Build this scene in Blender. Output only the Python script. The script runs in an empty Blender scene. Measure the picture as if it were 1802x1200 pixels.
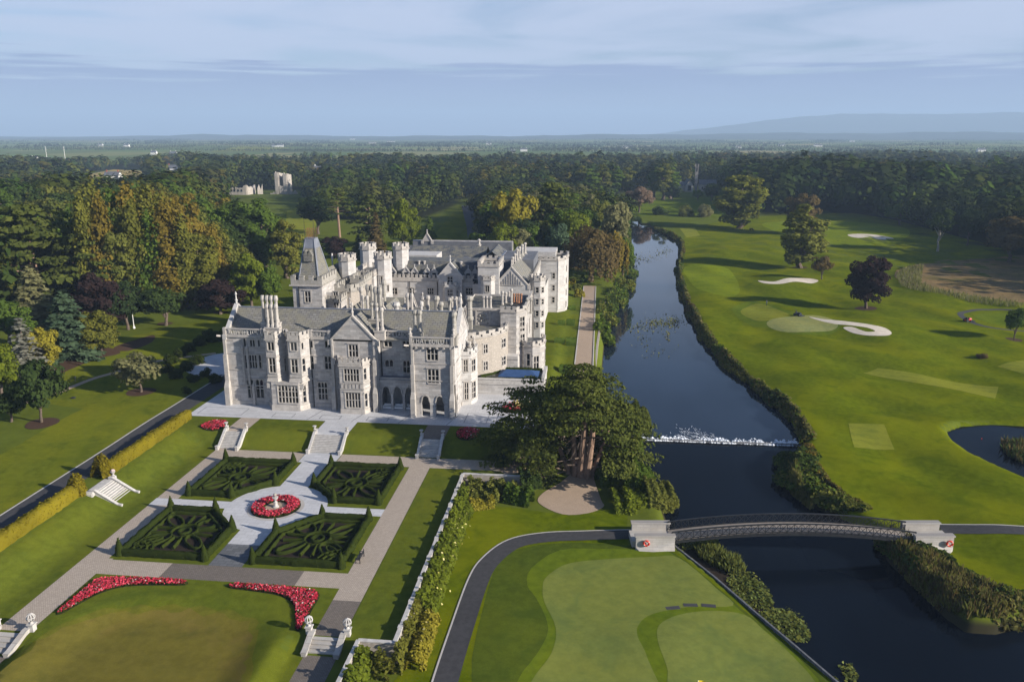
import bpy, bmesh, math, random
import numpy as np
from mathutils import Vector, Matrix
D = bpy.data
SC = bpy.context.scene
COL = SC.collection
R = math.radians

# ------------------------------------------------------------------ camera
IMG_W, IMG_H, FPX, HOR = 1802., 1200., 1400., 236.
CAM = np.array([0., 0., 50.])
PITCH = math.atan((600. - HOR) / FPX)
YAW = math.atan(157. * math.cos(PITCH) / FPX)
cd = D.cameras.new('camera')
cd.sensor_width = 36.0
cd.lens = 36.0 * FPX / IMG_W
cd.clip_start = 0.5
cd.clip_end = 60000
cam = D.objects.new('camera', cd)
COL.objects.link(cam)
cam.location = CAM
cam.rotation_euler = (R(90) - PITCH, 0, YAW)
SC.camera = cam

# ------------------------------------------------------------------ sky, sun, exposure
SUN_EL = R(21.5)
SUN_VEC = Vector((0.955, -0.30, 0)).normalized()            # towards the sun, on the ground
SUN_ROT = math.atan2(SUN_VEC.x, SUN_VEC.y)
w = D.worlds.new('World')
SC.world = w
w.use_nodes = True
nt = w.node_tree
nt.nodes.clear()
N = nt.nodes.new
L = nt.links.new


def mnode(op, a, b=None, c=None, clamp=False):
 n = N('ShaderNodeMath')
 n.operation = op
 n.use_clamp = clamp
 for i, q in enumerate((a, b, c)):
  if q is None:
   continue
  if isinstance(q, (int, float)):
   n.inputs[i].default_value = q
  else:
   L(q, n.inputs[i])
 return n.outputs[0]


def mapr(v, a, b, c=0., d=1., smooth=True):
 n = N('ShaderNodeMapRange')
 n.interpolation_type = 'SMOOTHSTEP' if smooth else 'LINEAR'
 L(v, n.inputs['Value'])
 for k, q in zip(('From Min', 'From Max', 'To Min', 'To Max'), (a, b, c, d)):
  n.inputs[k].default_value = q
 return n.outputs[0]


def mixc(f, a, b):
 n = N('ShaderNodeMix')
 n.data_type = 'RGBA'
 if isinstance(f, (int, float)):
  n.inputs[0].default_value = f
 else:
  L(f, n.inputs[0])
 for i, q in ((6, a), (7, b)):
  if isinstance(q, tuple):
   n.inputs[i].default_value = (*q, 1)
  else:
   L(q, n.inputs[i])
 return n.outputs[2]


sky = N('ShaderNodeTexSky')
sky.sky_type = 'NISHITA'
sky.sun_disc = False
sky.sun_elevation = SUN_EL
sky.sun_rotation = SUN_ROT
sky.altitude = 50
sky.air_density = 1.0
sky.dust_density = 0.7
sky.ozone_density = 1.6
tc = N('ShaderNodeTexCoord')
sep = N('ShaderNodeSeparateXYZ')
L(tc.outputs['Generated'], sep.inputs[0])
zc = mnode('MAXIMUM', sep.outputs['Z'], 0.0)
den = mnode('ADD', zc, 0.045)
comb = N('ShaderNodeCombineXYZ')
L(mnode('DIVIDE', sep.outputs['X'], den), comb.inputs[0])
L(mnode('DIVIDE', sep.outputs['Y'], den), comb.inputs[1])
nz = N('ShaderNodeTexNoise')
nz.inputs['Scale'].default_value = 0.55
nz.inputs['Detail'].default_value = 7
nz.inputs['Roughness'].default_value = 0.55
nz.inputs['Distortion'].default_value = 0.6
L(comb.outputs[0], nz.inputs['Vector'])
nz2 = N('ShaderNodeTexNoise')
nz2.inputs['Scale'].default_value = 0.17
nz2.inputs['Detail'].default_value = 5
L(comb.outputs[0], nz2.inputs['Vector'])
# long flat streaks near the cloud deck's edge: strongly stretched along the horizon
mp = N('ShaderNodeMapping')
mp.inputs['Scale'].default_value = (3.0, 3.0, 75.0)
L(tc.outputs['Generated'], mp.inputs['Vector'])
nz3 = N('ShaderNodeTexNoise')
nz3.inputs['Scale'].default_value = 2.2
nz3.inputs['Detail'].default_value = 6
L(mp.outputs[0], nz3.inputs['Vector'])
SKY_STR = 0.062
base = N('ShaderNodeMix')
base.data_type = 'RGBA'
base.blend_type = 'MULTIPLY'
base.inputs[0].default_value = 1
L(sky.outputs[0], base.inputs[6])
base.inputs[7].default_value = (0.72, 0.84, 1.08, 1)
veil_f = mnode('MULTIPLY', mapr(nz.outputs['Fac'], 0.22, 0.6), mapr(sep.outputs['Z'], 0.14, 0.30, 1.0, 0.05))
high = mixc(mnode('MULTIPLY', veil_f, 0.88), base.outputs[2], (5.5, 6.1, 7.8))
edge = mnode('ADD', 0.058, mnode('MULTIPLY', nz2.outputs['Fac'], 0.036))
edge = mnode('ADD', edge, mnode('MULTIPLY', mnode('SUBTRACT', nz3.outputs['Fac'], 0.5), 0.075))
deck = mnode('SUBTRACT', edge, sep.outputs['Z'])
deck_f = mapr(deck, -0.004, 0.010)
low_col = mixc(mapr(sep.outputs['Z'], 0.0, 0.075), (3.6, 4.3, 6.5), (2.3, 2.85, 5.1))
skyc = mixc(mnode('MULTIPLY', deck_f, 0.86), high, low_col)
bg = N('ShaderNodeBackground')
bg.inputs['Strength'].default_value = SKY_STR
L(skyc, bg.inputs['Color'])
out = N('ShaderNodeOutputWorld')
L(bg.outputs[0], out.inputs['Surface'])

sl = D.lights.new('sun', 'SUN')
sl.energy = 5.0
sl.angle = R(0.55)
sl.color = (1.0, 0.92, 0.81)
sun = D.objects.new('sun', sl)
COL.objects.link(sun)
sdir = Vector((SUN_VEC.x * math.cos(SUN_EL), SUN_VEC.y * math.cos(SUN_EL), math.sin(SUN_EL)))
sun.rotation_euler = sdir.to_track_quat('Z', 'Y').to_euler()
sun.location = (0, 0, 300)

vs = SC.view_settings
SC.display_settings.display_device = 'sRGB'
vs.view_transform = 'Standard'
vs.look = 'None'
vs.exposure = 0.86
vs.gamma = 1.0
cy = SC.cycles
cy.use_denoising = True
cy.max_bounces = 6
cy.diffuse_bounces = 2
cy.glossy_bounces = 3
cy.transmission_bounces = 3
cy.volume_bounces = 0
cy.transparent_max_bounces = 8
cy.caustics_reflective = False
cy.caustics_refractive = False

# ------------------------------------------------------------------ picking points on the land through the photograph
_p, _t = PITCH, YAW
FW = np.array([-math.sin(_t) * math.cos(_p), math.cos(_t) * math.cos(_p), -math.sin(_p)])
RT = np.array([math.cos(_t), math.sin(_t), 0.])
UP = np.cross(RT, FW)


def ray(u, v):
 return FW + RT * (u - 901.) / FPX - UP * (v - 600.) / FPX


def G(u, v, z=0.):
 d = ray(u, v)
 q = CAM + d * ((z - CAM[2]) / d[2])
 return (q[0], q[1])


def depth(x, y, z=0.):
 return float((np.array([x, y, z]) - CAM) @ FW)


def proj(x, y, z):
 d = np.array([x, y, z]) - CAM
 k = d @ FW
 return 901 + FPX * (d @ RT) / k, 600 - FPX * (d @ UP) / k


def Gs(pts, z=0.):
 return [G(u, v, z) for u, v in pts]


def XZ(u, v, y):
 d = ray(u, v)
 q = CAM + d * (y / d[1])
 return q[0], q[2]


def on_wall(A, B, u, v):
 """where the sight line through (u, v) meets the upright plane over A-B: metres along A-B, and height"""
 d = ray(u, v)
 ax, ay = A
 ex, ey = B[0] - ax, B[1] - ay
 ln = math.hypot(ex, ey)
 ex, ey = ex / ln, ey / ln
 # CAM + t d = A + s e
 det = d[0] * (-ey) - d[1] * (-ex)
 bx, by = ax - CAM[0], ay - CAM[1]
 t = (bx * (-ey) - by * (-ex)) / det
 s = (d[0] * by - d[1] * bx) / det
 return s, CAM[2] + t * d[2]


# ------------------------------------------------------------------ object helpers
def tag(o, label=None, cat=None, group=None, kind=None):
 if label:
  o['label'] = label
 if cat:
  o['category'] = cat
 if group:
  o['group'] = group
 if kind:
  o['kind'] = kind
 return o


def empty(name, loc, rz=0, label=None, cat=None, group=None):
 o = D.objects.new(name, None)
 o.empty_display_size = 0.5
 COL.objects.link(o)
 o.location = loc
 o.rotation_euler = (0, 0, rz)
 return tag(o, label, cat, group)


def children(o):
 return [c for c in list(COL.objects) if c.parent == o]


def copy_tree(root, kids, loc, rz, sc):
 """kids: [(child, [grandchildren])]"""
 c = root.copy()
 COL.objects.link(c)
 c.location = loc
 c.rotation_euler = (0, 0, rz)
 c.scale = sc
 out = []
 for k in kids:
  n = k.copy()
  COL.objects.link(n)
  n.parent = c
  out.append(n)
 return c, out


def mesh_np(name, v, f, mats, mi=None, smooth=False):
 """v (n,3), f (m,4) or (m,3) arrays"""
 me = D.meshes.new(name)
 v = np.ascontiguousarray(v, dtype=np.float32)
 f = np.ascontiguousarray(f, dtype=np.int32)
 k = f.shape[1]
 me.vertices.add(len(v))
 me.vertices.foreach_set('co', v.ravel())
 me.loops.add(f.size)
 me.loops.foreach_set('vertex_index', f.ravel())
 me.polygons.add(len(f))
 me.polygons.foreach_set('loop_start', np.arange(0, f.size, k, dtype=np.int32))
 if mi is not None:
  me.polygons.foreach_set('material_index', np.ascontiguousarray(mi, dtype=np.int32))
 if smooth:
  me.polygons.foreach_set('use_smooth', np.ones(len(f), dtype=bool))
 for m in (mats if isinstance(mats, (list, tuple)) else [mats]):
  me.materials.append(m)
 me.update(calc_edges=True)
 return me


class MB:
 """collects shapes and links them as ONE mesh object"""

 def __init__(self):
  self.v, self.f, self.m = [], [], []
  self.cur = 0

 def add(self, vs, fs, m=None):
  o = len(self.v)
  self.v += [tuple(q) for q in vs]
  self.f += [tuple(i + o for i in q) for q in fs]
  self.m += [self.cur if m is None else m] * len(fs)

 def box(self, x0, x1, y0, y1, z0, z1, m=None):
  self.prism([(x0, y0), (x1, y0), (x1, y1), (x0, y1)], z0, z1, m=m)

 def prism(self, poly, z0, z1, cap=True, bottom=True, m=None):
  n = len(poly)
  vs = [(x, y, z0) for x, y in poly] + [(x, y, z1) for x, y in poly]
  fs = [(i, (i + 1) % n, n + (i + 1) % n, n + i) for i in range(n)]
  if cap:
   fs.append(tuple(range(n, 2 * n)))
  if bottom:
   fs.append(tuple(range(n - 1, -1, -1)))
  self.add(vs, fs, m)

 def frustum(self, p0, z0, p1, z1, cap=True, m=None):
  n = len(p0)
  vs = [(x, y, z0) for x, y in p0] + [(x, y, z1) for x, y in p1]
  fs = [(i, (i + 1) % n, n + (i + 1) % n, n + i) for i in range(n)]
  if cap:
   fs.append(tuple(range(n, 2 * n)))
  self.add(vs, fs, m)

 def obox(self, c, ang, lx, ly, z0, z1, m=None):
  ca, sa = math.cos(ang), math.sin(ang)
  self.prism([(c[0] + a * ca - b * sa, c[1] + a * sa + b * ca) for a, b in
     ((-lx / 2, -ly / 2), (lx / 2, -ly / 2), (lx / 2, ly / 2), (-lx / 2, ly / 2))], z0, z1, m=m)

 def wall_box(self, A, B, t0, t1, z0, z1, m=None):
  """box along A-B between the offsets t0..t1 to the left of it"""
  dx, dy = B[0] - A[0], B[1] - A[1]
  ln = math.hypot(dx, dy)
  nx, ny = -dy / ln, dx / ln
  self.prism([(A[0] + nx * t0, A[1] + ny * t0), (B[0] + nx * t0, B[1] + ny * t0),
     (B[0] + nx * t1, B[1] + ny * t1), (A[0] + nx * t1, A[1] + ny * t1)], z0, z1, m=m)

 def bar(self, p0, p1, wd, ht, m=None):
  """box from p0 to p1, section wd across by ht"""
  a, b = Vector(p0), Vector(p1)
  d = (b - a).normalized()
  s = d.cross(Vector((0, 0, 1)))
  if s.length < 1e-4:
   s = Vector((1, 0, 0))
  s.normalize()
  t = s.cross(d).normalized()
  vs = []
  for q in (a, b):
   for i, j in ((-1, -1), (1, -1), (1, 1), (-1, 1)):
    vs.append(q + s * (i * wd / 2) + t * (j * ht / 2))
  self.add(vs, [(0, 1, 5, 4), (1, 2, 6, 5), (2, 3, 7, 6), (3, 0, 4, 7), (3, 2, 1, 0), (4, 5, 6, 7)], m)

 def tube(self, p0, p1, r0, r1, n=7, cap=True, m=None):
  a, b = Vector(p0), Vector(p1)
  d = (b - a).normalized()
  s = d.orthogonal().normalized()
  t = d.cross(s)
  vs = [a + (s * math.cos(k * 2 * math.pi / n) + t * math.sin(k * 2 * math.pi / n)) * r0 for k in range(n)]
  vs += [b + (s * math.cos(k * 2 * math.pi / n) + t * math.sin(k * 2 * math.pi / n)) * r1 for k in range(n)]
  fs = [(k, (k + 1) % n, n + (k + 1) % n, n + k) for k in range(n)]
  if cap:
   fs += [tuple(range(n - 1, -1, -1)), tuple(range(n, 2 * n))]
  self.add(vs, fs, m)

 def lathe(self, c, prof, n=10, m=None, rot=0.):
  vs = []
  for r, z in prof:
   for k in range(n):
    a = rot + k * 2 * math.pi / n
    vs.append((c[0] + r * math.cos(a), c[1] + r * math.sin(a), c[2] + z))
  fs = []
  for j in range(len(prof) - 1):
   for k in range(n):
    fs.append((j * n + k, j * n + (k + 1) % n, (j + 1) * n + (k + 1) % n, (j + 1) * n + k))
  fs.append(tuple(range(n - 1, -1, -1)))
  fs.append(tuple(range((len(prof) - 1) * n, len(prof) * n)))
  self.add(vs, fs, m)

 def torus(self, c, rad, r, n=20, k=8, axis='z', m=None, arc=1.0):
  vs, fs = [], []
  for i in range(n):
   a = i * 2 * math.pi / n
   for j in range(k):
    b = j * 2 * math.pi / k
    q = ((rad + r * math.cos(b)) * math.cos(a), (rad + r * math.cos(b)) * math.sin(a), r * math.sin(b))
    if axis == 'y':
     q = (q[0], q[2], q[1])
    elif axis == 'x':
     q = (q[2], q[0], q[1])
    vs.append((c[0] + q[0], c[1] + q[1], c[2] + q[2]))
  for i in range(n):
   for j in range(k):
    fs.append((i * k + j, ((i + 1) % n) * k + j, ((i + 1) % n) * k + (j + 1) % k, i * k + (j + 1) % k))
  self.add(vs, fs, m)

 def mesh(self, name, mats, origin=(0, 0, 0), smooth=False):
  me = D.meshes.new(name)
  ox, oy, oz = origin
  me.from_pydata([(x - ox, y - oy, z - oz) for x, y, z in self.v], [], self.f)
  for q in (mats if isinstance(mats, (list, tuple)) else [mats]):
   me.materials.append(q)
  me.polygons.foreach_set('material_index', np.array(self.m, dtype=np.int32))
  if smooth:
   me.polygons.foreach_set('use_smooth', np.ones(len(self.f), dtype=bool))
  me.update()
  return me

 def build(self, name, mats, parent=None, origin=None, loc=None, smooth=False):
  if origin is None:
   origin = tuple(parent.location) if (parent is not None and loc is None) else (0, 0, 0)
  o = D.objects.new(name, self.mesh(name, mats, origin, smooth))
  COL.objects.link(o)
  if parent is not None:
   o.parent = parent
  if loc is not None:
   o.location = loc
  return o


def fix_normals(o):
 bm = bmesh.new()
 bm.from_mesh(o.data)
 bmesh.ops.recalc_face_normals(bm, faces=bm.faces)
 bm.to_mesh(o.data)
 bm.free()
 return o


# ------------------------------------------------------------------ materials
def new_mat(name):
 m = D.materials.new(name)
 m.use_nodes = True
 global nt, N, L
 nt = m.node_tree
 nt.nodes.clear()
 N = nt.nodes.new
 L = nt.links.new
 o = N('ShaderNodeOutputMaterial')
 return m, o


def noise(scale, detail=4, rough=0.55, vec=None, dist=0.):
 n = N('ShaderNodeTexNoise')
 n.inputs['Scale'].default_value = scale
 n.inputs['Detail'].default_value = detail
 n.inputs['Roughness'].default_value = rough
 n.inputs['Distortion'].default_value = dist
 if vec is not None:
  L(vec, n.inputs['Vector'])
 return n.outputs['Fac']


def position():
 return N('ShaderNodeNewGeometry').outputs['Position']


def scaled(vec, s):
 n = N('ShaderNodeMapping')
 n.inputs['Scale'].default_value = s
 L(vec, n.inputs['Vector'])
 return n.outputs[0]


def bsdf(o, color, rough=0.8, spec=0.3, bump=None, bstr=0.3, bdist=0.05, metal=0.):
 b = N('ShaderNodeBsdfPrincipled')
 if isinstance(color, tuple):
  b.inputs['Base Color'].default_value = (*color, 1)
 else:
  L(color, b.inputs['Base Color'])
 b.inputs['Roughness'].default_value = rough
 b.inputs['Specular IOR Level'].default_value = spec
 b.inputs['Metallic'].default_value = metal
 if bump is not None:
  n = N('ShaderNodeBump')
  n.inputs['Strength'].default_value = bstr
  n.inputs['Distance'].default_value = bdist
  L(bump, n.inputs['Height'])
  L(n.outputs[0], b.inputs['Normal'])
 L(b.outputs[0], o.inputs['Surface'])
 return b


def mat_plain(name, a, b=None, scale=2., rough=0.8, spec=0.3, bump=0.15, metal=0.):
 m, o = new_mat(name)
 p = position()
 f = noise(scale, 5, 0.6, p)
 b = b or tuple(x * 0.72 for x in a)
 f2 = noise(scale * 0.13, 3, 0.5, p)
 c = mixc(mapr(f, 0.3, 0.7), a, b)
 c = mixc(mnode('MULTIPLY', mapr(f2, 0.45, 0.75), 0.5), c, tuple(x * 0.75 for x in a))
 bsdf(o, c, rough, spec, f, bump, 0.03, metal)
 return m


def wall_vec(z_of=0.):
 """(run along the wall, height) coordinates for coursed stone on upright faces of any direction"""
 p = position()
 s = N('ShaderNodeSeparateXYZ')
 L(p, s.inputs[0])
 g = N('ShaderNodeNewGeometry')
 sn = N('ShaderNodeSeparateXYZ')
 L(g.outputs['True Normal'], sn.inputs[0])
 ax = mnode('ABSOLUTE', sn.outputs['X'])
 ay = mnode('ABSOLUTE', sn.outputs['Y'])
 run = mnode('ADD', mnode('MULTIPLY', s.outputs['X'], mnode('ADD', ay, 0.001)),
    mnode('MULTIPLY', s.outputs['Y'], ax))
 c = N('ShaderNodeCombineXYZ')
 L(run, c.inputs[0])
 L(s.outputs['Z'], c.inputs[1])
 return c.outputs[0], p


def mat_stone(name, a, b, mort, bw=0.9, bh=0.38, stain=0.35, msize=0.012, rubble=False):
 m, o = new_mat(name)
 v, p = wall_vec()
 br = N('ShaderNodeTexBrick')
 br.offset = 0.5
 br.inputs['Color1'].default_value = (*a, 1)
 br.inputs['Color2'].default_value = (*b, 1)
 br.inputs['Mortar'].default_value = (*mort, 1)
 br.inputs['Scale'].default_value = 1.0
 br.inputs['Mortar Size'].default_value = msize
 br.inputs['Bias'].default_value = -0.1
 br.inputs['Brick Width'].default_value = bw
 br.inputs['Row Height'].default_value = bh
 L(v, br.inputs['Vector'])
 c = br.outputs['Color']
 f = noise(0.55, 6, 0.62, scaled(p, (1, 1, 0.45)))
 c = mixc(mnode('MULTIPLY', mapr(f, 0.42, 0.72), stain), c, tuple(x * y for x, y in zip(a, (0.44, 0.45, 0.47))))
 # long pale and buff courses
 f2 = noise(1.0, 3, 0.6, scaled(p, (0.22, 0.22, 2.6)))
 c = mixc(mnode('MULTIPLY', mapr(f2, 0.5, 0.72), 0.55), c, tuple(x * y for x, y in zip(a, (0.80, 0.73, 0.67))))
 if rubble:
  vo = N('ShaderNodeTexVoronoi')
  vo.inputs['Scale'].default_value = 2.0
  L(scaled(p, (1, 1, 1.5)), vo.inputs['Vector'])
  c = mixc(mapr(vo.outputs['Distance'], 0.0, 0.55), c, tuple(x * 0.58 for x in a))
  bmp = vo.outputs['Distance']
 else:
  bmp = noise(6, 4, 0.6, p)
 f3 = noise(5, 4, 0.6, p)
 c = mixc(mnode('MULTIPLY', f3, 0.35), c, tuple(x * 0.62 for x in a))
 bsdf(o, c, 0.88, 0.2, bmp, 0.35, 0.05)
 return m


def mat_slate(name, a, b, tw=0.55, th=0.32):
 m, o = new_mat(name)
 v, p = wall_vec()
 br = N('ShaderNodeTexBrick')
 br.inputs['Color1'].default_value = (*a, 1)
 br.inputs['Color2'].default_value = (*b, 1)
 br.inputs['Mortar'].default_value = (*[x * 0.35 for x in a], 1)
 br.inputs['Scale'].default_value = 1.0
 br.inputs['Mortar Size'].default_value = 0.03
 br.inputs['Brick Width'].default_value = tw
 br.inputs['Row Height'].default_value = th
 L(v, br.inputs['Vector'])
 f = noise(0.7, 5, 0.6, p)
 c = mixc(mnode('MULTIPLY', mapr(f, 0.36, 0.66), 0.7), br.outputs['Color'], (0.21, 0.195, 0.14))
 c = mixc(mnode('MULTIPLY', mapr(noise(2.2, 5, 0.7, p), 0.5, 0.75), 0.55), c, tuple(x * 0.5 for x in a))
 bsdf(o, c, 0.7, 0.35, br.outputs['Fac'], 0.4, -0.04)
 return m


def mat_grass(name, a, b, stripe=None, blotch=0.5, fine=1.0, dry=None):
 a, b = (a[0] * 1.2, a[1] * 1.12, a[2] * 1.1), (b[0] * 1.2, b[1] * 1.12, b[2] * 1.1)
 """a, b: two grass colours; stripe: (angle, width m, strength) of mowing bands"""
 m, o = new_mat(name)
 p = position()
 f = noise(0.9, 6, 0.65, p)
 g = noise(0.055, 4, 0.55, p, 0.5)
 h = noise(7.0, 3, 0.7, p)
 c = mixc(mapr(f, 0.3, 0.7), a, tuple(0.85 * x for x in b))
 c = mixc(mnode('MULTIPLY', mapr(g, 0.4, 0.66), blotch), c, tuple(x * y for x, y in zip(a, (1.42, 1.2, 0.8))))
 c = mixc(mnode('MULTIPLY', mapr(noise(0.21, 5, 0.6, p, 0.6), 0.48, 0.7), 0.6), c, tuple(x * y for x, y in zip(b, (0.62, 0.74, 0.9))))
 c = mixc(mnode('MULTIPLY', mapr(h, 0.35, 0.75), 0.34 * fine), c, tuple(x * 0.55 for x in a))
 if dry:
  d = noise(0.09, 5, 0.6, p, 0.8)
  c = mixc(mnode('MULTIPLY', mapr(d, 0.5, 0.68), dry[1]), c, dry[0])
 if stripe:
  ang, wd, st = stripe
  s = N('ShaderNodeSeparateXYZ')
  L(p, s.inputs[0])
  k = mnode('ADD', mnode('MULTIPLY', s.outputs['X'], math.cos(ang)), mnode('MULTIPLY', s.outputs['Y'], math.sin(ang)))
  k = mnode('SINE', mnode('MULTIPLY', k, math.pi / wd))
  c = mixc(mnode('MULTIPLY', mapr(k, -0.35, 0.35), st), c, tuple(x * y for x, y in zip(b, (1.28, 1.2, 1.1))))
 bsdf(o, c, 0.95, 0.0, h, 0.5 * fine, 0.06)
 return m


def mat_leaf(name, a, b, trans=0.28, vary=0.35, scale=0.22):
 m, o = new_mat(name)
 tcn = N('ShaderNodeTexCoord')
 f = noise(scale, 3, 0.5, tcn.outputs['Object'])
 g = N('ShaderNodeNewGeometry')
 ri = g.outputs['Random Per Island']
 oi = N('ShaderNodeObjectInfo')
 mixf = mnode('ADD', mnode('MULTIPLY', ri, 0.55), mnode('MULTIPLY', mapr(f, 0.3, 0.7), 0.45))
 c = mixc(mixf, a, b)
 k = mnode('MULTIPLY', oi.outputs['Random'], vary)
 c = mixc(k, c, tuple(0.55 * x + 0.1 * y for x, y in zip(a, b)))
 di = N('ShaderNodeBsdfDiffuse')
 L(c, di.inputs['Color'])
 tr = N('ShaderNodeBsdfTranslucent')
 tcol = mixc(0.5, c, tuple(min(1, 1.5 * x) for x in b))
 L(tcol, tr.inputs['Color'])
 mx = N('ShaderNodeMixShader')
 mx.inputs[0].default_value = trans
 L(di.outputs[0], mx.inputs[1])
 L(tr.outputs[0], mx.inputs[2])
 L(mx.outputs[0], o.inputs['Surface'])
 return m


def mat_forest(name):
 """foliage of the merged woods: per-tree colour from the mesh's own 'tint' attribute"""
 m, o = new_mat(name)
 at = N('ShaderNodeAttribute')
 at.attribute_name = 'tint'
 g = N('ShaderNodeNewGeometry')
 c = mixc(mnode('MULTIPLY', g.outputs['Random Per Island'], 0.45), at.outputs['Color'], (0.05, 0.062, 0.014))
 di = N('ShaderNodeBsdfDiffuse')
 L(c, di.inputs['Color'])
 tr = N('ShaderNodeBsdfTranslucent')
 L(c, tr.inputs['Color'])
 mx = N('ShaderNodeMixShader')
 mx.inputs[0].default_value = 0.12
 L(di.outputs[0], mx.inputs[1])
 L(tr.outputs[0], mx.inputs[2])
 L(mx.outputs[0], o.inputs['Surface'])
 return m


def mat_paving(name, a, b, bw, bh, mort, msize=0.02, bias=0., dirt=0.4):
 m, o = new_mat(name)
 p = position()
 br = N('ShaderNodeTexBrick')
 br.inputs['Color1'].default_value = (*a, 1)
 br.inputs['Color2'].default_value = (*b, 1)
 br.inputs['Mortar'].default_value = (*mort, 1)
 br.inputs['Scale'].default_value = 1
 br.inputs['Mortar Size'].default_value = msize
 br.inputs['Bias'].default_value = bias
 br.inputs['Brick Width'].default_value = bw
 br.inputs['Row Height'].default_value = bh
 L(p, br.inputs['Vector'])
 f = noise(0.35, 6, 0.65, p)
 c = mixc(mnode('MULTIPLY', mapr(f, 0.4, 0.75), dirt), br.outputs['Color'], tuple(x * 0.6 for x in a))
 h = noise(5, 4, 0.6, p)
 c = mixc(mnode('MULTIPLY', h, 0.3), c, tuple(x * 0.65 for x in b))
 bsdf(o, c, 0.75, 0.3, h, 0.3, 0.03)
 return m


M = {}
M['stone'] = mat_stone('limestone_ashlar', (0.55, 0.52, 0.488), (0.295, 0.28, 0.268), (0.22, 0.20, 0.18), 1.1, 0.42, 0.6)
M['stone_new'] = mat_stone('pale_limestone', (0.58, 0.56, 0.535), (0.42, 0.403, 0.384), (0.29, 0.27, 0.25), 1.3, 0.45, 0.4)
M['rubble'] = mat_stone('rubble_limestone', (0.58, 0.52, 0.45), (0.42, 0.37, 0.315), (0.30, 0.265, 0.23), 0.55, 0.3, 0.3, 0.02, True)
M['trim'] = mat_plain('dressed_limestone', (0.48, 0.445, 0.405), (0.34, 0.315, 0.285), 1.6, 0.85, 0.2)
M['trim_white'] = mat_plain('white_limestone', (0.53, 0.51, 0.48), (0.40, 0.38, 0.36), 2.2, 0.8, 0.2)
M['lichen'] = mat_plain('lichened_limestone', (0.38, 0.358, 0.325), (0.28, 0.262, 0.222), 2.4, 0.9, 0.2)
M['slate'] = mat_slate('grey_slate', (0.235, 0.225, 0.205), (0.155, 0.152, 0.145))
M['slate_dark'] = mat_slate('dark_slate', (0.105, 0.11, 0.122), (0.075, 0.08, 0.092))
M['lead'] = mat_plain('lead_roof', (0.21, 0.225, 0.26), (0.15, 0.16, 0.19), 0.8, 0.5, 0.5)
M['flat_roof'] = mat_plain('flat_roof_felt', (0.17, 0.175, 0.19), (0.10, 0.105, 0.12), 0.5, 0.7, 0.3)
M['terracotta'] = mat_plain('terracotta', (0.40, 0.20, 0.11), (0.30, 0.15, 0.09), 4)
M['iron'] = mat_plain('black_iron', (0.022, 0.024, 0.027), (0.012, 0.013, 0.015), 3, 0.5, 0.5)
M['rust_iron'] = mat_plain('rusty_iron', (0.24, 0.11, 0.05), (0.13, 0.07, 0.04), 3, 0.8, 0.3)
M['wood_deck'] = mat_plain('timber_deck', (0.30, 0.26, 0.22), (0.22, 0.19, 0.16), 3)
M['asphalt'] = mat_plain('asphalt', (0.058, 0.056, 0.058), (0.042, 0.041, 0.043), 1.5, 0.85, 0.25)
M['kerb'] = mat_plain('kerb_stone', (0.52, 0.49, 0.44), (0.42, 0.39, 0.35), 2)
M['gravel'] = mat_plain('buff_gravel', (0.41, 0.315, 0.235), (0.33, 0.25, 0.18), 6, 0.95, 0.1, 0.5)
M['soil'] = mat_plain('dark_soil', (0.036, 0.026, 0.018), (0.02, 0.015, 0.012), 4, 0.95, 0.1, 0.6)
M['mulch'] = mat_plain('bark_mulch', (0.085, 0.05, 0.032), (0.05, 0.03, 0.02), 6, 0.95, 0.1, 0.7)
M['sand'] = mat_plain('bunker_sand', (0.62, 0.55, 0.45), (0.52, 0.45, 0.36), 0.6, 0.95, 0.1, 0.3)
M['paving'] = mat_paving('pale_stone_paving', (0.56, 0.56, 0.57), (0.49, 0.49, 0.50), 1.2, 0.8, (0.36, 0.36, 0.37), 0.025)
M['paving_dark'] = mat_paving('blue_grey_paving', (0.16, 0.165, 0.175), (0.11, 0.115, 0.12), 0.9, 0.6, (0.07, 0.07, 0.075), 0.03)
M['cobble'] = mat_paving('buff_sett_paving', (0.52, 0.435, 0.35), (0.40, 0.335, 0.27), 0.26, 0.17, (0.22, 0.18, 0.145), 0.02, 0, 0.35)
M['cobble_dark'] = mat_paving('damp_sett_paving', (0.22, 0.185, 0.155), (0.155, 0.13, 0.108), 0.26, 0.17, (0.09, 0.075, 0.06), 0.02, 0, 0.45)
M['inlay'] = mat_plain('grey_paving_inlay', (0.27, 0.275, 0.29), (0.2, 0.205, 0.22), 2)
M['concrete'] = mat_stone('block_stone', (0.47, 0.445, 0.41), (0.40, 0.375, 0.34), (0.28, 0.26, 0.24), 0.9, 0.3, 0.3)
M['white_paint'] = mat_plain('white_paint', (0.78, 0.77, 0.74), (0.7, 0.69, 0.66), 2)
M['red_paint'] = mat_plain('red_plastic', (0.62, 0.045, 0.02), (0.55, 0.04, 0.02), 2, 0.4, 0.5)
M['blue_canvas'] = mat_plain('blue_canvas', (0.03, 0.075, 0.19), (0.022, 0.055, 0.14), 1.2, 0.8)
M['bark'] = mat_plain('tree_bark', (0.15, 0.115, 0.09), (0.09, 0.07, 0.055), 2.5, 0.95, 0.1, 0.8)
M['bark_red'] = mat_plain('cedar_bark', (0.30, 0.20, 0.145), (0.19, 0.125, 0.09), 2.5, 0.95, 0.1, 0.8)
M['bark_pale'] = mat_plain('pale_bark', (0.34, 0.31, 0.27), (0.22, 0.2, 0.17), 2.5, 0.95, 0.1, 0.8)
M['grass_wild'] = mat_grass('lawn_grass', (0.100, 0.124, 0.016), (0.078, 0.100, 0.013), None, 0.5)
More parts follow.
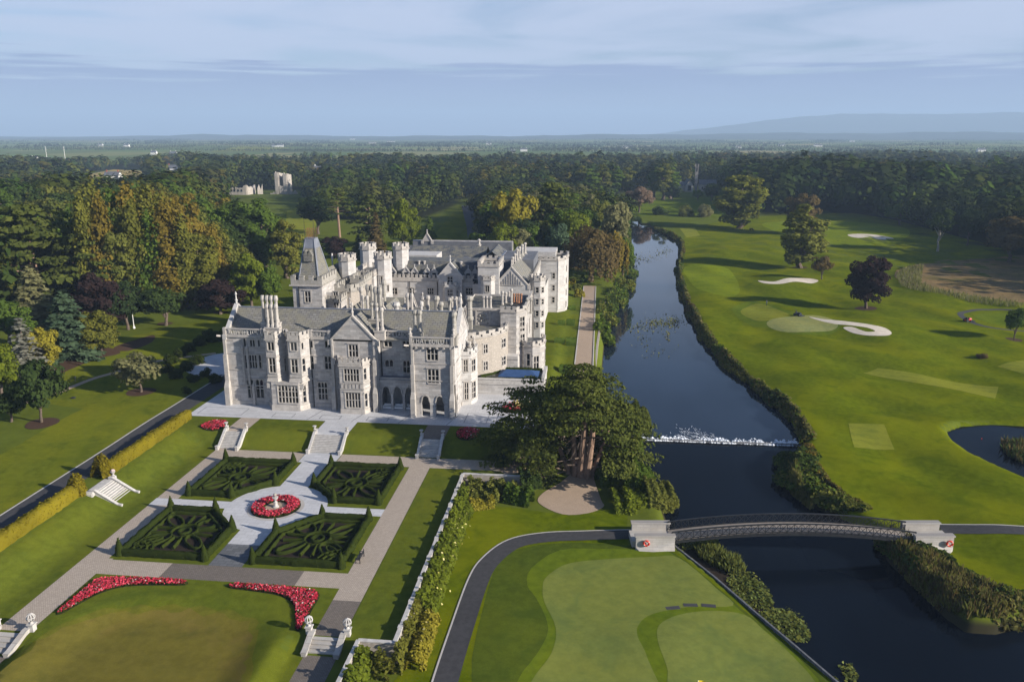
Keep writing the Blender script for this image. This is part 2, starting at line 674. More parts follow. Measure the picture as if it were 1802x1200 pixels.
M['lawn'] = mat_grass('garden_lawn', (0.090, 0.116, 0.013), (0.072, 0.096, 0.011), (0.0, 1.4, 0.16), 0.45)
M['lawn_edge'] = mat_grass('bright_lawn_edge', (0.096, 0.124, 0.013), (0.078, 0.104, 0.011), None, 0.3)
M['lawn_brown'] = mat_grass('worn_lawn', (0.122, 0.112, 0.022), (0.104, 0.100, 0.019), (R(90), 2.2, 0.2), 0.3, 0.8, ((0.185, 0.12, 0.042), 0.35))
M['lawn_mid'] = mat_grass('fading_lawn', (0.112, 0.120, 0.017), (0.092, 0.103, 0.014), None, 0.5)
M['park'] = mat_grass('parkland_lawn', (0.112, 0.138, 0.013), (0.084, 0.108, 0.010), (R(20), 2.9, 0.36), 0.6)
M['golf'] = mat_grass('golf_rough', (0.100, 0.134, 0.004), (0.074, 0.104, 0.003), None, 0.75)
M['fairway'] = mat_grass('fairway', (0.132, 0.182, 0.010), (0.106, 0.150, 0.008), (R(82), 3.2, 0.4), 0.4, 0.7)
M['green'] = mat_grass('putting_green', (0.138, 0.172, 0.040), (0.122, 0.155, 0.036), (R(60), 1.0, 0.08), 0.3, 0.3)
M['green_lit'] = mat_grass('lit_putting_green', (0.225, 0.25, 0.09), (0.20, 0.225, 0.08), None, 0.2, 0.3)  # same turf as the near green, its brighter light put into the colour
M['collar'] = mat_grass('green_collar', (0.096, 0.138, 0.010), (0.080, 0.118, 0.009), None, 0.3, 0.4)
M['dark_rough'] = mat_grass('deep_rough', (0.066, 0.096, 0.011), (0.052, 0.078, 0.009), None, 0.4)
M['tee'] = mat_grass('tee_turf', (0.165, 0.192, 0.024), (0.142, 0.168, 0.021), (R(70), 1.3, 0.35), 0.3, 0.5)
M['marsh'] = mat_grass('dry_marsh_grass', (0.205, 0.155, 0.078), (0.135, 0.105, 0.05), None, 0.5, 1.0, ((0.10, 0.10, 0.03), 0.6))
M['field'] = mat_grass('hay_field', (0.30, 0.25, 0.10), (0.24, 0.21, 0.085), None, 0.4)

LEAF = {
 'green': ((0.036, 0.062, 0.011), (0.088, 0.128, 0.018)),
 'dark': ((0.020, 0.034, 0.011), (0.050, 0.072, 0.018)),
 'deep': ((0.016, 0.028, 0.012), (0.038, 0.056, 0.018)),
 'bright': ((0.076, 0.106, 0.012), (0.175, 0.205, 0.020)),
 'olive': ((0.062, 0.072, 0.016), (0.135, 0.138, 0.028)),
 'yellow': ((0.120, 0.112, 0.014), (0.235, 0.200, 0.024)),
 'gold': ((0.100, 0.084, 0.008), (0.215, 0.175, 0.014)),
 'plane': ((0.068, 0.080, 0.014), (0.160, 0.160, 0.026)),
 'rust': ((0.085, 0.068, 0.013), (0.170, 0.126, 0.021)),
 'rust_green': ((0.060, 0.066, 0.013), (0.132, 0.128, 0.021)),
 'orange': ((0.170, 0.072, 0.018), (0.270, 0.120, 0.025)),
 'brown': ((0.066, 0.048, 0.022), (0.118, 0.088, 0.032)),
 'purple': ((0.022, 0.014, 0.015), (0.048, 0.030, 0.026)),
 'cedar': ((0.040, 0.056, 0.014), (0.130, 0.146, 0.030)),
 'blue': ((0.034, 0.058, 0.034), (0.082, 0.118, 0.060)),
 'silver': ((0.170, 0.170, 0.135), (0.300, 0.295, 0.235)),
 'pale': ((0.092, 0.092, 0.040), (0.175, 0.168, 0.075)),
 'pink': ((0.130, 0.088, 0.062), (0.205, 0.150, 0.100)),
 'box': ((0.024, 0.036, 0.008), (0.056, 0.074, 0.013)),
 'reed': ((0.058, 0.068, 0.018), (0.175, 0.150, 0.050)),
 'weed': ((0.070, 0.095, 0.025), (0.150, 0.170, 0.050)),
}
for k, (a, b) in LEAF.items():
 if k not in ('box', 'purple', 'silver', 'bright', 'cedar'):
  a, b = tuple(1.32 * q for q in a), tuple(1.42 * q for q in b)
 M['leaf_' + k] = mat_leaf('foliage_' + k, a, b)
M['forest'] = mat_forest('foliage_of_the_woods')
M['petal_red'] = mat_leaf('red_petals', (0.44, 0.012, 0.030), (0.74, 0.10, 0.15), 0.2, 0.0, 1.2)
M['petal_white'] = mat_leaf('white_petals', (0.62, 0.40, 0.40), (0.75, 0.70, 0.62), 0.2, 0.0)
M['petal_yellow'] = mat_leaf('yellow_petals', (0.55, 0.42, 0.06), (0.72, 0.66, 0.30), 0.2, 0.0)

m, o = new_mat('window_glass')
oi = N('ShaderNodeObjectInfo')
c = mixc(mapr(oi.outputs['Random'], 0.82, 0.95), (0.012, 0.015, 0.02), (0.10, 0.11, 0.13))
bsdf(o, c, 0.08, 0.5)
M['glass'] = m


def mat_water(name, deep, rip, ro=0.05, sp=0.5):
 m, o = new_mat(name)
 p = position()
 a = noise(0.6, 5, 0.6, p)
 b = noise(0.06, 3, 0.5, scaled(p, (1, 0.5, 1)))
 c = mixc(mapr(b, 0.35, 0.7), deep, tuple(x * 1.6 for x in deep))
 bs = bsdf(o, c, ro, sp, a, rip, 0.05)
 bs.inputs['IOR'].default_value = 1.33
 return m


M['water'] = mat_water('river_water', (0.003, 0.005, 0.009), 0.05, 0.05, 0.08)
M['water_up'] = mat_water('slow_river_water', (0.010, 0.016, 0.027), 0.018, 0.03)
M['foam'] = mat_plain('white_water', (0.80, 0.82, 0.85), (0.55, 0.6, 0.66), 3, 0.6)

# land between the estate's edge and the horizon: fields with different crops
m, o = new_mat('farmland')
p = position()
vo = N('ShaderNodeTexVoronoi')
vo.inputs['Scale'].default_value = 0.0042
vo.inputs['Randomness'].default_value = 0.9
L(scaled(p, (1, 0.75, 0)), vo.inputs['Vector'])
sp = N('ShaderNodeSeparateColor')
L(vo.outputs['Color'], sp.inputs[0])
cr = N('ShaderNodeValToRGB')
els = cr.color_ramp.elements
els[0].position = 0.0
els[0].color = (0.095, 0.140, 0.030, 1)
els[1].position = 1.0
els[1].color = (0.30, 0.25, 0.11, 1)
for ps, cl in ((0.3, (0.13, 0.18, 0.045)), (0.5, (0.22, 0.24, 0.075)), (0.62, (0.07, 0.10, 0.03)), (0.8, (0.15, 0.19, 0.05))):
 e = els.new(ps)
 e.color = (*cl, 1)
L(sp.outputs[0], cr.inputs[0])
f = noise(0.02, 4, 0.6, p)
cfar = mixc(mnode('MULTIPLY', f, 0.3), cr.outputs[0], (0.06, 0.09, 0.02))
s = N('ShaderNodeSeparateXYZ')
L(p, s.inputs[0])
nearf = mapr(s.outputs['Y'], 900, 1100)
f1 = noise(0.5, 5, 0.65, p)
f2 = noise(0.04, 4, 0.6, p, 0.4)
cn = mixc(mapr(f1, 0.3, 0.7), (0.104, 0.126, 0.016), (0.080, 0.100, 0.013))
cn = mixc(mnode('MULTIPLY', mapr(f2, 0.42, 0.7), 0.5), cn, (0.115, 0.150, 0.022))
c = mixc(nearf, cn, cfar)
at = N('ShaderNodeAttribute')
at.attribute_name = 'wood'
c = mixc(at.outputs['Fac'], c, (0.020, 0.022, 0.009))  # dark woodland floor, with the shade between the trees painted in
# bare wet banks below the lawns' level
bank = mapr(s.outputs['Z'], -3.0, -2.3)
c = mixc(bank, (0.035, 0.032, 0.018), c)
bsdf(o, c, 0.95, 0.0, f1, 0.35, 0.06)
M['ground'] = m

# ------------------------------------------------------------------ the shape of the land
def sdist(poly, x, y):
 """signed distance to a polygon, negative inside"""
 x = np.asarray(x, float)
 y = np.asarray(y, float)
 dmin = np.full(x.shape, 1e9)
 ins = np.zeros(x.shape, bool)
 n = len(poly)
 for i in range(n):
  ax, ay = poly[i]
  bx, by = poly[(i + 1) % n]
  ex, ey = bx - ax, by - ay
  l2 = ex * ex + ey * ey + 1e-12
  t = np.clip(((x - ax) * ex + (y - ay) * ey) / l2, 0, 1)
  dmin = np.minimum(dmin, np.hypot(x - ax - t * ex, y - ay - t * ey))
  cr = (ay > y) != (by > y)
  with np.errstate(divide='ignore', invalid='ignore'):
   xi = ax + (y - ay) * ex / (ey if ey != 0 else 1e-12)
  ins ^= cr & (x < xi)
 return np.where(ins, -dmin, dmin)


def sstep(a, b, v):
 t = np.clip((v - a) / (b - a), 0, 1)
 return t * t * (3 - 2 * t)


WZ, WZ_UP = -3.7, -3.25            # the water below and above the weir
RIVER_PX = [(1118, 391), (1150, 403), (1190, 423), (1198, 440), (1190, 470), (1192, 495), (1205, 540), (1228, 585), (1262, 632),
   (1320, 682), (1372, 722), (1405, 765), (1412, 783), (1392, 812), (1384, 850), (1405, 880), (1440, 895),
   (1500, 918), (1552, 948), (1562, 985), (1610, 1030), (1665, 1085), (1700, 1110), (1750, 1113), (1802, 1098),
   (1900, 1090), (2300, 1300), (2600, 2200), (1900, 2200), (1620, 1345), (1474, 1204), (1330, 1080), (1181, 957), (1176, 925), (1163, 890), (1140, 850), (1112, 800),
   (1090, 755), (1066, 705), (1057, 655), (1064, 575), (1090, 528), (1106, 490), (1104, 440), (1100, 400)]
RIVER = Gs(RIVER_PX, -3.5)
RIVER_TOP = [(RIVER[-1][0] - 30, RIVER[-1][1] + 40), (RIVER[0][0] - 22, RIVER[0][1] + 52)]
RIVER = RIVER + RIVER_TOP
POND = Gs([(1666, 760), (1690, 751), (1745, 748), (1802, 750), (1900, 756), (1960, 860), (1880, 880), (1802, 843), (1760, 825), (1710, 800), (1680, 778)], -2.6)
MOUNDS = [  # x, y, radius x, radius y, height
 (*G(1425, 560, -1), 20, 15, 1.5), (*G(1500, 575, -1), 15, 9, 0.9), (*G(1385, 493, -1), 16, 14, 1.0), (*G(1330, 625, -2), 13, 9, 0.9),
 (*G(1560, 620, -2), 18, 10, 0.7), (*G(1640, 590, -2), 20, 14, 0.8), (*G(1500, 680, -2), 14, 8, 0.6), (*G(1700, 700, -2), 12, 7, 0.7),
 (*G(1600, 745, -2), 10, 5, 0.8), (*G(1470, 820, -2), 9, 6, 0.5), (*G(1700, 880, -2), 9, 5, 0.5), (*G(1255, 470, -1), 14, 20, 0.9),
 (*G(1300, 440, -1), 18, 20, 0.8), (*G(1530, 420, -1), 25, 20, 1.2), (*G(1620, 520, -1), 18, 10, 0.7),
 (*G(1180, 1130, -2), 7, 5, 0.35), (*G(880, 1130, -2), 5, 9, 0.3), (*G(150, 620, 2), 12, 12, 1.2), (*G(330, 600, 2), 12, 14, 0.8), (*G(100, 740, 2), 14, 8, 0.5)]
GC = (-43.35, 96.65)
RETAIN = [(-23.0, 30.0), (-23.0, 68.05), (-19.25, 68.05), (-19.25, 109.3), (-9.6, 109.3)]     # the garden's edge wall


def height(x, y):
 x = np.asarray(x, float)
 y = np.asarray(y, float)
 # river side land: low meadow by the green, rising past the cedar to the house
 z = -2.0 + 2.9 * sstep(103, 150, y) * (1 - sstep(-2, 16, x - 0.02 * (y - 150)))
 far = sstep(430, 700, y)
 z = z * (1 - far) + 0.5 * far
 z = z + 3.0 * sstep(800, 2500, y) * np.sin(x * 0.0021 + 1.3) * np.sin(y * 0.0013 + 0.4)
 roll = sstep(6, 30, x - 0.03 * (y - 150)) * (1 - sstep(380, 460, y))
 z = z + roll * (0.32 * np.sin(x * 0.21 + 0.09 * y + 1) * np.sin(y * 0.13 - 0.05 * x) + 0.3 * np.sin(x * 0.11 - y * 0.07 + 2) + 0.16 * np.sin(x * 0.4 + y * 0.17))
 z = z + 6 * sstep(2500, 7000, y) * (0.5 + 0.5 * np.sin(x * 0.0008 + y * 0.0011))
 # the estate's side, west of the retaining wall
 west = 1 - sstep(-0.3, 0.3, sdist([(-900, 25), (-23.0, 25), (-23.0, 68.05), (-19.25, 68.05), (-19.25, 109.3), (-9.6, 109.3), (-9.6, 112.5),
          (-8, 118), (-8, 700), (-900, 700)], x, y))
 g = 0.0 * x
 g = np.where(y > 116.4, 2.0 * sstep(116.4, 119.8, y), g)
 g = g - 0.6 * sstep(150, 200, y)
 lw = 2.0 * (1 - sstep(-69.9, -63.6, x))
 g = np.maximum(g, lw)
 g = g + 1.2 * sstep(-90, -190, x) * 1.0
 sunk = sdist([(-55.4, 30), (-31.6, 30), (-31.6, 68.5), (-33.5, 72.0), (-37.0, 73.6), (-42, 74.2), (-47, 74.2), (-51.5, 73.0), (-54.2, 70.4), (-55.4, 66)], x, y)
 g = g - 0.9 * (1 - sstep(-4.2, 0.6, sunk)) * (x > -58) * (x < -23)
 g = g - 0.75 * (1 - sstep(63.6, 66.6, y)) * (np.abs(x + 59.6) < 3)
 g = g - 0.75 * (1 - sstep(67.0, 69.2, y)) * (np.abs(x + 26.6) < 3.55)
 gfar = sstep(430, 700, y)
 g = g * (1 - gfar) + z * gfar
 z = z * (1 - west) + g * west
 for mx, my, rx, ry, hh in MOUNDS:
  z = z + hh * np.exp(-((x - mx) / rx) ** 2 - ((y - my) / ry) ** 2)
 bed = 1 - sstep(-1.5, 1.3, sdist(RIVER, x, y))
 z = z * (1 - bed) + (-5.6) * bed
 bed = 1 - sstep(-1.0, 1.0, sdist(POND, x, y))
 z = z * (1 - bed) + (-3.6) * bed
 return z


def lines(lo, hi, step, far_lo, far_hi, extra=()):
 a = list(np.arange(lo, hi + 1e-6, step))
 s, q = step, hi
 while q < far_hi:
  s *= 1.13
  q += s
  a.append(q)
 s, q = step, lo
 while q > far_lo:
  s *= 1.13
  q -= s
  a.append(q)
 a = sorted(a + list(extra))
 o = [a[0]]
 for q in a[1:]:
  if q - o[-1] > 0.12:
   o.append(q)
 return np.array(o)


GX = lines(-92, 96, 1.0, -14000, 14000, (-19.55, -18.95, -23.3, -22.7))
GY = lines(46, 300, 1.0, -60, 15000, (67.75, 68.35, 109.0, 109.6))
gx, gy = np.meshgrid(GX, GY)
gz = height(gx, gy)
nx_, ny_ = len(GX), len(GY)
idx = np.arange(nx_ * ny_).reshape(ny_, nx_)
q0, q1, q2, q3 = idx[:-1, :-1].ravel(), idx[:-1, 1:].ravel(), idx[1:, 1:].ravel(), idx[1:, :-1].ravel()
tri = np.concatenate([np.stack([q0, q1, q2], 1), np.stack([q0, q2, q3], 1)])
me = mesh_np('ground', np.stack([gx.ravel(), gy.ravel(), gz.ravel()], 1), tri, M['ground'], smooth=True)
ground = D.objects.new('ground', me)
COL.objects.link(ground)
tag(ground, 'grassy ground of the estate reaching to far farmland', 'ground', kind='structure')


def zat(x, y):
 """height of the ground sheet itself (its own triangles)"""
 i = int(np.clip(np.searchsorted(GX, x) - 1, 0, nx_ - 2))
 j = int(np.clip(np.searchsorted(GY, y) - 1, 0, ny_ - 2))
 a = (x - GX[i]) / (GX[i + 1] - GX[i])
 b = (y - GY[j]) / (GY[j + 1] - GY[j])
 z00, z10, z11, z01 = gz[j, i], gz[j, i + 1], gz[j + 1, i + 1], gz[j + 1, i]
 if a >= b:
  return float(z00 + (z10 - z00) * a + (z11 - z10) * b)
 return float(z00 + (z11 - z01) * a + (z01 - z00) * b)


def at(u, v):
 """the point of the land seen at this place of the photograph"""
 z = 0.
 for _ in range(14):
  x, y = G(u, v, z)
  z = 0.5 * z + 0.5 * zat(x, y)
 x, y = G(u, v, z)
 return x, y, zat(x, y)


def ats(pts):
 return [at(u, v)[:2] for u, v in pts]


def smooth_loop(pts, n=6, closed=True):
 """Catmull-Rom through the points"""
 o = []
 k = len(pts)
 for i in range(k if closed else k - 1):
  p0, p1, p2, p3 = (pts[(i + d) % k] if closed else pts[min(max(i + d, 0), k - 1)] for d in (-1, 0, 1, 2))
  for s in range(n):
   t = s / n
   o.append(tuple(0.5 * ((2 * p1[c]) + (-p0[c] + p2[c]) * t + (2 * p0[c] - 5 * p1[c] + 4 * p2[c] - p3[c]) * t * t
         + (-p0[c] + 3 * p1[c] - 3 * p2[c] + p3[c]) * t ** 3) for c in range(len(p1))))
 if not closed:
  o.append(tuple(pts[-1]))
 return o


def sheet(name, poly, mat, off=0.02, drape=True, label=None, cat=None, kind='structure', flat=None, origin=None):
 """a surface laid on the ground; drape cuts it along the ground's own grid so it follows every rise"""
 bm = bmesh.new()
 if drape:
  xs = [p[0] for p in poly]
  ys = [p[1] for p in poly]
  vs = [bm.verts.new((x, y, 0)) for x, y in poly]
  bm.faces.new(vs)
  for val, arr, nrm in ((xs, GX, (1, 0, 0)), (ys, GY, (0, 1, 0))):
   for c in arr[(arr > min(val)) & (arr < max(val))]:
    co = (c, 0, 0) if nrm[0] else (0, c, 0)
    bmesh.ops.bisect_plane(bm, geom=bm.verts[:] + bm.edges[:] + bm.faces[:], plane_co=co, plane_no=nrm, dist=1e-5)
  bmesh.ops.triangulate(bm, faces=bm.faces[:])
  for v in bm.verts:
   v.co.z = zat(v.co.x, v.co.y) + off
 else:
  vs = [bm.verts.new((x, y, flat)) for x, y in poly]
  bm.faces.new(vs)
 bmesh.ops.recalc_face_normals(bm, faces=bm.faces)
 if sum(f.normal.z for f in bm.faces) < 0:
  bmesh.ops.reverse_faces(bm, faces=bm.faces)
 me = D.meshes.new(name)
 bm.to_mesh(me)
 bm.free()
 me.materials.append(mat)
 if drape:
  me.polygons.foreach_set('use_smooth', np.ones(len(me.polygons), dtype=bool))
 o = D.objects.new(name, me)
 COL.objects.link(o)
 return tag(o, label, cat, kind=kind)


def rect(x0, x1, y0, y1):
 return [(x0, y0), (x1, y0), (x1, y1), (x0, y1)]


def band(pts, w, closed=False):
 """outline of a strip of width w along pts"""
 l, r = [], []
 n = len(pts)
 for i in range(n):
  a = pts[max(i - 1, 0)] if not closed else pts[i - 1]
  b = pts[min(i + 1, n - 1)] if not closed else pts[(i + 1) % n]
  dx, dy = b[0] - a[0], b[1] - a[1]
  k = math.hypot(dx, dy) or 1
  nx, ny = -dy / k, dx / k
  l.append((pts[i][0] + nx * w / 2, pts[i][1] + ny * w / 2))
  r.append((pts[i][0] - nx * w / 2, pts[i][1] - ny * w / 2))
 return l, r


def strip_sheet(name, pts, w, mat, off=0.03, label=None, cat=None, shift=0., kind='structure'):
 l, r = band(pts, w)
 if shift:
  l, r = [(a[0] + (a[0] - b[0]) / w * shift, a[1] + (a[1] - b[1]) / w * shift) for a, b in zip(l, r)], \
    [(b[0] + (a[0] - b[0]) / w * shift, b[1] + (a[1] - b[1]) / w * shift) for a, b in zip(l, r)]
 return sheet(name, l + r[::-1], mat, off, True, label, cat, kind)


# water
WEIR_A, WEIR_B = G(1120, 770, -3.4), G(1410, 781, -3.4)
wy = lambda x: WEIR_A[1] + (WEIR_B[1] - WEIR_A[1]) * (x - WEIR_A[0]) / (WEIR_B[0] - WEIR_A[0])
sheet('river', [(-14, 5), (100, 5), (100, wy(100) - 0.3), (-14, wy(-14) - 0.3)], M['water'], drape=False, flat=WZ, label='dark river below the low weir', cat='river')
sheet('river', [(-25, wy(-25)), (110, wy(110)), (110, 540), (-25, 540)], M['water_up'], drape=False, flat=WZ_UP, label='calm blue river above the low weir', cat='river')
sheet('pond', [(x, y) for x, y in rect(min(p[0] for p in POND) - 2, max(p[0] for p in POND) + 2, min(p[1] for p in POND) - 2, max(p[1] for p in POND) + 2)],
  M['water'], drape=False, flat=-2.62, label='small dark pond with a curved edge on the golf course', cat='pond')
rng = np.random.default_rng(5)
wb = MB()
wb.wall_box((WEIR_A[0] - 3, wy(WEIR_A[0] - 3)), (WEIR_B[0] + 3, wy(WEIR_B[0] + 3)), -0.35, 0.1, -5.6, WZ_UP - 0.1)
weir = wb.build('weir', M['inlay'])
tag(weir, 'low weir across the river with white water tumbling over it', 'weir')
fb = MB()
for i in range(900):
 t = rng.random()
 x = WEIR_A[0] + (WEIR_B[0] - WEIR_A[0]) * t
 k = 0.6 + 0.8 * abs(math.sin(t * 9)) * rng.random()
 y = wy(x) - 0.45 + abs(rng.normal(0, 0.5)) * (1.0 + 0.9 * math.sin(t * 14) * math.sin(t * 41))
 r = rng.uniform(0.06, 0.26) * k
 fb.lathe((x, y, WZ - 0.02 if y < wy(x) - 0.3 else WZ_UP - 0.06), [(r * 0.9, 0), (r, r * 0.35), (r * 0.55, r * 0.8), (0.02, r * 0.95)], 6, rot=rng.random() * 6)
for i in range(110):
 t = 0.25 + 0.22 * rng.random()
 x = WEIR_A[0] + (WEIR_B[0] - WEIR_A[0]) * t + rng.normal(0, 0.6)
 y = wy(x) + 0.3 + abs(rng.normal(0, 2.6))
 a = rng.normal(1.9, 0.4)
 fb.obox((x, y), a, rng.uniform(0.2, 1.1), 0.05, WZ_UP + 0.003, WZ_UP + 0.02)
foam = fb.build('white_water', M['foam'], weir)

# ------------------------------------------------------------------ formal garden: lawns and paving
sheet('paved_terrace', [(-71.2, 125.4), (-9.5, 125.4), (-9.5, 142.6), (-18, 147), (-66, 147), (-71.2, 146.0)], M['paving'], drape=False, flat=2.035,
  label='pale stone terrace in front of the manor house', cat='terrace')
ib = 2.045
for x0, x1, y0, y1 in ((-56.2, -52.4, 126.2, 128.4), (-47.6, -43.9, 126.2, 128.2), (-39.2, -35.4, 126.2, 128.2), (-70.0, -61.8, 126.6, 130.2), (-22.2, -18.2, 127, 132), (-16.8, -12.5, 127, 132)):
 b = MB()
 t = 0.16
 for q in ((x0, x1, y0, y0 + t), (x0, x1, y1 - t, y1), (x0, x0 + t, y0 + t, y1 - t), (x1 - t, x1, y0 + t, y1 - t)):
  b.add([(q[0], q[2], ib), (q[1], q[2], ib), (q[1], q[3], ib), (q[0], q[3], ib)], [(0, 1, 2, 3)])
 tag(b.build('paving_inlay', M['inlay']), 'grey rectangle inlaid in the terrace paving', 'paving inlay', kind='structure', group='inlaid rectangles of the terrace')
for i, xx in enumerate((-49.6, -41.6, -33.4, -25)):
 b = MB()
 b.add([(xx, 125.5, ib), (xx + 0.18, 125.5, ib), (xx + 1.6, 131.5, ib), (xx + 1.42, 131.5, ib)], [(0, 1, 2, 3)])
 tag(b.build('paving_inlay', M['inlay']), 'grey line inlaid across the terrace paving', 'paving inlay', kind='structure', group='inlaid lines of the terrace')

gcx, gcy = GC
# big lawns around the parterre, draped over the banks
for k, (x0, x1, lab) in enumerate(((-69.2, -61.35, 'sloping lawn between the golden hedge and the long paved path'), (-57.45, -46.1, 'banked lawn left of the middle stairs'),
         (-40.25, -28.1, 'banked lawn right of the middle stairs'), (-24.0, -9.8, 'shaded banked lawn under the cedar'))):
 y0 = 46 if k == 0 else 116.15
 sheet('lawn', rect(x0, x1, y0, 125.3), M['lawn'], 0.03, True, lab, 'lawn')
sheet('lawn', rect(-24.9, -19.6, 68.4, 111.9), M['lawn'], 0.03, True, 'long strip of lawn beside the garden wall', 'lawn')
sheet('lawn', rect(-57.5, -28.2, 46, 77.9), M['lawn_edge'], 0.025, True, 'bright lawn around the red crescent flower beds', 'lawn')
brown = smooth_loop([(-55.8, 47), (-55.6, 62), (-54.6, 67.5), (-52.0, 70.6), (-48, 72.0), (-43.4, 72.4), (-38.6, 71.9), (-35.6, 70.6), (-34.4, 68.0), (-33.6, 65.0), (-32.4, 61.6), (-32.0, 55), (-31.9, 47)], 5, False)
bq = [(x + 0.3 * math.sin(y * 2.3) + 0.2 * math.sin(x * 3.1), y + 0.3 * math.sin(x * 1.7) + 0.2 * math.sin(x * 4.3)) for x, y in brown]
sheet('lawn', [(gcx + (x - gcx) * 1.05, y + 0.7 + 0.25 * math.sin(x * 1.9)) for x, y in brown], M['lawn_mid'], 0.036, True, 'olive fading edge of the sunken lawn', 'lawn')
sheet('lawn', bq, M['lawn_brown'], 0.045, True, 'sunken worn brownish lawn at the bottom of the garden', 'lawn')
sheet('lawn', rect(-23.9, -23.35, 40, 66.6), M['lawn'], 0.03, True, 'narrow lawn strip below the near steps', 'lawn')

# paths
P0 = 0.018
sheet('garden_path', rect(-61.3, -57.65, 66.6, 118.0), M['cobble'], P0, True, 'long sett paved path on the left of the parterre', 'path')
sheet('garden_path', rect(-28.2, -25.0, 75.6, 112.2), M['cobble'], P0, True, 'long sett paved path on the right of the parterre', 'path')
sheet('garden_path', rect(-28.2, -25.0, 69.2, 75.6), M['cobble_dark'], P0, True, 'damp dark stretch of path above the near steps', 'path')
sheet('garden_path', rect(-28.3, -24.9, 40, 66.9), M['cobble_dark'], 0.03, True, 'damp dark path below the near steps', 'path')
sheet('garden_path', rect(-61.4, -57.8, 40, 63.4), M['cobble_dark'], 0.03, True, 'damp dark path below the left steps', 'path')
sheet('garden_path', rect(-57.65, -46.2, 112.2, 116.0), M['cobble'], P0, True, 'cross path behind the left parterre', 'path')
sheet('garden_path', rect(-40.1, -11, 112.2, 116.0), M['cobble'], P0, True, 'cross path behind the right parterre towards the cedar', 'path')
sheet('garden_path', rect(-57.65, -49.9, 77.9, 81.1), M['cobble'], P0, True, 'pale cross path in front of the left parterre', 'path')
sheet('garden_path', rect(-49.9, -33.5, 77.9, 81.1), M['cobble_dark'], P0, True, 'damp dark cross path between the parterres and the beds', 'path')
sheet('garden_path', rect(-33.5, -28.2, 77.9, 81.1), M['cobble'], P0, True, 'pale cross path in front of the right parterre', 'path')
for x0, x1, lab in ((-61.2, -57.7, 'left'), (-46.0, -40.35, 'middle'), (-28.0, -24.1, 'right')):
 mt = M['paving'] if lab == 'middle' else M['cobble'] if lab == 'left' else M['cobble_dark']
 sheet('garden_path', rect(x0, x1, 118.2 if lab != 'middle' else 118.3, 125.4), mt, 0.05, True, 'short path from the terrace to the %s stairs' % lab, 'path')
# white cross and circle
ring = [(gcx + 7.0 * math.cos(a * math.pi / 36), gcy + 7.0 * math.sin(a * math.pi / 36)) for a in range(72)]
sheet('paved_circle', ring, M['paving'], 0.03, False, 'round pale paving about the ring of red flowers', 'paving', flat=0.034)
sheet('garden_path', rect(gcx - 2.1, gcx + 2.1, 96, 112.2), M['paving'], drape=False, flat=0.030, label='pale paved walk from the middle stairs to the circle', cat='path')
sheet('garden_path', [(-46.1, 112.2), (gcx - 2.1, 112.2), (gcx + 2.1, 112.2), (-40.2, 112.2), (-40.2, 116.2), (-46.1, 116.2)], M['paving'], drape=False, flat=0.030, label='pale paving at the foot of the middle stairs', cat='path')
sheet('garden_path', rect(gcx - 2.1, gcx + 2.1, 86.3, 96), M['paving'], drape=False, flat=0.030, label='pale paved walk in front of the circle', cat='path')
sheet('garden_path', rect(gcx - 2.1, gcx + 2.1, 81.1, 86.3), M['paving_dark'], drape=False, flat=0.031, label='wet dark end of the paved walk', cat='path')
sheet('garden_path', rect(gcx, -28.2, gcy - 1.05, gcy + 1.05), M['paving'], drape=False, flat=0.026, label='pale paved walk right of the circle', cat='path')
sheet('garden_path', rect(-65.2, gcx, gcy - 1.05, gcy + 1.05), M['paving'], drape=False, flat=0.026, label='pale paved walk left of the circle to the side stairs', cat='path')
WHERE = {(-1, 1): 'far left', (1, 1): 'far right', (-1, -1): 'near left', (1, -1): 'near right'}
for (sx, sy), nm in WHERE.items():
 inner = [(7.25 * math.cos(a), 7.25 * math.sin(a)) for a in np.linspace(math.atan2(1.2, 7.15), math.atan2(6.85, 2.3), 12)]
 pl = [(2.3, 15.3), (14.9, 15.3), (14.9, 1.2)] + inner
 pl = [(gcx + sx * a, gcy + sy * b) for a, b in pl]
 sheet('lawn', pl, M['lawn_edge'], drape=False, flat=0.022, label='lawn under the %s parterre' % nm, cat='lawn')

# ------------------------------------------------------------------ leaves and hedges
def leaves(c, nrm, size, rng, aspect=1.0, crumple=0.22):
 """one four-cornered leaf tuft per centre, facing nrm"""
 n = len(c)
 nrm = nrm / (np.linalg.norm(nrm, axis=1, keepdims=True) + 1e-9)
 rv = rng.normal(size=(n, 3))
 t = np.cross(nrm, rv)
 t /= np.linalg.norm(t, axis=1, keepdims=True) + 1e-9
 b = np.cross(nrm, t)
 s = np.asarray(size).reshape(-1, 1) * np.ones((n, 1))
 j = lambda: rng.uniform(0.65, 1.25, (n, 1))
 p = np.stack([c + t * s * j() * aspect, c + b * s * j(), c - t * s * j() * aspect, c - b * s * j()], 1)
 p += nrm[:, None, :] * (rng.normal(0, crumple, (n, 4, 1)) * s[:, None, :])
 f = np.arange(4 * n).reshape(n, 4)
 return p.reshape(-1, 3), f


def np_obj(name, v, f, mat, parent=None, loc=(0, 0, 0), mi=None):
 o = D.objects.new(name, mesh_np(name, v, f, mat, mi))
 COL.objects.link(o)
 o.parent = parent
 o.location = loc
 return o


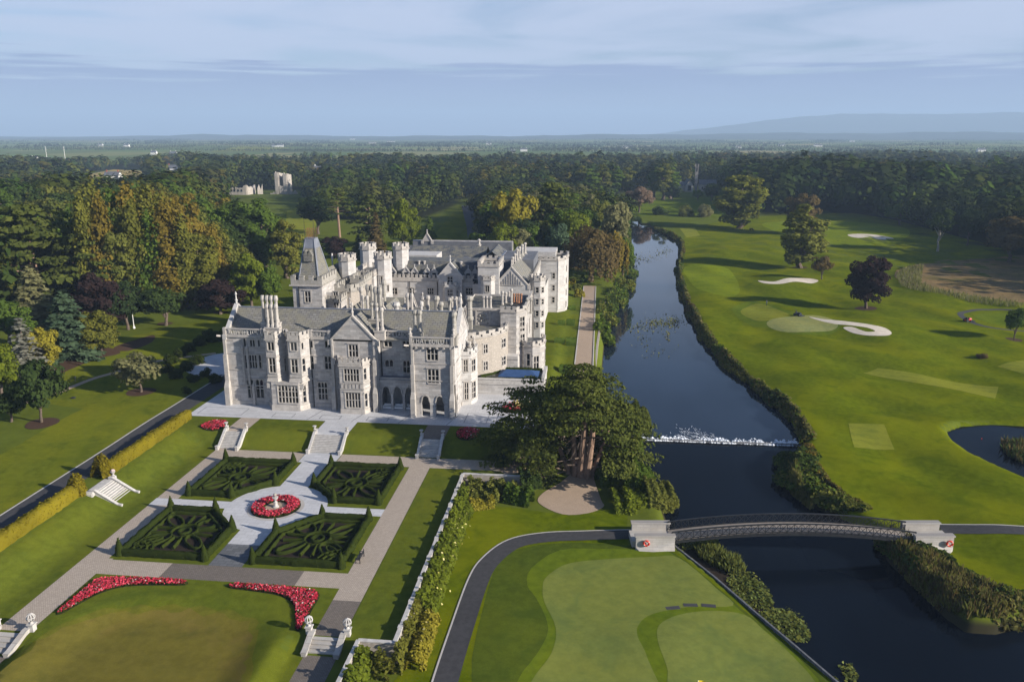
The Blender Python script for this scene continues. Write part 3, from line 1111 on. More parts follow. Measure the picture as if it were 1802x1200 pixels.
def hedge_band(mb, pts, w, h, z0, rng, closed=False, jit=0.05, step=0.45):
 """clipped hedge along pts with a slightly uneven leafy surface"""
 q = [Vector((*p, 0)) for p in pts]
 if closed:
  q.append(q[0])
 res = []
 for a, b in zip(q[:-1], q[1:]):
  n = max(1, int((b - a).length / step))
  res += [a.lerp(b, i / n) for i in range(n)]
 if not closed:
  res.append(q[-1])
 n = len(res)
 prof = [(-0.5, 0), (-0.52, 0.5), (-0.42, 0.95), (0, 1.03), (0.42, 0.95), (0.52, 0.5), (0.5, 0)]
 k = len(prof)
 vs = []
 for i in range(n):
  a = res[i - 1] if (i > 0 or closed) else res[i]
  b = res[(i + 1) % n] if (i < n - 1 or closed) else res[i]
  d = (b - a).normalized()
  s = Vector((-d.y, d.x, 0))
  for pw, ph in prof:
   p = res[i] + s * (pw * w + rng.normal(0, jit))
   vs.append((p.x, p.y, z0 + h * ph + (rng.normal(0, jit) if ph > 0 else 0)))
 fs = []
 for i in range(n if closed else n - 1):
  for j in range(k - 1):
   fs.append((i * k + j, i * k + j + 1, ((i + 1) % n) * k + j + 1, ((i + 1) % n) * k + j))
 if not closed:
  fs += [tuple(range(k)), tuple(range((n - 1) * k + k - 1, (n - 1) * k - 1, -1))]
 mb.add(vs, fs)


def fuzz(mb, rng, per_m2, size):
 """leaf tufts standing on the faces already collected"""
 cs, ns = [], []
 for f in mb.f:
  p = [Vector(mb.v[i]) for i in f[:4]]
  if len(p) < 4:
   continue
  nr = (p[1] - p[0]).cross(p[3] - p[0])
  ar = nr.length
  k = rng.poisson(ar * per_m2)
  for _ in range(k):
   a, b = rng.random(), rng.random()
   cs.append(p[0].lerp(p[1], a).lerp(p[3].lerp(p[2], a), b))
   ns.append(nr.normalized())
 if not cs:
  return np.zeros((0, 3)), np.zeros((0, 4), int)
 c = np.array(cs)
 nn = np.array(ns) + rng.normal(0, 0.7, (len(cs), 3))
 return leaves(c, nn, rng.uniform(size * 0.6, size * 1.3, len(c)), rng)


def leafy(name, mb, mat, parent, rng, per_m2=10, size=0.09, origin=None):
 v0 = np.array(mb.v)
 v1, f1 = fuzz(mb, rng, per_m2, size)
 ox = np.array(origin if origin is not None else (tuple(parent.location) if parent else (0, 0, 0)))
 quads = np.array([f for f in mb.f if len(f) == 4])
 v = np.concatenate([v0, v1]) - ox
 f = np.concatenate([quads, f1 + len(v0)])
 o = np_obj(name, v, f, mat, parent)
 return o


def arc(cx, cy, rx, ry, a0, a1, n=14, rot=0.):
 o = []
 for i in range(n + 1):
  a = R(a0 + (a1 - a0) * i / n)
  x, y = rx * math.cos(a), ry * math.sin(a)
  o.append((cx + x * math.cos(rot) - y * math.sin(rot), cy + x * math.sin(rot) + y * math.cos(rot)))
 return o


CONES = [(14.0, 14.4), (3.05, 14.5), (2.95, 7.1), (7.5, 2.4), (13.9, 2.45)]
rngh = np.random.default_rng(11)
cone_mesh = []
for k in range(3):
 cb = MB()
 prof = [(0.62, 0.0), (0.66, 0.35), (0.55, 0.9), (0.38, 1.5), (0.2, 2.05), (0.04, 2.45)]
 n = 10
 vs = [(r * (1 + rngh.normal(0, .05)) * math.cos(a * 2 * math.pi / n), r * (1 + rngh.normal(0, .05)) * math.sin(a * 2 * math.pi / n), z) for r, z in prof for a in range(n)]
 cb.add(vs, [(j * n + a, j * n + (a + 1) % n, (j + 1) * n + (a + 1) % n, (j + 1) * n + a) for j in range(len(prof) - 1) for a in range(n)])
 v1, f1 = fuzz(cb, rngh, 26, 0.1)
 cone_mesh.append(mesh_np('topiary_cone', np.concatenate([np.array(cb.v), v1]), np.concatenate([np.array(cb.f), f1 + len(cb.v)]), M['leaf_box']))
CORNER = ['outermost corner', 'corner by the middle walk', 'corner where that walk meets the circle', 'corner where the side walk meets the circle', 'outer corner by the side walk']
for (sx, sy), nm in WHERE.items():
 root = empty('box_parterre', (gcx + sx * 8.5, gcy + sy * 8.4, 0.02), 0, 'dark clipped box hedge parterre with scroll pattern, %s of the four around the circle' % nm, 'parterre', 'box parterres around the circle')
 T = lambda pts: [(gcx + sx * a, gcy + sy * b) for a, b in pts]
 out_l = [(13.9, 14.4), (3.1, 14.4), (3.1, 7.3), (7.6, 2.5), (13.9, 2.5)]
 hb = MB()
 hedge_band(hb, T(out_l), 0.62, 0.85, 0.02, rngh, True)
 leafy('border_hedge', hb, M['leaf_box'], root, rngh, 16, 0.09)
 sb = MB()
 sb.add([(*p, 0.04) for p in T([(13.6, 14.1), (3.4, 14.1), (3.4, 7.45), (7.75, 2.8), (13.6, 2.8)])], [(0, 1, 2, 3, 4)] if sx * sy < 0 else [(4, 3, 2, 1, 0)])
 sb.build('soil_bed', M['soil'], root)
 ib = MB()
 c0 = (8.9, 8.3)
 hd = lambda pts, w=0.34, closed=False: hedge_band(ib, T(pts), w * 0.85, 0.44, 0.03, rngh, closed, 0.035, 0.4)
 hd(arc(*c0, 0.75, 0.75, 0, 360, 14)[:-1], closed=True)
 hd(arc(*c0, 1.65, 1.65, 0, 360, 20)[:-1], closed=True)
 r45 = R(45)
 for dg, ln in ((45, 3.1), (225, 2.5), (135, 2.7), (315, 2.7)):      # double loops out along the diagonals
  d_ = R(dg)
  k_ = 1.9 + ln * 0.62
  mx_, my_ = c0[0] + k_ * math.cos(d_), c0[1] + k_ * math.sin(d_)
  wide = 1.15 if dg in (45, 225) else 0.8
  hd(arc(mx_, my_, ln * 0.72, wide, 0, 360, 24, d_)[:-1], 0.34, True)
  if dg == 45:
   hd(arc(mx_ + 0.1 * math.cos(d_), my_ + 0.1 * math.sin(d_), ln * 0.42, 0.42, 0, 360, 16, d_)[:-1], 0.26, True)
 for dg in (90, 270, 0, 180):                           # pairs of straight spokes between the loops
  d_ = R(dg)
  for o_ in (-0.5, 0.5):
   hd([(c0[0] + 1.7 * math.cos(d_) - o_ * math.sin(d_), c0[1] + 1.7 * math.sin(d_) + o_ * math.cos(d_)), (c0[0] + 4.2 * math.cos(d_) - 1.5 * o_ * math.sin(d_), c0[1] + 4.2 * math.sin(d_) + 1.5 * o_ * math.cos(d_))], 0.3)
 for r in (1.3, 2.0, 2.7):                             # corner scallops
  hd([(13.2 - r * math.cos(a), 13.7 - r * math.sin(a)) for a in np.linspace(0.0, math.pi / 2, 7)], 0.3)
 hd([(13.05, 13.55), (4.0, 13.55), (4.0, 7.7), (8.0, 3.4), (13.05, 3.4)], 0.34, True)
 leafy('scroll_hedge', ib, M['leaf_box'], root, rngh, 12, 0.085)
 for k, (a, b) in enumerate(CONES):
  o = D.objects.new('topiary_cone', cone_mesh[(k + int(sx + sy)) % 3])
  COL.objects.link(o)
  o.location = (gcx + sx * a, gcy + sy * b, 0.02)
  o.rotation_euler = (0, 0, rngh.random() * 6)
  o.scale = (0.82, 0.82, rngh.uniform(0.84, 0.98))
  tag(o, 'clipped cone topiary, %s parterre, %s' % (nm, CORNER[k]), 'topiary', 'cone topiaries of the parterres')

# ------------------------------------------------------------------ flower beds
def flower_bed(poly, label, dens=26, z=None, petal='petal_red', hgt=0.32, hole=None, group=None):
 cx = sum(p[0] for p in poly) / len(poly)
 cy_ = sum(p[1] for p in poly) / len(poly)
 z = zat(cx, cy_) if z is None else z
 root = empty('flower_bed', (cx, cy_, z + 0.03), 0, label, 'flower bed', group)
 xs, ys = [p[0] for p in poly], [p[1] for p in poly]
 area = (max(xs) - min(xs)) * (max(ys) - min(ys))
 n = int(area * dens)
 px_, py_ = rngh.uniform(min(xs), max(xs), n), rngh.uniform(min(ys), max(ys), n)
 k = sdist(poly, px_, py_) < -0.12
 if hole:
  k &= np.hypot(px_ - hole[0], py_ - hole[1]) > hole[2]
 px_, py_ = px_[k], py_[k]
 zz = np.array([zat(a, b) for a, b in zip(px_, py_)]) + 0.05
 c = np.stack([px_, py_, zz + rngh.uniform(0.5, 1.0, len(px_)) * hgt], 1)
 nn = np.stack([rngh.normal(0, .5, len(px_)), rngh.normal(0, .5, len(px_)), np.ones(len(px_))], 1)
 mi = rngh.choice([0, 1, 2], len(px_), p=[0.86, 0.04, 0.10])
 v, f = leaves(c, nn, rngh.uniform(0.06, 0.14, len(px_)), rngh)
 np_obj('flowers', v - np.array(root.location), f, [M[petal], M['petal_white'], M['leaf_box']], root, mi=mi)
 # dark leaves below the blooms
 c2 = c.copy()
 c2[:, 2] = zz + rngh.uniform(0.1, 0.5, len(px_)) * hgt
 v, f = leaves(c2, nn + rngh.normal(0, .6, nn.shape), rngh.uniform(0.12, 0.24, len(px_)), rngh)
 np_obj('leaves', v - np.array(root.location), f, M['leaf_box'], root)
 s = sheet('soil', poly if not hole else poly, M['soil'], 0.06, True)
 del s['kind']
 s.parent = root
 s.location = -root.location
 return root


bedL = smooth_loop([(-57.0, 70.0), (-56.9, 73.6), (-56.6, 76.6), (-54.0, 77.3), (-50, 77.55), (-46.5, 77.5), (-46.0, 76.6), (-49.5, 76.2), (-52.6, 75.6), (-54.6, 74.0), (-55.6, 71.8), (-56.4, 69.8)], 3)
bedR = [(2 * gcx - x, y) for x, y in bedL][::-1]
flower_bed(bedL, 'left crescent shaped bed of red and pink flowers on the near lawn', 125)
flower_bed(bedR, 'right crescent shaped bed of red and pink flowers on the near lawn', 125)
ringp = [(gcx + 3.35 * math.cos(a * math.pi / 24), gcy + 3.35 * math.sin(a * math.pi / 24)) for a in range(48)]
fr = flower_bed(ringp, 'ring of red flowers around the stone urn in the paved circle', 120, 0.05, hole=(gcx, gcy, 1.55), hgt=0.5)
tag(strip_sheet('gravel_ring', [(gcx + 3.6 * math.cos(a * math.pi / 24), gcy + 3.6 * math.sin(a * math.pi / 24)) for a in range(49)], 0.5, M['concrete'], 0.045,
    'grey stone edging around the ring of red flowers', 'edging'), kind='structure')
gb = MB()
gb.lathe((gcx, gcy, 0.06), [(1.5, 0.0), (1.5, 0.06)], 28)
tag(gb.build('gravel_circle', M['gravel']), 'small gravel circle inside the ring of red flowers', 'gravel circle', kind='structure')
bed3 = smooth_loop(ats([(352, 752), (372, 742), (400, 742), (397, 752), (374, 759)]), 3)
flower_bed(bed3, 'red flower bed on the lawn beside the left terrace stairs', 110)
bed4 = smooth_loop(ats([(803, 760), (815, 754), (842, 756), (846, 768), (828, 775), (806, 772)]), 3)
flower_bed(bed4, 'shaded red flower bed on the lawn beside the cedar', 50)
bed5 = smooth_loop([(-16.2, 133.2), (-13.4, 133.0), (-11.2, 134.0), (-11.0, 136.5), (-13.5, 137), (-15.6, 136.2)], 3)
b5 = flower_bed(bed5, 'small bed of red and yellow flowers on the terrace below the pool wall', 60, hgt=0.9)
cy5 = np.stack([rngh.uniform(-14.4, -11.2, 200), rngh.uniform(133.4, 136.4, 200), 2.2 + rngh.uniform(0.4, 1.4, 200)], 1)
v, f = leaves(cy5, rngh.normal(0, .6, (200, 3)) + np.array([0, 0, 1]), rngh.uniform(0.1, 0.25, 200), rngh)
np_obj('yellow_flowers', v - np.array(b5.location), f, M['petal_yellow'], b5)


# ------------------------------------------------------------------ urns, stairs, walls
def urn_mesh(big=False):
 b = MB()
 b.lathe((0, 0, 0), [(0.3, 0), (0.3, 0.1), (0.14, 0.16), (0.12, 0.3), (0.3, 0.5), (0.42, 0.72), (0.46, 0.82), (0.40, 0.84)], 14)
 return b


urn_a = urn_mesh().mesh('stone_urn', M['trim_white'], smooth=False)
uf = rngh.normal(0, 1, (60, 3))
uf /= np.linalg.norm(uf, axis=1, keepdims=True)
uf[:, 2] = np.abs(uf[:, 2])
v, f = leaves(uf * 0.36 + np.array([0, 0, 0.9]), uf, rngh.uniform(0.09, 0.17, 60), rngh)
urn_fl = mesh_np('flowers', v, f, M['petal_white'])


def stone_urn(x, y, z, label, flowers=True, s=1.0, group='white stone urns on the stair walls'):
 r = empty('stone_urn', (x, y, z), 0, label, 'urn', group)
 o = D.objects.new('bowl', urn_a)
 COL.objects.link(o)
 o.parent = r
 if flowers:
  o = D.objects.new('flowers', urn_fl)
  COL.objects.link(o)
  o.parent = r
 r.scale = (s, s, s)


def stairs(name, x0, x1, yb, yt, zb, zt, n, label, cheek=0.34, axis='y', flip=1, mat='trim_white', posts=True):
 """flight from (yb, zb) up to (yt, zt); x0..x1 across"""
 sw = (lambda a, b: (a, b)) if axis == 'y' else (lambda a, b: (b, a))
 c = sw((x0 + x1) / 2, (yb + yt) / 2)
 root = empty('garden_stairs', (c[0], c[1], zb), 0, label, 'stairs')
 b = MB()
 for i in range(n):
  y0 = yb + (yt - yb) * i / n
  z1 = zb + (zt - zb) * (i + 1) / n
  q = [sw(x0, y0), sw(x1, y0), sw(x1, yt), sw(x0, yt)]
  b.prism(q, zb - 0.3 + i * 0.004, z1)
  nose = [sw(x0 + 0.01, y0 - 0.04 * (1 if yt > yb else -1)), sw(x1 - 0.01, y0 - 0.04 * (1 if yt > yb else -1)), sw(x1 - 0.01, y0 + 0.02), sw(x0 + 0.01, y0 + 0.02)]
  b.prism(nose, z1 - 0.05, z1 + 0.004)
 fix_normals(b.build('steps', M[mat], root))
 for xx in (x0 - cheek / 2, x1 + cheek / 2):
  w_ = MB()
  e = 0.6 if yt > yb else -0.6
  prof = [(yb - e, zb - 0.3), (yb - e, zb + 0.3), (yb, zb + 0.36), (yt, zt + 0.32), (yt + e, zt + 0.32), (yt + e, zb - 0.3)]
  vs = [(*sw(xx - cheek / 2 + 0.03, p), z) for p, z in prof] + [(*sw(xx + cheek / 2 - 0.03, p), z) for p, z in prof]
  k = len(prof)
  w_.add(vs, [tuple(range(k)), tuple(range(2 * k - 1, k - 1, -1))] + [(i, (i + 1) % k, k + (i + 1) % k, k + i) for i in range(k)])
  for a_, b_ in ((1, 2), (2, 3), (3, 4)):
   w_.bar((*sw(xx, prof[a_][0]), prof[a_][1] + 0.06), (*sw(xx, prof[b_][0]), prof[b_][1] + 0.06), cheek + 0.08, 0.12)
  if posts:
   for p_, z_ in ((yb - e, zb), (yt + e, zt)):
    cc = sw(xx, p_)
    w_.box(cc[0] - 0.21, cc[0] + 0.21, cc[1] - 0.21, cc[1] + 0.21, z_ - 0.3, z_ + 0.62)
    w_.box(cc[0] - 0.27, cc[0] + 0.27, cc[1] - 0.27, cc[1] + 0.27, z_ + 0.62, z_ + 0.7)
  fix_normals(w_.build('side_wall', M[mat], root))
 return root


stairs('garden_stairs', -45.6, -40.6, 116.2, 119.2, 0.03, 2.02, 11, 'wide pale stone stairs in the middle below the terrace')
stairs('garden_stairs', -60.9, -57.9, 116.2, 119.0, 0.03, 2.02, 11, 'pale stone stairs left below the terrace')
stairs('garden_stairs', -27.6, -24.5, 116.2, 119.0, 0.03, 2.02, 11, 'shaded stone stairs right below the terrace')
for x, nm in ((-45.85, 'left wall of the middle stairs'), (-40.35, 'right wall of the middle stairs'), (-61.15, 'left wall of the left stairs'),
    (-57.65, 'right wall of the left stairs'), (-27.85, 'left wall of the shaded stairs'), (-24.25, 'right wall of the shaded stairs')):
 stone_urn(x, 119.6, 2.7, 'white stone urn at the top of the %s' % nm, False, 0.75)
# side stairs coming down from the hedge gate: a landing and splayed walls
stairs('garden_stairs', 94.6, 98.5, -65.1, -68.3, 0.03, 2.02, 10, 'white stone side stairs coming down from the golden hedge', axis='x', posts=False)
lb = MB()
lb.prism([(-69.6, 93.6), (-68.25, 93.6), (-68.25, 99.5), (-69.6, 99.5)], 1.2, 2.1)
for q in (((-69.7, 93.7), (-68.2, 93.9)), ((-69.7, 99.4), (-68.2, 99.2))):
 lb.wall_box(*q, -0.18, 0.18, 1.2, 2.4)
fix_normals(lb.build('stair_landing', M['trim_white']))
D.objects['stair_landing'].parent = None
tag(D.objects['stair_landing'], 'white stone landing at the top of the side stairs by the hedge', 'landing')
stone_urn(-68.6, 99.3, 2.41, 'white flower urn on the far wall of the side stairs', True, 0.75)
# near flights down to the lower walk
stairs('garden_stairs', -60.9, -58.1, 63.8, 66.2, -0.72, 0.02, 4, 'low stone steps at the near end of the left path', 0.55, mat='concrete', posts=False)
stairs('garden_stairs', -28.0, -25.2, 67.2, 69.0, -0.72, 0.02, 4, 'low stone steps at the near end of the right path', 0.55, mat='concrete', posts=False)


def pier(x, y, z, h=0.95):
 b = MB()
 b.box(x - 0.36, x + 0.36, y - 0.36, y + 0.36, z, z + 0.15)
 b.box(x - 0.28, x + 0.28, y - 0.28, y + 0.28, z + 0.15, z + h)
 b.box(x - 0.37, x + 0.37, y - 0.37, y + 0.37, z + h, z + h + 0.1)
 return b


def basket_ball(x, y, z, label):
 """pierced stone ball on a moulded foot"""
 r = empty('stone_basket', (x, y, z), 0, label, 'stone ornament', 'stone ornaments of the near steps')
 b = MB()
 b.lathe((0, 0, 0), [(0.24, 0), (0.12, 0.1), (0.1, 0.2), (0.26, 0.3)], 12)
 o = b.build('foot', M['trim_white'])
 o.parent = r
 b = MB()
 for k in range(4):
  t = MB()
  t.torus((0, 0, 0), 0.4, 0.055, 20, 6, 'x')
  a = k * math.pi / 4
  b.add([(px * math.cos(a) - py * math.sin(a), px * math.sin(a) + py * math.cos(a), pz + 0.68) for px, py, pz in t.v], t.f)
 b.torus((0, 0, 0.68), 0.4, 0.05, 20, 6, 'z')
 o = b.build('ball', M['trim_white'])
 o.parent = r


for x, y, nm in ((-61.55, 66.9, 'left pier of the left steps'), (-57.45, 66.8, 'right pier of the left steps'), (-28.65, 69.5, 'left pier of the near right steps'), (-24.55, 69.5, 'right pier of the near right steps')):
 z = 0.0
 o = pier(x, y, z - 0.2).build('stone_pier', M['trim_white'])
 tag(o, 'white stone pier, the %s' % nm, 'pier', 'stone piers of the near steps')
 basket_ball(x, y, z + 0.87, 'pierced white stone ball on the %s' % nm)

# urn in the flower ring
ub = empty('stone_urn', (gcx, gcy, 0.12), 0, 'tall carved stone urn in the middle of the ring of red flowers', 'urn')
b = MB()
b.lathe((gcx, gcy, 0.12), [(0.6, 0), (0.6, 0.15), (0.38, 0.25), (0.33, 0.8), (0.42, 0.9), (0.2, 1.0), (0.16, 1.2), (0.42, 1.45), (0.55, 1.7), (0.6, 1.85), (0.5, 1.87)], 16)
b.build('pedestal_bowl', M['trim_white'], ub)
b = MB()
b.lathe((gcx, gcy, 1.99), [(0.3, 0), (0.16, 0.1), (0.3, 0.25), (0.36, 0.45), (0.25, 0.62), (0.04, 0.7)], 12)
b.build('finial', M['lichen'], ub)
ub.scale = (0.72, 0.72, 0.8)

# bench beside the near right parterre
bx, by = at(633, 985)[:2]
bench = empty('park_bench', (bx, by, 0.03), R(-90), 'dark garden bench beside the near right parterre', 'bench')
def benchpart(nm, boxes):
 b = MB()
 for q in boxes:
  b.box(*q)
 o = b.build(nm, M['iron'])
 o.parent = bench
benchpart('seat', [(-0.9, 0.9, -0.25 + k * 0.13, -0.15 + k * 0.13, 0.43, 0.47) for k in range(4)])
benchpart('backrest', [(-0.9, 0.9, 0.28, 0.32, 0.55 + k * 0.15, 0.65 + k * 0.15) for k in range(3)])
for sx in (-0.85, 0.85):
 benchpart('leg', [(sx - 0.04, sx + 0.04, -0.25, -0.18, 0, 0.64)])
 benchpart('leg', [(sx - 0.04, sx + 0.04, 0.25, 0.33, 0, 1.0)])
 benchpart('armrest', [(sx - 0.045, sx + 0.045, -0.27, 0.33, 0.64, 0.69)])

# garden edge wall with coping; ivy and shrubs on its low side
gw = empty('garden_wall', (-19.3, 88, -2), 0, 'long pale retaining wall along the right edge of the garden', 'wall')
b, c = MB(), MB()
for k, (A, B) in enumerate(zip(RETAIN[:-1], RETAIN[1:])):
 e = 0.012 * k
 b.wall_box(A, B, -0.17 - e, 0.15, -3.2, 0.55 + e)
 c.wall_box(A, B, -0.22 - e, 0.2 + e, 0.56 + e, 0.68 + e)
fix_normals(b.build('masonry', M['rubble'], gw))
fix_normals(c.build('coping', M['trim_white'], gw))
b = MB()
for k in range(9):
 yy = 70.5 + k * 4.7
 b.box(-19.5, -19.0, yy - 0.25, yy + 0.25, 0.69, 0.86)
b.build('coping_block', M['trim_white'], gw)


def leaf_mass(name, segs, mat, rng, n, label=None, cat=None, size=0.16, parent=None, kind=None, group=None, nz=0.4):
 """leaf tufts filling rounded ridges: segs = [(x0, y0, x1, y1, half width, base z, height)]"""
 cs, ns = [], []
 tot = sum(math.hypot(s[2] - s[0], s[3] - s[1]) + s[4] for s in segs)
 for s in segs:
  ln = math.hypot(s[2] - s[0], s[3] - s[1])
  k = int(n * (ln + s[4]) / tot)
  t = rng.random(k)
  a = rng.uniform(0, math.pi, k)
  dx, dy = ((s[2] - s[0]) / ln, (s[3] - s[1]) / ln) if ln > 0 else (1, 0)
  rr = rng.uniform(0.72, 1.06, k)
  # lumps along the ridge
  lump = 1 + 0.16 * np.sin(t * ln * 1.7 + s[0]) + 0.12 * np.sin(t * ln * 3.9 + s[1])
  off = np.cos(a) * s[4] * rr * (0.8 + 0.2 * lump)
  up = np.sin(a) * s[6] * rr * lump
  cs.append(np.stack([s[0] + dx * ln * t - dy * off, s[1] + dy * ln * t + dx * off, s[5] + up], 1))
  ns.append(np.stack([-dy * np.cos(a), dx * np.cos(a), np.sin(a) + nz], 1) + rng.normal(0, 0.55, (k, 3)))
 c, nn = np.concatenate(cs), np.concatenate(ns)
 v, f = leaves(c, nn, rng.uniform(size * 0.6, size * 1.4, len(c)), rng)
 loc = np.array(parent.location) if parent else c.mean(0) * np.array([1, 1, 0]) + np.array([0, 0, c[:, 2].min()])
 o = np_obj(name, v - loc, f, mat, parent, (0, 0, 0) if parent else loc)
 return tag(o, label, cat, group, kind)


rv = np.random.default_rng(21)
seg_low = [(-18.55, 76 + k * 3.3, -18.5, 79.5 + k * 3.3, 0.95, -2.1, 2.75) for k in range(9)] + [(-17.7 + 0.1 * math.sin(k * 2.1), 76.5 + k * 3.3, -17.6, 79.6 + k * 3.3, 0.85 + 0.15 * math.sin(k * 3), -2.2, 1.7) for k in range(8)]
border = leaf_mass('wall_shrubs', seg_low, M['leaf_bright'], rv, 15000, 'long green shrub border with pale blooms against the garden wall', 'shrubs', 0.19)
leaf_mass('blooms', [(-17.7, 78, -17.4, 106, 1.7, -1.9, 2.3), (-17.3, 68, -17.6, 77, 0.8, -1.9, 1.4)], M['petal_yellow'], rv, 70, size=0.15, parent=border)
leaf_mass('wall_ivy', [(-18.75, 66.5, -18.75, 77.6, 0.55, -2.1, 2.6), (-19.1, 66, -22.4, 66.9, 0.7, -2.1, 2.5)], M['leaf_rust_green'], rv, 2600, 'rust tinged ivy on the near end of the garden wall', 'ivy', 0.17)
leaf_mass('wall_shrubs', [(-22.2, 60, -22.2, 67, 1.0, -2.2, 2.9), (-20.4, 66.6, -22, 66.6, 0.8, -2.2, 2.4)], M['leaf_bright'], rv, 2600, 'leafy green shrubs in the near corner of the garden wall', 'shrubs', 0.19)
leaf_mass('wall_shrubs', [(-17.2, 67.2, -17.3, 76, 1.15, -2.1, 1.6)], M['leaf_yellow'], rv, 1900, 'low yellowish shrubs in front of the rust tinged ivy', 'shrubs', 0.17)
leaf_mass('wall_shrubs', [(-18.2, 107.8, -11.0, 107.8, 1.3, -2.1, 2.5), (-17.8, 105, -13.5, 105.8, 1.0, -2.1, 1.7)], M['leaf_olive'], rv, 3600, 'olive green shrubs below the far end of the garden wall', 'shrubs', 0.2)
leaf_mass('wall_shrubs', [(-17.2, 103.2, -14.0, 104.3, 0.9, -2.1, 1.5)], M['leaf_yellow'], rv, 1100, 'yellow flowering shrubs near the far corner of the garden wall', 'shrubs', 0.18)
leaf_mass('wall_shrubs', [(-12.5, 106.6, -8.6, 105.4, 1.2, -1.9, 2.2)], M['leaf_green'], rv, 1500, 'dark green shrubs between the wall end and the gravel', 'shrubs', 0.2)

# golden hedge along the drive
gh = MB()
hedge_band(gh, [(-70.6, 46), (-70.45, 93.2)], 1.7, 1.65, 1.95, rngh, False, 0.07, 0.7)
o = leafy('clipped_hedge', gh, M['leaf_gold'], None, rngh, 16, 0.13)
tag(o, 'long clipped golden hedge along the drive, near half', 'hedge', 'golden hedges along the drive')
gh = MB()
hedge_band(gh, [(-70.4, 99.8), (-70.3, 124.0)], 1.6, 1.65, 1.95, rngh, False, 0.07, 0.7)
o = leafy('clipped_hedge', gh, M['leaf_gold'], None, rngh, 16, 0.13)
tag(o, 'clipped golden hedge from the side stairs to the terrace', 'hedge', 'golden hedges along the drive')
for k, (yy, rr, hh, nm) in enumerate(((93.6, 1.35, 2.7, 'near'), (99.4, 1.6, 3.0, 'far'))):
 leaf_mass('clipped_shrub', [(-70.5, yy - 0.5, -70.4, yy + 0.6, rr, 1.9, hh), (-70.6, yy - 0.2, -70.3, yy + 0.2, rr * 0.8, 2.3, hh * 0.9)], M['leaf_gold'], rv, 2600,
    'tall golden clipped bush on the %s side of the hedge gate' % nm, 'bush', 0.15)

# drive on the left
drive = [(-74.4, 40), (-74.3, 80), (-74.25, 120), (-74.2, 140), (-73.9, 150), (-74.5, 158)]
drive = smooth_loop(drive, 5, False)
strip_sheet('road', drive, 3.8, M['asphalt'], 0.035, 'dark asphalt drive beside the golden hedge', 'road')
strip_sheet('kerb', drive, 0.28, M['kerb'], 0.05, 'pale kerb line along the drive', 'kerb', shift=2.05)
tc_ = at(392, 640)
sheet('forecourt', smooth_loop([(tc_[0] + 7 * math.cos(a), tc_[1] + 9 * math.sin(a)) for a in np.linspace(0, 2 * math.pi, 12)[:-1]], 3), M['paving'], 0.045, True, 'pale gravel forecourt left of the house', 'forecourt')
sheet('road', smooth_loop([(-76, 146), (-68.5, 146), (-67, 160), (-72, 163), (-76.5, 158)], 3), M['asphalt'], 0.032, True, 'asphalt turning place by the house corner', 'road')

# ------------------------------------------------------------------ the manor house
MZ = 2.0
manor = empty('manor_house', (-44, 150, MZ), 0, 'large grey limestone manor house with battlements, gables, turrets and many chimneys', 'manor')
MO = tuple(manor.location)
WALL, NEWW, TRIM, ROOF, DARKROOF, RUB = MB(), MB(), MB(), MB(), MB(), MB()


def flush():
 for mb_, nm, mt in ((WALL, 'wall', 'stone'), (NEWW, 'wall', 'stone_new'), (RUB, 'wall', 'rubble'), (TRIM, 'stone_trim', 'trim'), (ROOF, 'roof', 'slate'), (DARKROOF, 'roof', 'slate_dark')):
  if mb_.v:
   mb_.build(nm, M[mt], manor)
   mb_.v, mb_.f, mb_.m = [], [], []


win_cache = {}
win_count = [0]


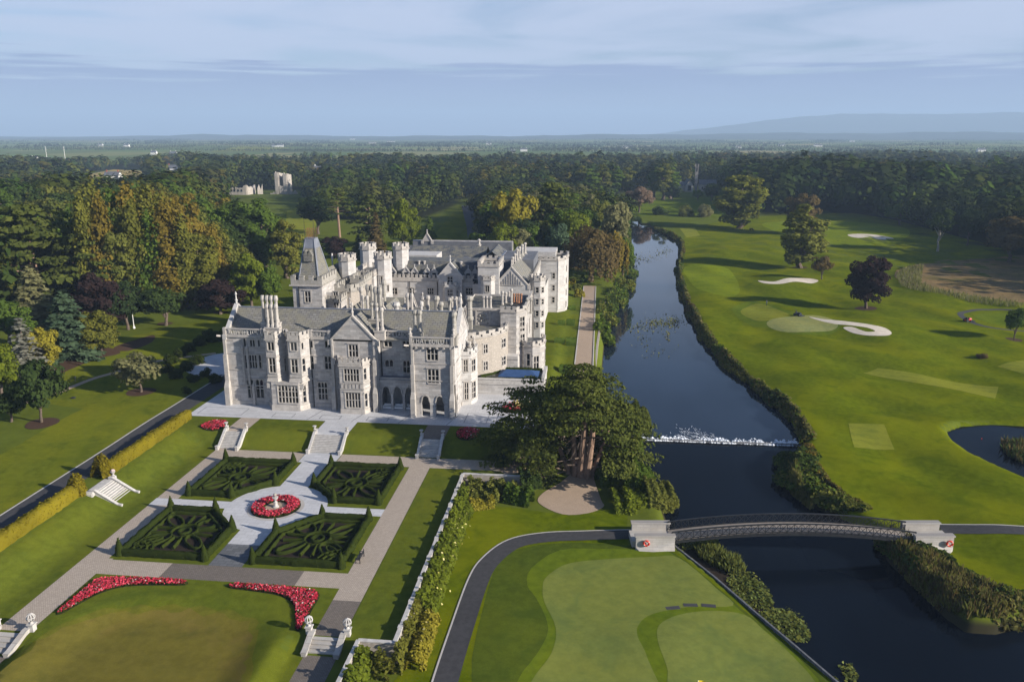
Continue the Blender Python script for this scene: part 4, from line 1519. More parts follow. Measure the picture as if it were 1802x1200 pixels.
def window_meshes(wd, ht, cols, rows, arch):
 key = (round(wd * 4), round(ht * 4), cols, rows, arch)
 if key in win_cache:
  return win_cache[key], round(wd * 4) / 4, round(ht * 4) / 4
 w_, h_ = max(round(wd * 4) / 4, 0.5), max(round(ht * 4) / 4, 0.5)
 b = MB()
 e = 0.14
 # surround standing a little proud, y points into the wall
 for q in ((-w_ / 2 - e, -w_ / 2 + 0.05, -e, h_ + e), (w_ / 2 - 0.05, w_ / 2 + e, -e, h_ + e)):
  b.box(q[0], q[1], -0.06, 0.28, q[2], q[3])
 b.box(-w_ / 2 + 0.05, w_ / 2 - 0.05, -0.06, 0.28, h_ - 0.03, h_ + e)
 b.box(-w_ / 2 + 0.05, w_ / 2 - 0.05, -0.12, 0.28, -e - 0.04, 0.03)
 b.box(-w_ / 2 - e - 0.1, w_ / 2 + e + 0.1, -0.17, 0.0, h_ + e + 0.002, h_ + e + 0.12)
 mw = 0.15 if cols > 1 else 0.1
 for k in range(1, cols):
  x = -w_ / 2 + w_ * k / cols
  b.box(x - mw / 2, x + mw / 2, 0.02, 0.24, 0.03, h_ - 0.03)
 for k in range(1, rows):
  z = h_ * k / rows
  b.box(-w_ / 2 + 0.05, w_ / 2 - 0.05, 0.035, 0.22, z - 0.06, z + 0.06)
 if arch:
  cw = w_ / cols
  for k in range(cols):
   x0 = -w_ / 2 + cw * k
   hh = min(cw * 0.75, h_ * 0.35)
   for s in (0, 1):
    pts = []
    for t in np.linspace(0, 1, 5):
     pts.append((x0 + (cw / 2 * t if s == 0 else cw - cw / 2 * t), h_ - 0.03 - hh * (1 - math.sin(t * math.pi / 2))))
    cx_ = x0 if s == 0 else x0 + cw
    vs = [(cx_, 0.05, h_ - 0.02)] + [(px_, 0.05, pz_) for px_, pz_ in pts]
    fs = [(0, i + 1, i + 2) if s == 0 else (0, i + 2, i + 1) for i in range(4)]
    b.add(vs, fs)
 fr = b.mesh('window', M['trim'])
 g = MB()
 g.add([(-w_ / 2, 0.26, 0), (w_ / 2, 0.26, 0), (w_ / 2, 0.26, h_), (-w_ / 2, 0.26, h_)], [(0, 1, 2, 3)])
 # fine leads and sash bars
 for k in range(cols):
  pass
 gl = g.mesh('pane', M['glass'])
 win_cache[key] = (fr, gl)
 return (fr, gl), w_, h_


def add_window(A, B, s, z, wd, ht, cols, rows, arch):
 (fr, gl), w_, h_ = window_meshes(wd, ht, cols, rows, arch)
 ang = math.atan2(B[1] - A[1], B[0] - A[0])
 x, y = A[0] + math.cos(ang) * s, A[1] + math.sin(ang) * s
 o = D.objects.new('window', fr)
 p = D.objects.new('pane', gl)
 COL.objects.link(o)
 COL.objects.link(p)
 o.parent = manor
 p.parent = o
 o.location = (x - MO[0], y - MO[1], z - MO[2])
 o.rotation_euler = (0, 0, ang)
 win_count[0] += 1


def facade(mb, A, B, z0, z1, holes):
 """wall from A to B (outside on the right hand), real openings where the windows sit; holes in metres: (s0, s1, z0, z1)"""
 ln = math.hypot(B[0] - A[0], B[1] - A[1])
 ex, ey = (B[0] - A[0]) / ln, (B[1] - A[1]) / ln
 nx, ny = ey, -ex
 ss = sorted({0., ln, *[q for h in holes for q in h[:2]]})
 zs = sorted({z0, z1, *[q for h in holes for q in h[2:4]]})
 P = lambda s, z, d=0.: (A[0] + ex * s - nx * d, A[1] + ey * s - ny * d, z)
 for i in range(len(ss) - 1):
  for j in range(len(zs) - 1):
   cs, cz = (ss[i] + ss[i + 1]) / 2, (zs[j] + zs[j + 1]) / 2
   if any(h[0] < cs < h[1] and h[2] < cz < h[3] for h in holes):
    continue
   mb.add([P(ss[i], zs[j]), P(ss[i + 1], zs[j]), P(ss[i + 1], zs[j + 1]), P(ss[i], zs[j + 1])], [(0, 1, 2, 3)])
 for h in holes:
  s0, s1, a, b = h[:4]
  d = 0.4
  q = [P(s0, a), P(s1, a), P(s1, b), P(s0, b), P(s0, a, d), P(s1, a, d), P(s1, b, d), P(s0, b, d)]
  mb.add(q, [(0, 4, 5, 1), (1, 5, 6, 2), (2, 6, 7, 3), (3, 7, 4, 0)])


def block(mb, foot, z0, z1, wins=(), top=True, roofmb=None, ztop=None):
 """walls round a footprint (counter-clockwise); wins: (edge, u0, v0, u1, v1, cols, rows, arched) as seen in the photograph"""
 n = len(foot)
 for e in range(n):
  A, B = foot[e], foot[(e + 1) % n]
  ln = math.hypot(B[0] - A[0], B[1] - A[1])
  hs = []
  for q in wins:
   if q[0] != e:
    continue
   if q[1] == 'm':                     # metres straight away: ('m', s mid, z, w, h, cols, rows, arch)
    _, _, sm, za, wd, ht, co, ro, ar = q
   else:
    _, u0, v0, u1, v1, co, ro, ar = q
    um, vm = (u0 + u1) / 2, (v0 + v1) / 2
    s0, s1 = on_wall(A, B, u0, vm)[0], on_wall(A, B, u1, vm)[0]
    za, zb = on_wall(A, B, um, v1)[1], on_wall(A, B, um, v0)[1]
    sm, wd, ht = (s0 + s1) / 2, s1 - s0, zb - za
   w_, h_ = max(round(wd * 4) / 4, 0.5), max(round(ht * 4) / 4, 0.5)
   sm = min(max(sm, w_ / 2 + 0.2), ln - w_ / 2 - 0.2)
   if w_ + 0.3 > ln:
    continue
   h = (sm - w_ / 2, sm + w_ / 2, za, za + h_)
   if any(not (h[1] < k[0] or h[0] > k[1] or h[3] < k[2] or h[2] > k[3]) for k in hs):
    continue
   hs.append(h)
   add_window(A, B, sm, za, w_, h_, co, ro, ar)
  facade(mb, A, B, z0, z1, hs)
 if top:
  zt = z1 - 0.01 if ztop is None else ztop
  (roofmb or mb).add([(x, y, zt) for x, y in foot], [tuple(range(n))])


def inset(poly, d):
 """offset of a counter-clockwise outline; positive goes inwards"""
 n = len(poly)
 o = []
 for i in range(n):
  a, b, c = poly[i - 1], poly[i], poly[(i + 1) % n]
  e1 = Vector((b[0] - a[0], b[1] - a[1])).normalized()
  e2 = Vector((c[0] - b[0], c[1] - b[1])).normalized()
  n1, n2 = Vector((-e1.y, e1.x)), Vector((-e2.y, e2.x))
  k = n1 + n2
  k = k / max(0.25, k.dot(n1))
  o.append((b[0] + k.x * d, b[1] + k.y * d))
 return o


def parapet(mb, foot, z, h=0.75, t=0.32, merlon=0.7, gap=0.5, mh=0.55, edges=None, out=0.06, string=True):
 """battlemented parapet standing on the wall head"""
 n = len(foot)
 fo = inset(foot, -out)
 for e in range(n):
  if edges is not None and e not in edges:
   continue
  A, B = fo[e], fo[(e + 1) % n]
  ln = math.hypot(B[0] - A[0], B[1] - A[1])
  ex, ey = (B[0] - A[0]) / ln, (B[1] - A[1]) / ln
  mb.wall_box(A, (B[0] - ex * t, B[1] - ey * t), 0, t, z + 0.002 * e, z + h + 0.002 * e)
  if string:
   mb.wall_box((A[0] - ex * 0.1, A[1] - ey * 0.1), (B[0] + ex * 0.1, B[1] + ey * 0.1), -0.14, 0.1, z - 0.2 - 0.003 * e, z - 0.02 - 0.003 * e)
  if mh > 0:
   k = max(2, int(round((ln + gap) / (merlon + gap))))
   g = (ln - k * merlon) / max(1, k - 1)
   for i in range(k):
    s = i * (merlon + g)
    p, q = (A[0] + ex * s, A[1] + ey * s), (A[0] + ex * (s + merlon), A[1] + ey * (s + merlon))
    mb.wall_box(p, q, -0.004, t + 0.004, z + h + 0.003 + 0.002 * e, z + h + mh + 0.002 * e)
    mb.wall_box((p[0] - ex * 0.05, p[1] - ey * 0.05), (q[0] + ex * 0.05, q[1] + ey * 0.05), -0.06, t + 0.06, z + h + mh + 0.004, z + h + mh + 0.1)


def octagon(cx, cy, r, n=8, rot=None):
 rot = math.pi / n if rot is None else rot
 return [(cx + r * math.cos(rot + k * 2 * math.pi / n), cy + r * math.sin(rot + k * 2 * math.pi / n)) for k in range(n)]


def finial(mb, x, y, z, h=1.6, r=0.2):
 mb.lathe((x, y, z), [(r, 0), (r, 0.25 * h), (r * 1.5, 0.3 * h), (r * 0.8, 0.38 * h), (r * 0.55, 0.7 * h), (r * 1.2, 0.76 * h), (r * 0.9, 0.86 * h), (0.02, h)], 8)


def chimney(x, y, z0, z1, shafts, mat='lichen', base=True, rs=0.34, ang=0., gap=0.82):
 """a stack: moulded base and a row of octagonal shafts with flared caps, one mesh"""
 b = MB()
 n = len(shafts) if isinstance(shafts, (list, tuple)) else shafts
 zb = z0 + (z1 - z0) * 0.3
 ca, sa = math.cos(ang), math.sin(ang)
 if base:
  ln = gap * (n - 1) + 1.0
  b.obox((x, y), ang, ln, 1.0, z0, zb - 0.25)
  b.obox((x, y), ang, ln + 0.22, 1.22, zb - 0.25, zb)
 else:
  zb = z0
 for k in range(n):
  o = (k - (n - 1) / 2) * gap
  px_, py_ = x + o * ca, y + o * sa
  h = z1 - zb
  r = rs * 0.84
  b.lathe((px_, py_, zb + 0.002), [(r * 1.25, 0), (r * 1.25, h * 0.09), (r * 0.9, h * 0.14), (r * 0.86, h * 0.42), (r * 1.02, h * 0.45), (r * 0.86, h * 0.48), (r * 0.86, h * 0.78),
           (r * 1.15, h * 0.82), (r * 1.35, h * 0.89), (r * 1.1, h * 0.95), (r * 0.95, h)], 8, rot=math.pi / 8)
 o = b.build('chimney', M[mat], manor)
 return o


def gable_roof(mb, x0, x1, y0, y1, ze, zr, axis='x', t=0.0):
 if axis == 'x':
  ym = (y0 + y1) / 2
  mb.add([(x0, y0, ze), (x1, y0, ze), (x1, ym, zr), (x0, ym, zr), (x0, y1, ze), (x1, y1, ze)], [(0, 1, 2, 3), (3, 2, 5, 4)])
 else:
  xm = (x0 + x1) / 2
  mb.add([(x0, y0, ze), (x0, y1, ze), (xm, y1, zr), (xm, y0, zr), (x1, y0, ze), (x1, y1, ze)], [(1, 0, 3, 2), (2, 3, 4, 5)])


def gable_wall(mb, p0, p1, z, zr, cop=None, fin=True, finh=2.0, over=0.25, th=0.35):
 """upright triangle over p0-p1 with stone copings"""
 xm, ym = (p0[0] + p1[0]) / 2, (p0[1] + p1[1]) / 2
 ln = math.hypot(p1[0] - p0[0], p1[1] - p0[1])
 nx, ny = (p1[1] - p0[1]) / ln, -(p1[0] - p0[0]) / ln
 f = [(p0[0], p0[1], z), (p1[0], p1[1], z), (xm, ym, zr)]
 bk = [(x - nx * th, y - ny * th, q) for x, y, q in f]
 mb.add(f + bk, [(0, 1, 2), (5, 4, 3), (1, 4, 5, 2), (0, 2, 5, 3)])
 if cop is not None:
  for p in (p0, p1):
   a = Vector((p[0] - nx * th / 2, p[1] - ny * th / 2, z + 0.05))
   b_ = Vector((xm - nx * th / 2, ym - ny * th / 2, zr + 0.12))
   d = (b_ - a).normalized()
   cop.bar(a - d * over, b_, th + 0.28, 0.26)
   cop.box(a.x - 0.35, a.x + 0.35, a.y - 0.35, a.y + 0.35, z - 0.7, z + 0.2)
  if fin:
   finial(cop, xm - nx * th / 2, ym - ny * th / 2, zr + 0.05, finh, 0.2)


# --- front range -----------------------------------------------------------
YF, YB, RIDGE_Y = 132.3, 143.6, 138.0
XW, XE = -66.5, -24.0
ZE, ZR, ZP = 15.0, 19.0, 15.0
front = [(XW, YF), (-46.6, YF), (-46.6, YF - 0.7), (-38.1, YF - 0.7), (-38.1, YF + 1.4), (-31.7, YF + 1.4), (-31.7, 129.4), (XE, 129.4), (XE, YB), (XW, YB)]
fw_ = [
 (0, 428, 597, 433.5, 610, 1, 1, 0), (0, 439, 597, 449, 610, 2, 1, 0), (0, 453, 597, 458, 610, 1, 1, 0),
 (0, 431, 624, 435.5, 648, 1, 2, 1), (0, 438, 624, 453, 648, 3, 2, 1), (0, 455.5, 624, 460, 648, 1, 2, 1),
 (0, 436, 669, 446.5, 700, 2, 2, 1), (0, 451, 669, 464, 700, 2, 2, 1),
 (0, 545.5, 600, 551, 612, 1, 1, 0), (0, 573, 600, 582, 612, 2, 1, 0),
 (0, 546, 626, 552, 650, 1, 2, 1), (0, 573, 626, 584, 650, 2, 2, 1),
 (0, 559.5, 672, 577, 703, 3, 3, 1),
 (2, 613, 606, 631, 628, 3, 2, 1),
 (4, 676, 600, 690, 610, 2, 1, 1), (4, 678, 634, 692, 645, 2, 1, 1), (4, 709, 634, 722, 656, 2, 2, 1), (4, 709, 600, 720, 612, 2, 1, 1),
 (6, 751, 613, 771, 634, 3, 2, 1), (6, 752, 649, 773, 674, 3, 2, 1),
 (7, 'm', 2.6, 9.0, 0.9, 2.6, 1, 2, 1), (7, 'm', 2.6, 4.0, 0.8, 2.2, 1, 1, 1), (7, 'm', 13.4, 11.0, 1.0, 2.0, 1, 2, 1),
]
# ground floor of the right block is an open arcade, so its wall starts above it
block(WALL, front[:4] + [(-38.1, 136.2), (-31.7, 136.2), (-31.7, 135.4), (XE, 135.4), (XE, YB), (XW, YB)], MZ - 1.5, 8.0, [w for w in fw_ if w[0] in (0,) and w[2] > 660], top=False)
block(WALL, front, 8.0, ZE, [w for w in fw_ if not (w[0] == 0 and w[2] > 660) and not (w[0] == 7 and w[3] == 4.0)], top=True, roofmb=ROOF, ztop=ZE - 0.3)
WALL.add([(-31.7, 129.4, 8.0), (XE, 129.4, 8.0), (XE, 135.5, 8.0), (-31.7, 135.5, 8.0)], [(3, 2, 1, 0)])
WALL.add([(-38.1, YF + 1.3, 8.0), (-31.7, YF + 1.3, 8.0), (-31.7, 136.3, 8.0), (-38.1, 136.3, 8.0)], [(3, 2, 1, 0)])
WALL.add([(-31.7, 129.45, MZ), (-31.7, 136.2, MZ), (-31.7, 136.2, 8.0), (-31.7, 129.45, 8.0)], [(0, 1, 2, 3)])


def arcade(A, B, z0, zs, z1, opens, th=0.7):
 """wall with pointed arches: opens = [(s0, s1)], springing zs, wall top z1"""
 ln = math.hypot(B[0] - A[0], B[1] - A[1])
 ex, ey = (B[0] - A[0]) / ln, (B[1] - A[1]) / ln
 nx, ny = ey, -ex
 P = lambda s, z, d=0.: (A[0] + ex * s - nx * d, A[1] + ey * s - ny * d, z)
 cur = 0.
 mb = WALL
 spans = []
 for s0, s1 in opens:
  spans.append((cur, s0))
  cur = s1
 spans.append((cur, ln))
 for a, b in spans:
  if b - a > 0.02:
   mb.add([P(a, z0), P(b, z0), P(b, z1), P(a, z1), P(a, z0, th), P(b, z0, th), P(b, z1, th), P(a, z1, th)],
     [(0, 1, 2, 3), (5, 4, 7, 6), (1, 5, 6, 2), (4, 0, 3, 7), (3, 2, 6, 7)])
 for s0, s1 in opens:
  wd = s1 - s0
  n = 7
  cv = []
  for i in range(n + 1):                      # pointed arch from two arcs
   t = i / n
   s = s0 + wd * t
   u = min(t, 1 - t) * 2
   cv.append((s, zs + wd * 0.86 * math.sqrt(max(0, 1 - (1 - u * 0.98) ** 2)) ** 0.9))
  for (sa, za), (sb, zb) in zip(cv[:-1], cv[1:]):
   mb.add([P(sa, za), P(sb, zb), P(sb, z1), P(sa, z1), P(sa, za, th), P(sb, zb, th), P(sb, z1, th), P(sa, z1, th)],
     [(0, 1, 2, 3), (5, 4, 7, 6), (0, 4, 5, 1), (3, 2, 6, 7)])
   TRIM.bar(P(sa, za + 0.08, -0.05), P(sb, zb + 0.08, -0.05), 0.14, 0.2)


arcade((-31.7, 129.4), (XE, 129.4), MZ, 4.6, 8.0, [(1.75, 3.25), (4.25, 5.75)])
arcade((XE, 129.4), (XE, 135.4), MZ, 4.6, 8.0, [(0.85, 2.25)])
# the lower arcade in the recess, with its flat lead roof
arcade((-38.1, YF - 0.1), (-31.7, YF - 0.1), MZ, 5.0, 7.7, [(0.3, 1.95), (2.35, 4.05), (4.5, 6.15)])
b = MB()
b.box(-38.1, -31.7, YF - 0.25, YF + 1.39, 7.705, 7.95)
b.build('arcade_roof', M['lead'], manor)
TRIM.box(-38.1, -31.72, YF - 0.3, YF - 0.08, 7.952, 8.12)
# plinth, string courses, buttresses
for z, t, pr in ((MZ - 0.2, 0.9, 0.14), (5.6, 0.18, 0.09), (8.55, 0.2, 0.10), (11.6, 0.16, 0.08)):
 TRIM.wall_box((XW - 0.1, YF), (-46.6, YF), -pr, 0.05, z, z + t)
 TRIM.wall_box((-46.6, YF - 0.7), (-38.1, YF - 0.7), -pr, 0.05, z + 0.003, z + t)
 if z > 8:
  TRIM.wall_box((-31.7, 129.4), (XE + 0.1, 129.4), -pr, 0.05, z, z + t)
 TRIM.wall_box((XE, 129.5 if z > 8 else 135.5), (XE, YB), -pr, 0.05, z + 0.003, z + t)
for x, y, wd in ((XW + 0.1, YF, 0.9), (-38.6, YF - 0.7, 0.8), (-46.2, YF - 0.7, 0.7), (-31.3, 129.4, 0.8), (XE - 0.4, 129.4, 0.8)):
 TRIM.box(x - wd / 2, x + wd / 2, y - 1.0, y + 0.2, MZ - 0.5, 5.5)
 TRIM.frustum([(x - wd / 2, y - 1.0), (x + wd / 2, y - 1.0), (x + wd / 2, y + 0.1), (x - wd / 2, y + 0.1)], 5.502, [(x - wd / 2 + 0.1, y - 0.55), (x + wd / 2 - 0.1, y - 0.55), (x + wd / 2 - 0.1, y + 0.1), (x - wd / 2 + 0.1, y + 0.1)], 6.6)
 TRIM.box(x - wd / 2 + 0.1, x + wd / 2 - 0.1, y - 0.55, y + 0.1, 6.602, 11.5)
 TRIM.box(x - wd / 2 + 0.2, x + wd / 2 - 0.2, y - 0.3, y + 0.1, 11.502, ZE)
for u in (429, 437.5):
 x = XZ(u, 640, YF)[0]
 TRIM.box(x - 0.18, x + 0.18, YF - 0.32, YF + 0.02, 6.0, 12.6)
 TRIM.lathe((x, YF - 0.2, 12.6), [(0.3, 0), (0.34, 0.25), (0.1, 0.6), (0.02, 1.2)], 8)
x = XZ(448, 690, YF)[0]
TRIM.box(x - 0.22, x + 0.22, YF - 0.5, YF + 0.02, MZ, 5.3)
TRIM.lathe((x, YF - 0.28, 5.3), [(0.3, 0), (0.3, 0.3), (0.03, 1.1)], 8)

# --- bay with two canted turrets -------------------------------------------
def canted(x0, x1, y, d, c):
 return [(x0, y + 0.1), (x0 + c, y - d), (x1 - c, y - d), (x1, y + 0.1)]


by_ = YF
low = canted(-58.9, -50.6, by_, 2.4, 1.6)
block(WALL, low, MZ - 0.5, 7.3, [(1, 490.5, 678, 527, 709, 6, 3, 1), (2, 533, 678, 538.5, 708, 1, 3, 1)], top=True, roofmb=TRIM)
TRIM.frustum(inset(low, -0.25), MZ - 0.4, inset(low, -0.12), MZ + 1.0)
for x0, x1, wn in ((-59.0, -55.0, [(1, 484, 603, 497, 617, 2, 1, 0), (1, 486, 631, 498.5, 656, 2, 2, 1), (2, 501, 631, 504, 654, 1, 2, 1)]),
     (-54.9, -50.5, [(1, 510.5, 603, 523, 617, 2, 1, 0), (1, 512, 631, 524.5, 656, 2, 2, 1), (2, 529.5, 603, 534, 615, 1, 1, 0), (2, 529.5, 631, 535.5, 655, 1, 2, 1)])):
 f = canted(x0, x1, by_, 2.1, 1.1)
 block(WALL, f, 7.3, 15.1, wn, top=True, roofmb=ROOF, ztop=15.0)
 TRIM.frustum(inset(f, -0.25), 7.31, inset(f, -0.06), 7.9)
 for z in (8.2, 11.7):
  for e in range(3):
   TRIM.wall_box(f[e], f[e + 1], -0.1, 0.05, z + 0.002 * e, z + 0.2)
 pf = MB()
 parapet(pf, f, 15.1, 0.75, 0.3, 0.62, 0.34, 0.5, edges=(0, 1, 2))
 pf.build('parapet', M['trim'], manor)
 for k in range(3):                              # carved panels under the first floor
  xx = x0 + 1.2 + k * (x1 - x0 - 2.4) / 2
  TRIM.box(xx - 0.35, xx + 0.35, f[1][1] - 0.2, f[1][1] + 0.02, 6.1, 7.0)

flush()
# --- gabled bay ------------------------------------------------------------
gy_ = YF - 0.7
cop = MB()
gable_wall(WALL, (-46.6, gy_), (-38.1, gy_), 14.7, 19.15, cop, True, 2.6, 0.35)
gable_roof(ROOF, -46.6, -38.1, gy_ + 0.3, 138.0, 14.75, 18.95, 'y')
cop.build('gable_coping', M['trim'], manor)
bay = canted(-45.4, -39.4, gy_, 2.1, 0.9)
block(WALL, bay, MZ - 0.5, 10.9, [(1, 605, 646, 632, 671, 5, 2, 0), (2, 638, 646, 643, 669, 1, 2, 0), (1, 608, 691, 635, 717, 5, 2, 0), (2, 641, 691, 646, 716, 1, 2, 0)], top=True, roofmb=ROOF)
TRIM.frustum(inset(bay, -0.22), MZ - 0.4, inset(bay, -0.1), MZ + 0.9)
for z in (6.5, 7.6, 10.3):
 for e in range(3):
  TRIM.wall_box(bay[e], bay[e + 1], -0.1, 0.05, z + 0.002 * e, z + 0.18)
for k in range(6):
 xx = -44.1 + k * 0.68
 TRIM.box(xx - 0.2, xx + 0.2, gy_ - 2.22, gy_ - 2.06, 6.75, 7.5)
pf = MB()
parapet(pf, bay, 10.9, 0.65, 0.3, 0.55, 0.36, 0.5, edges=(0, 1, 2))
pf.build('parapet', M['trim'], manor)
TRIM.box(-46.3, -45.7, gy_ - 0.5, gy_ + 0.1, 10.5, 11.6)

flush()
# --- roofs, end gables, lettered parapets ----------------------------------
gable_roof(ROOF, XW + 0.3, XE - 0.3, YF + 0.9, YB - 0.3, ZE - 0.25, ZR, 'x')
cop = MB()
gable_wall(WALL, (XW, YB), (XW, YF), ZE, ZR + 0.5, cop, True, 2.4, 0.3, 0.45)
cop.build('gable_coping', M['trim_white'], manor)
cop = MB()
gable_wall(WALL, (XE, YF), (XE, YB), ZE, ZR + 0.7, cop, True, 2.8, 0.3, 0.45)
cop.build('gable_coping', M['trim_white'], manor)
rg = MB()
rg.bar((XW + 0.4, (YF + 0.9 + YB - 0.3) / 2, ZR + 0.03), (XE - 0.4, (YF + 0.9 + YB - 0.3) / 2, ZR + 0.03), 0.35, 0.16)
rg.build('roof_ridge', M['lead'], manor)


def lettering(text, A, B, z, h, parent, depth_=0.16):
 cu = D.curves.new('letters', 'FONT')
 cu.body = text
 cu.size = h * 1.42
 cu.extrude = depth_ / 2
 cu.align_x = 'CENTER'
 cu.space_character = 1.08
 o = D.objects.new('letters_curve', cu)
 COL.objects.link(o)
 dg = bpy.context.evaluated_depsgraph_get()
 me = D.meshes.new_from_object(o.evaluated_get(dg))
 D.objects.remove(o)
 xs = [v.co.x for v in me.vertices]
 k = (math.hypot(B[0] - A[0], B[1] - A[1]) - 0.5) / (max(xs) - min(xs))
 q = D.objects.new('stone_letters', me)
 COL.objects.link(q)
 me.materials.clear()
 me.materials.append(M['trim_white'])
 q.parent = parent
 q.scale = (k, 1.0, 1)
 q.rotation_euler = (R(90), 0, math.atan2(B[1] - A[1], B[0] - A[0]))
 q.location = ((A[0] + B[0]) / 2 - MO[0], (A[1] + B[1]) / 2 - MO[1], z - MO[2])
 q.data.name = 'stone_letters'
 return q


def letter_parapet(A, B, z, text, h=1.3, back=True):
 b = MB()
 ln = math.hypot(B[0] - A[0], B[1] - A[1])
 b.wall_box(A, B, -0.25, 0.35, z - 0.28, z)
 b.wall_box(A, B, -0.12, 0.28, z + 0.002, z + 0.2)
 b.wall_box(A, B, -0.16, 0.3, z + h - 0.18, z + h)
 for t in (0, 1):
  x, y = A[0] + (B[0] - A[0]) * t, A[1] + (B[1] - A[1]) * t
  b.box(x - 0.24, x + 0.24, y - 0.2, y + 0.38, z + 0.003, z + h + 0.12)
 o = b.build('lettered_parapet', M['trim'], manor)
 q = lettering(text, (A[0], A[1] + 0.06), (B[0], B[1] + 0.06), z + 0.24, h - 0.46, manor)
 q.parent = o
 return o


PZ = ZE + 0.02
letter_parapet((XW + 0.2, YF), (-59.3, YF), PZ, 'EXCEPT THE LORD')
letter_parapet((-50.3, YF), (-46.9, YF), PZ, 'BUILD THE')
letter_parapet((-37.9, YF + 1.4), (-32.0, YF + 1.4), PZ, 'THEIR LABOUR')
letter_parapet((-31.5, 129.4), (XE - 0.3, 129.4), PZ, 'THAT BUILD IT', 1.4)
for x, y in ((-31.6, 129.4), (XE - 0.1, 129.5), (-37.9, YF + 1.2)):
 finial(TRIM, x, y, PZ + 1.4, 1.7, 0.3)
for x, y in ((-31.9, 129.3), (XE + 0.2, 129.3), (-66.9, YF)):
 TRIM.bar((x, y, PZ - 0.15), (x + (0.7 if x > -30 else -0.7), y - 0.6, PZ + 0.05), 0.22, 0.3)
for k in range(6):
 TRIM.box(-30.7 + k * 1.2, -30.4 + k * 1.2, 128.95, 129.42, PZ - 0.62, PZ - 0.3)

# chimneys of the front range
def chim_px(u, vtop, y, z0, n, mat='lichen', rs=0.34, base=True, gap=0.82, ang=0.):
 x, z1 = XZ(u, vtop, y)
 return chimney(x, y, z0, z1, n, mat, base, rs, ang, gap)


c1 = chim_px(477, 535, 132.6, 14.9, 3, 'trim', 0.36)
chim_px(473, 520, 133.8, 15.2, 4, 'trim', 0.36)
chim_px(667, 541, 132.9, 14.8, 2, 'trim', 0.36)
chim_px(658, 533, 136.5, 16.5, 2, 'lichen', 0.34)
chim_px(734, 546, 133.0, 15.0, 2, 'lichen', 0.45)
chim_px(799, 549, 130.6, 14.9, 2, 'lichen', 0.42, ang=R(90))
b = MB()
x, z = XZ(511, 575, 135.0)
b.add([(x - 0.6, 134.2, z - 0.85), (x + 0.6, 134.2, z - 0.85), (x + 0.6, 135.4, z + 0.05), (x - 0.6, 135.4, z + 0.05)], [(0, 1, 2, 3)])
b.build('skylight', M['glass'], manor)

flush()
# --- east side bay of the front range --------------------------------------
eb = [(XE - 0.1, 136.0), (-22.3, 136.6), (-21.6, 138.2), (-21.6, 139.8), (-22.3, 141.4), (XE - 0.1, 142.0)]
block(NEWW, eb, MZ - 0.5, 11.6, [(0, 816, 634, 823.5, 654, 2, 2, 0), (1, 828, 634, 834, 654, 2, 2, 0), (0, 817, 673, 825, 703, 2, 3, 0), (1, 828.5, 673, 835, 702, 2, 3, 0)], top=True, roofmb=ROOF)
pf = MB()
parapet(pf, eb, 11.6, 0.5, 0.3, 0.6, 0.5, 0.45, edges=(0, 1, 2, 3, 4))
pf.build('parapet', M['trim_white'], manor)
for e in range(5):
 for z in (MZ + 0.9, 6.9):
  NEWW.wall_box(eb[e], eb[e + 1], -0.1, 0.05, z + 0.002 * e, z + 0.2)
finial(TRIM, -22.6, 137.4, 12.5, 1.3, 0.3)
finial(TRIM, -22.4, 140.8, 12.5, 1.3, 0.3)
NEWW.wall_box((XE, 129.5), (XE, YB), -0.02, 0.05, 8.01, ZE - 0.01)

flush()
# --- curved rubble range and the hall behind it ----------------------------
cur = [(-25.0, 144.6), (-23.4, 145.2), (-21.6, 146.4), (-19.9, 147.9), (-18.4, 149.8), (-17.6, 151.6), (-17.6, 156.5), (-27.0, 156.5), (-27.0, 144.4)]
block(RUB, cur, MZ - 0.5, 12.4, [(2, 848, 606, 855.5, 622, 2, 2, 0), (2, 848, 637, 855.5, 652, 2, 2, 0), (4, 872, 601, 878.5, 616, 2, 2, 0), (4, 873, 632, 880, 647, 2, 2, 0),
         (0, 'm', 0.9, 8.6, 1.0, 1.8, 2, 2, 0)], top=True, roofmb=DARKROOF, ztop=12.3)
pf = MB()
parapet(pf, cur, 12.4, 0.45, 0.35, 0.75, 0.7, 0.5, edges=(0, 1, 2, 3, 4, 5), string=True)
pf.build('parapet', M['trim'], manor)
hall = [(-27.0, 156.0), (-19.1, 156.0), (-19.1, 154.6), (-15.9, 154.6), (-14.2, 156.4), (-14.2, 172.0), (-27.0, 172.0)]
block(WALL, hall, MZ - 0.5, 15.6, [(3, 915, 557, 923, 583, 2, 3, 0), (3, 915.5, 589, 923, 611, 2, 3, 0), (4, 'm', 3.0, 8.8, 1.4, 3.0, 2, 2, 0), (4, 'm', 9.0, 8.8, 1.4, 3.0, 2, 2, 0)],
  top=True, roofmb=DARKROOF, ztop=15.2)
pf = MB()
parapet(pf, hall, 15.6, 0.4, 0.35, 0.8, 0.6, 0.5, edges=(2, 3, 4))
parapet(pf, hall, 15.6, 0.3, 0.35, 0.8, 0.6, 0.0, edges=(0, 1))
pf.build('parapet', M['trim'], manor)
for s in (0.6, 2.6, 5.4, 7.4):
 TRIM.wall_box((-27.0 + s, 156.0), (-26.7 + s, 156.0), -0.18, 0.02, 12.5, 15.5)
for z in (8.2, 12.0):
 TRIM.wall_box(hall[2], hall[3], -0.1, 0.02, z, z + 0.2)
 TRIM.wall_box(hall[3], hall[4], -0.1, 0.02, z + 0.003, z + 0.2)
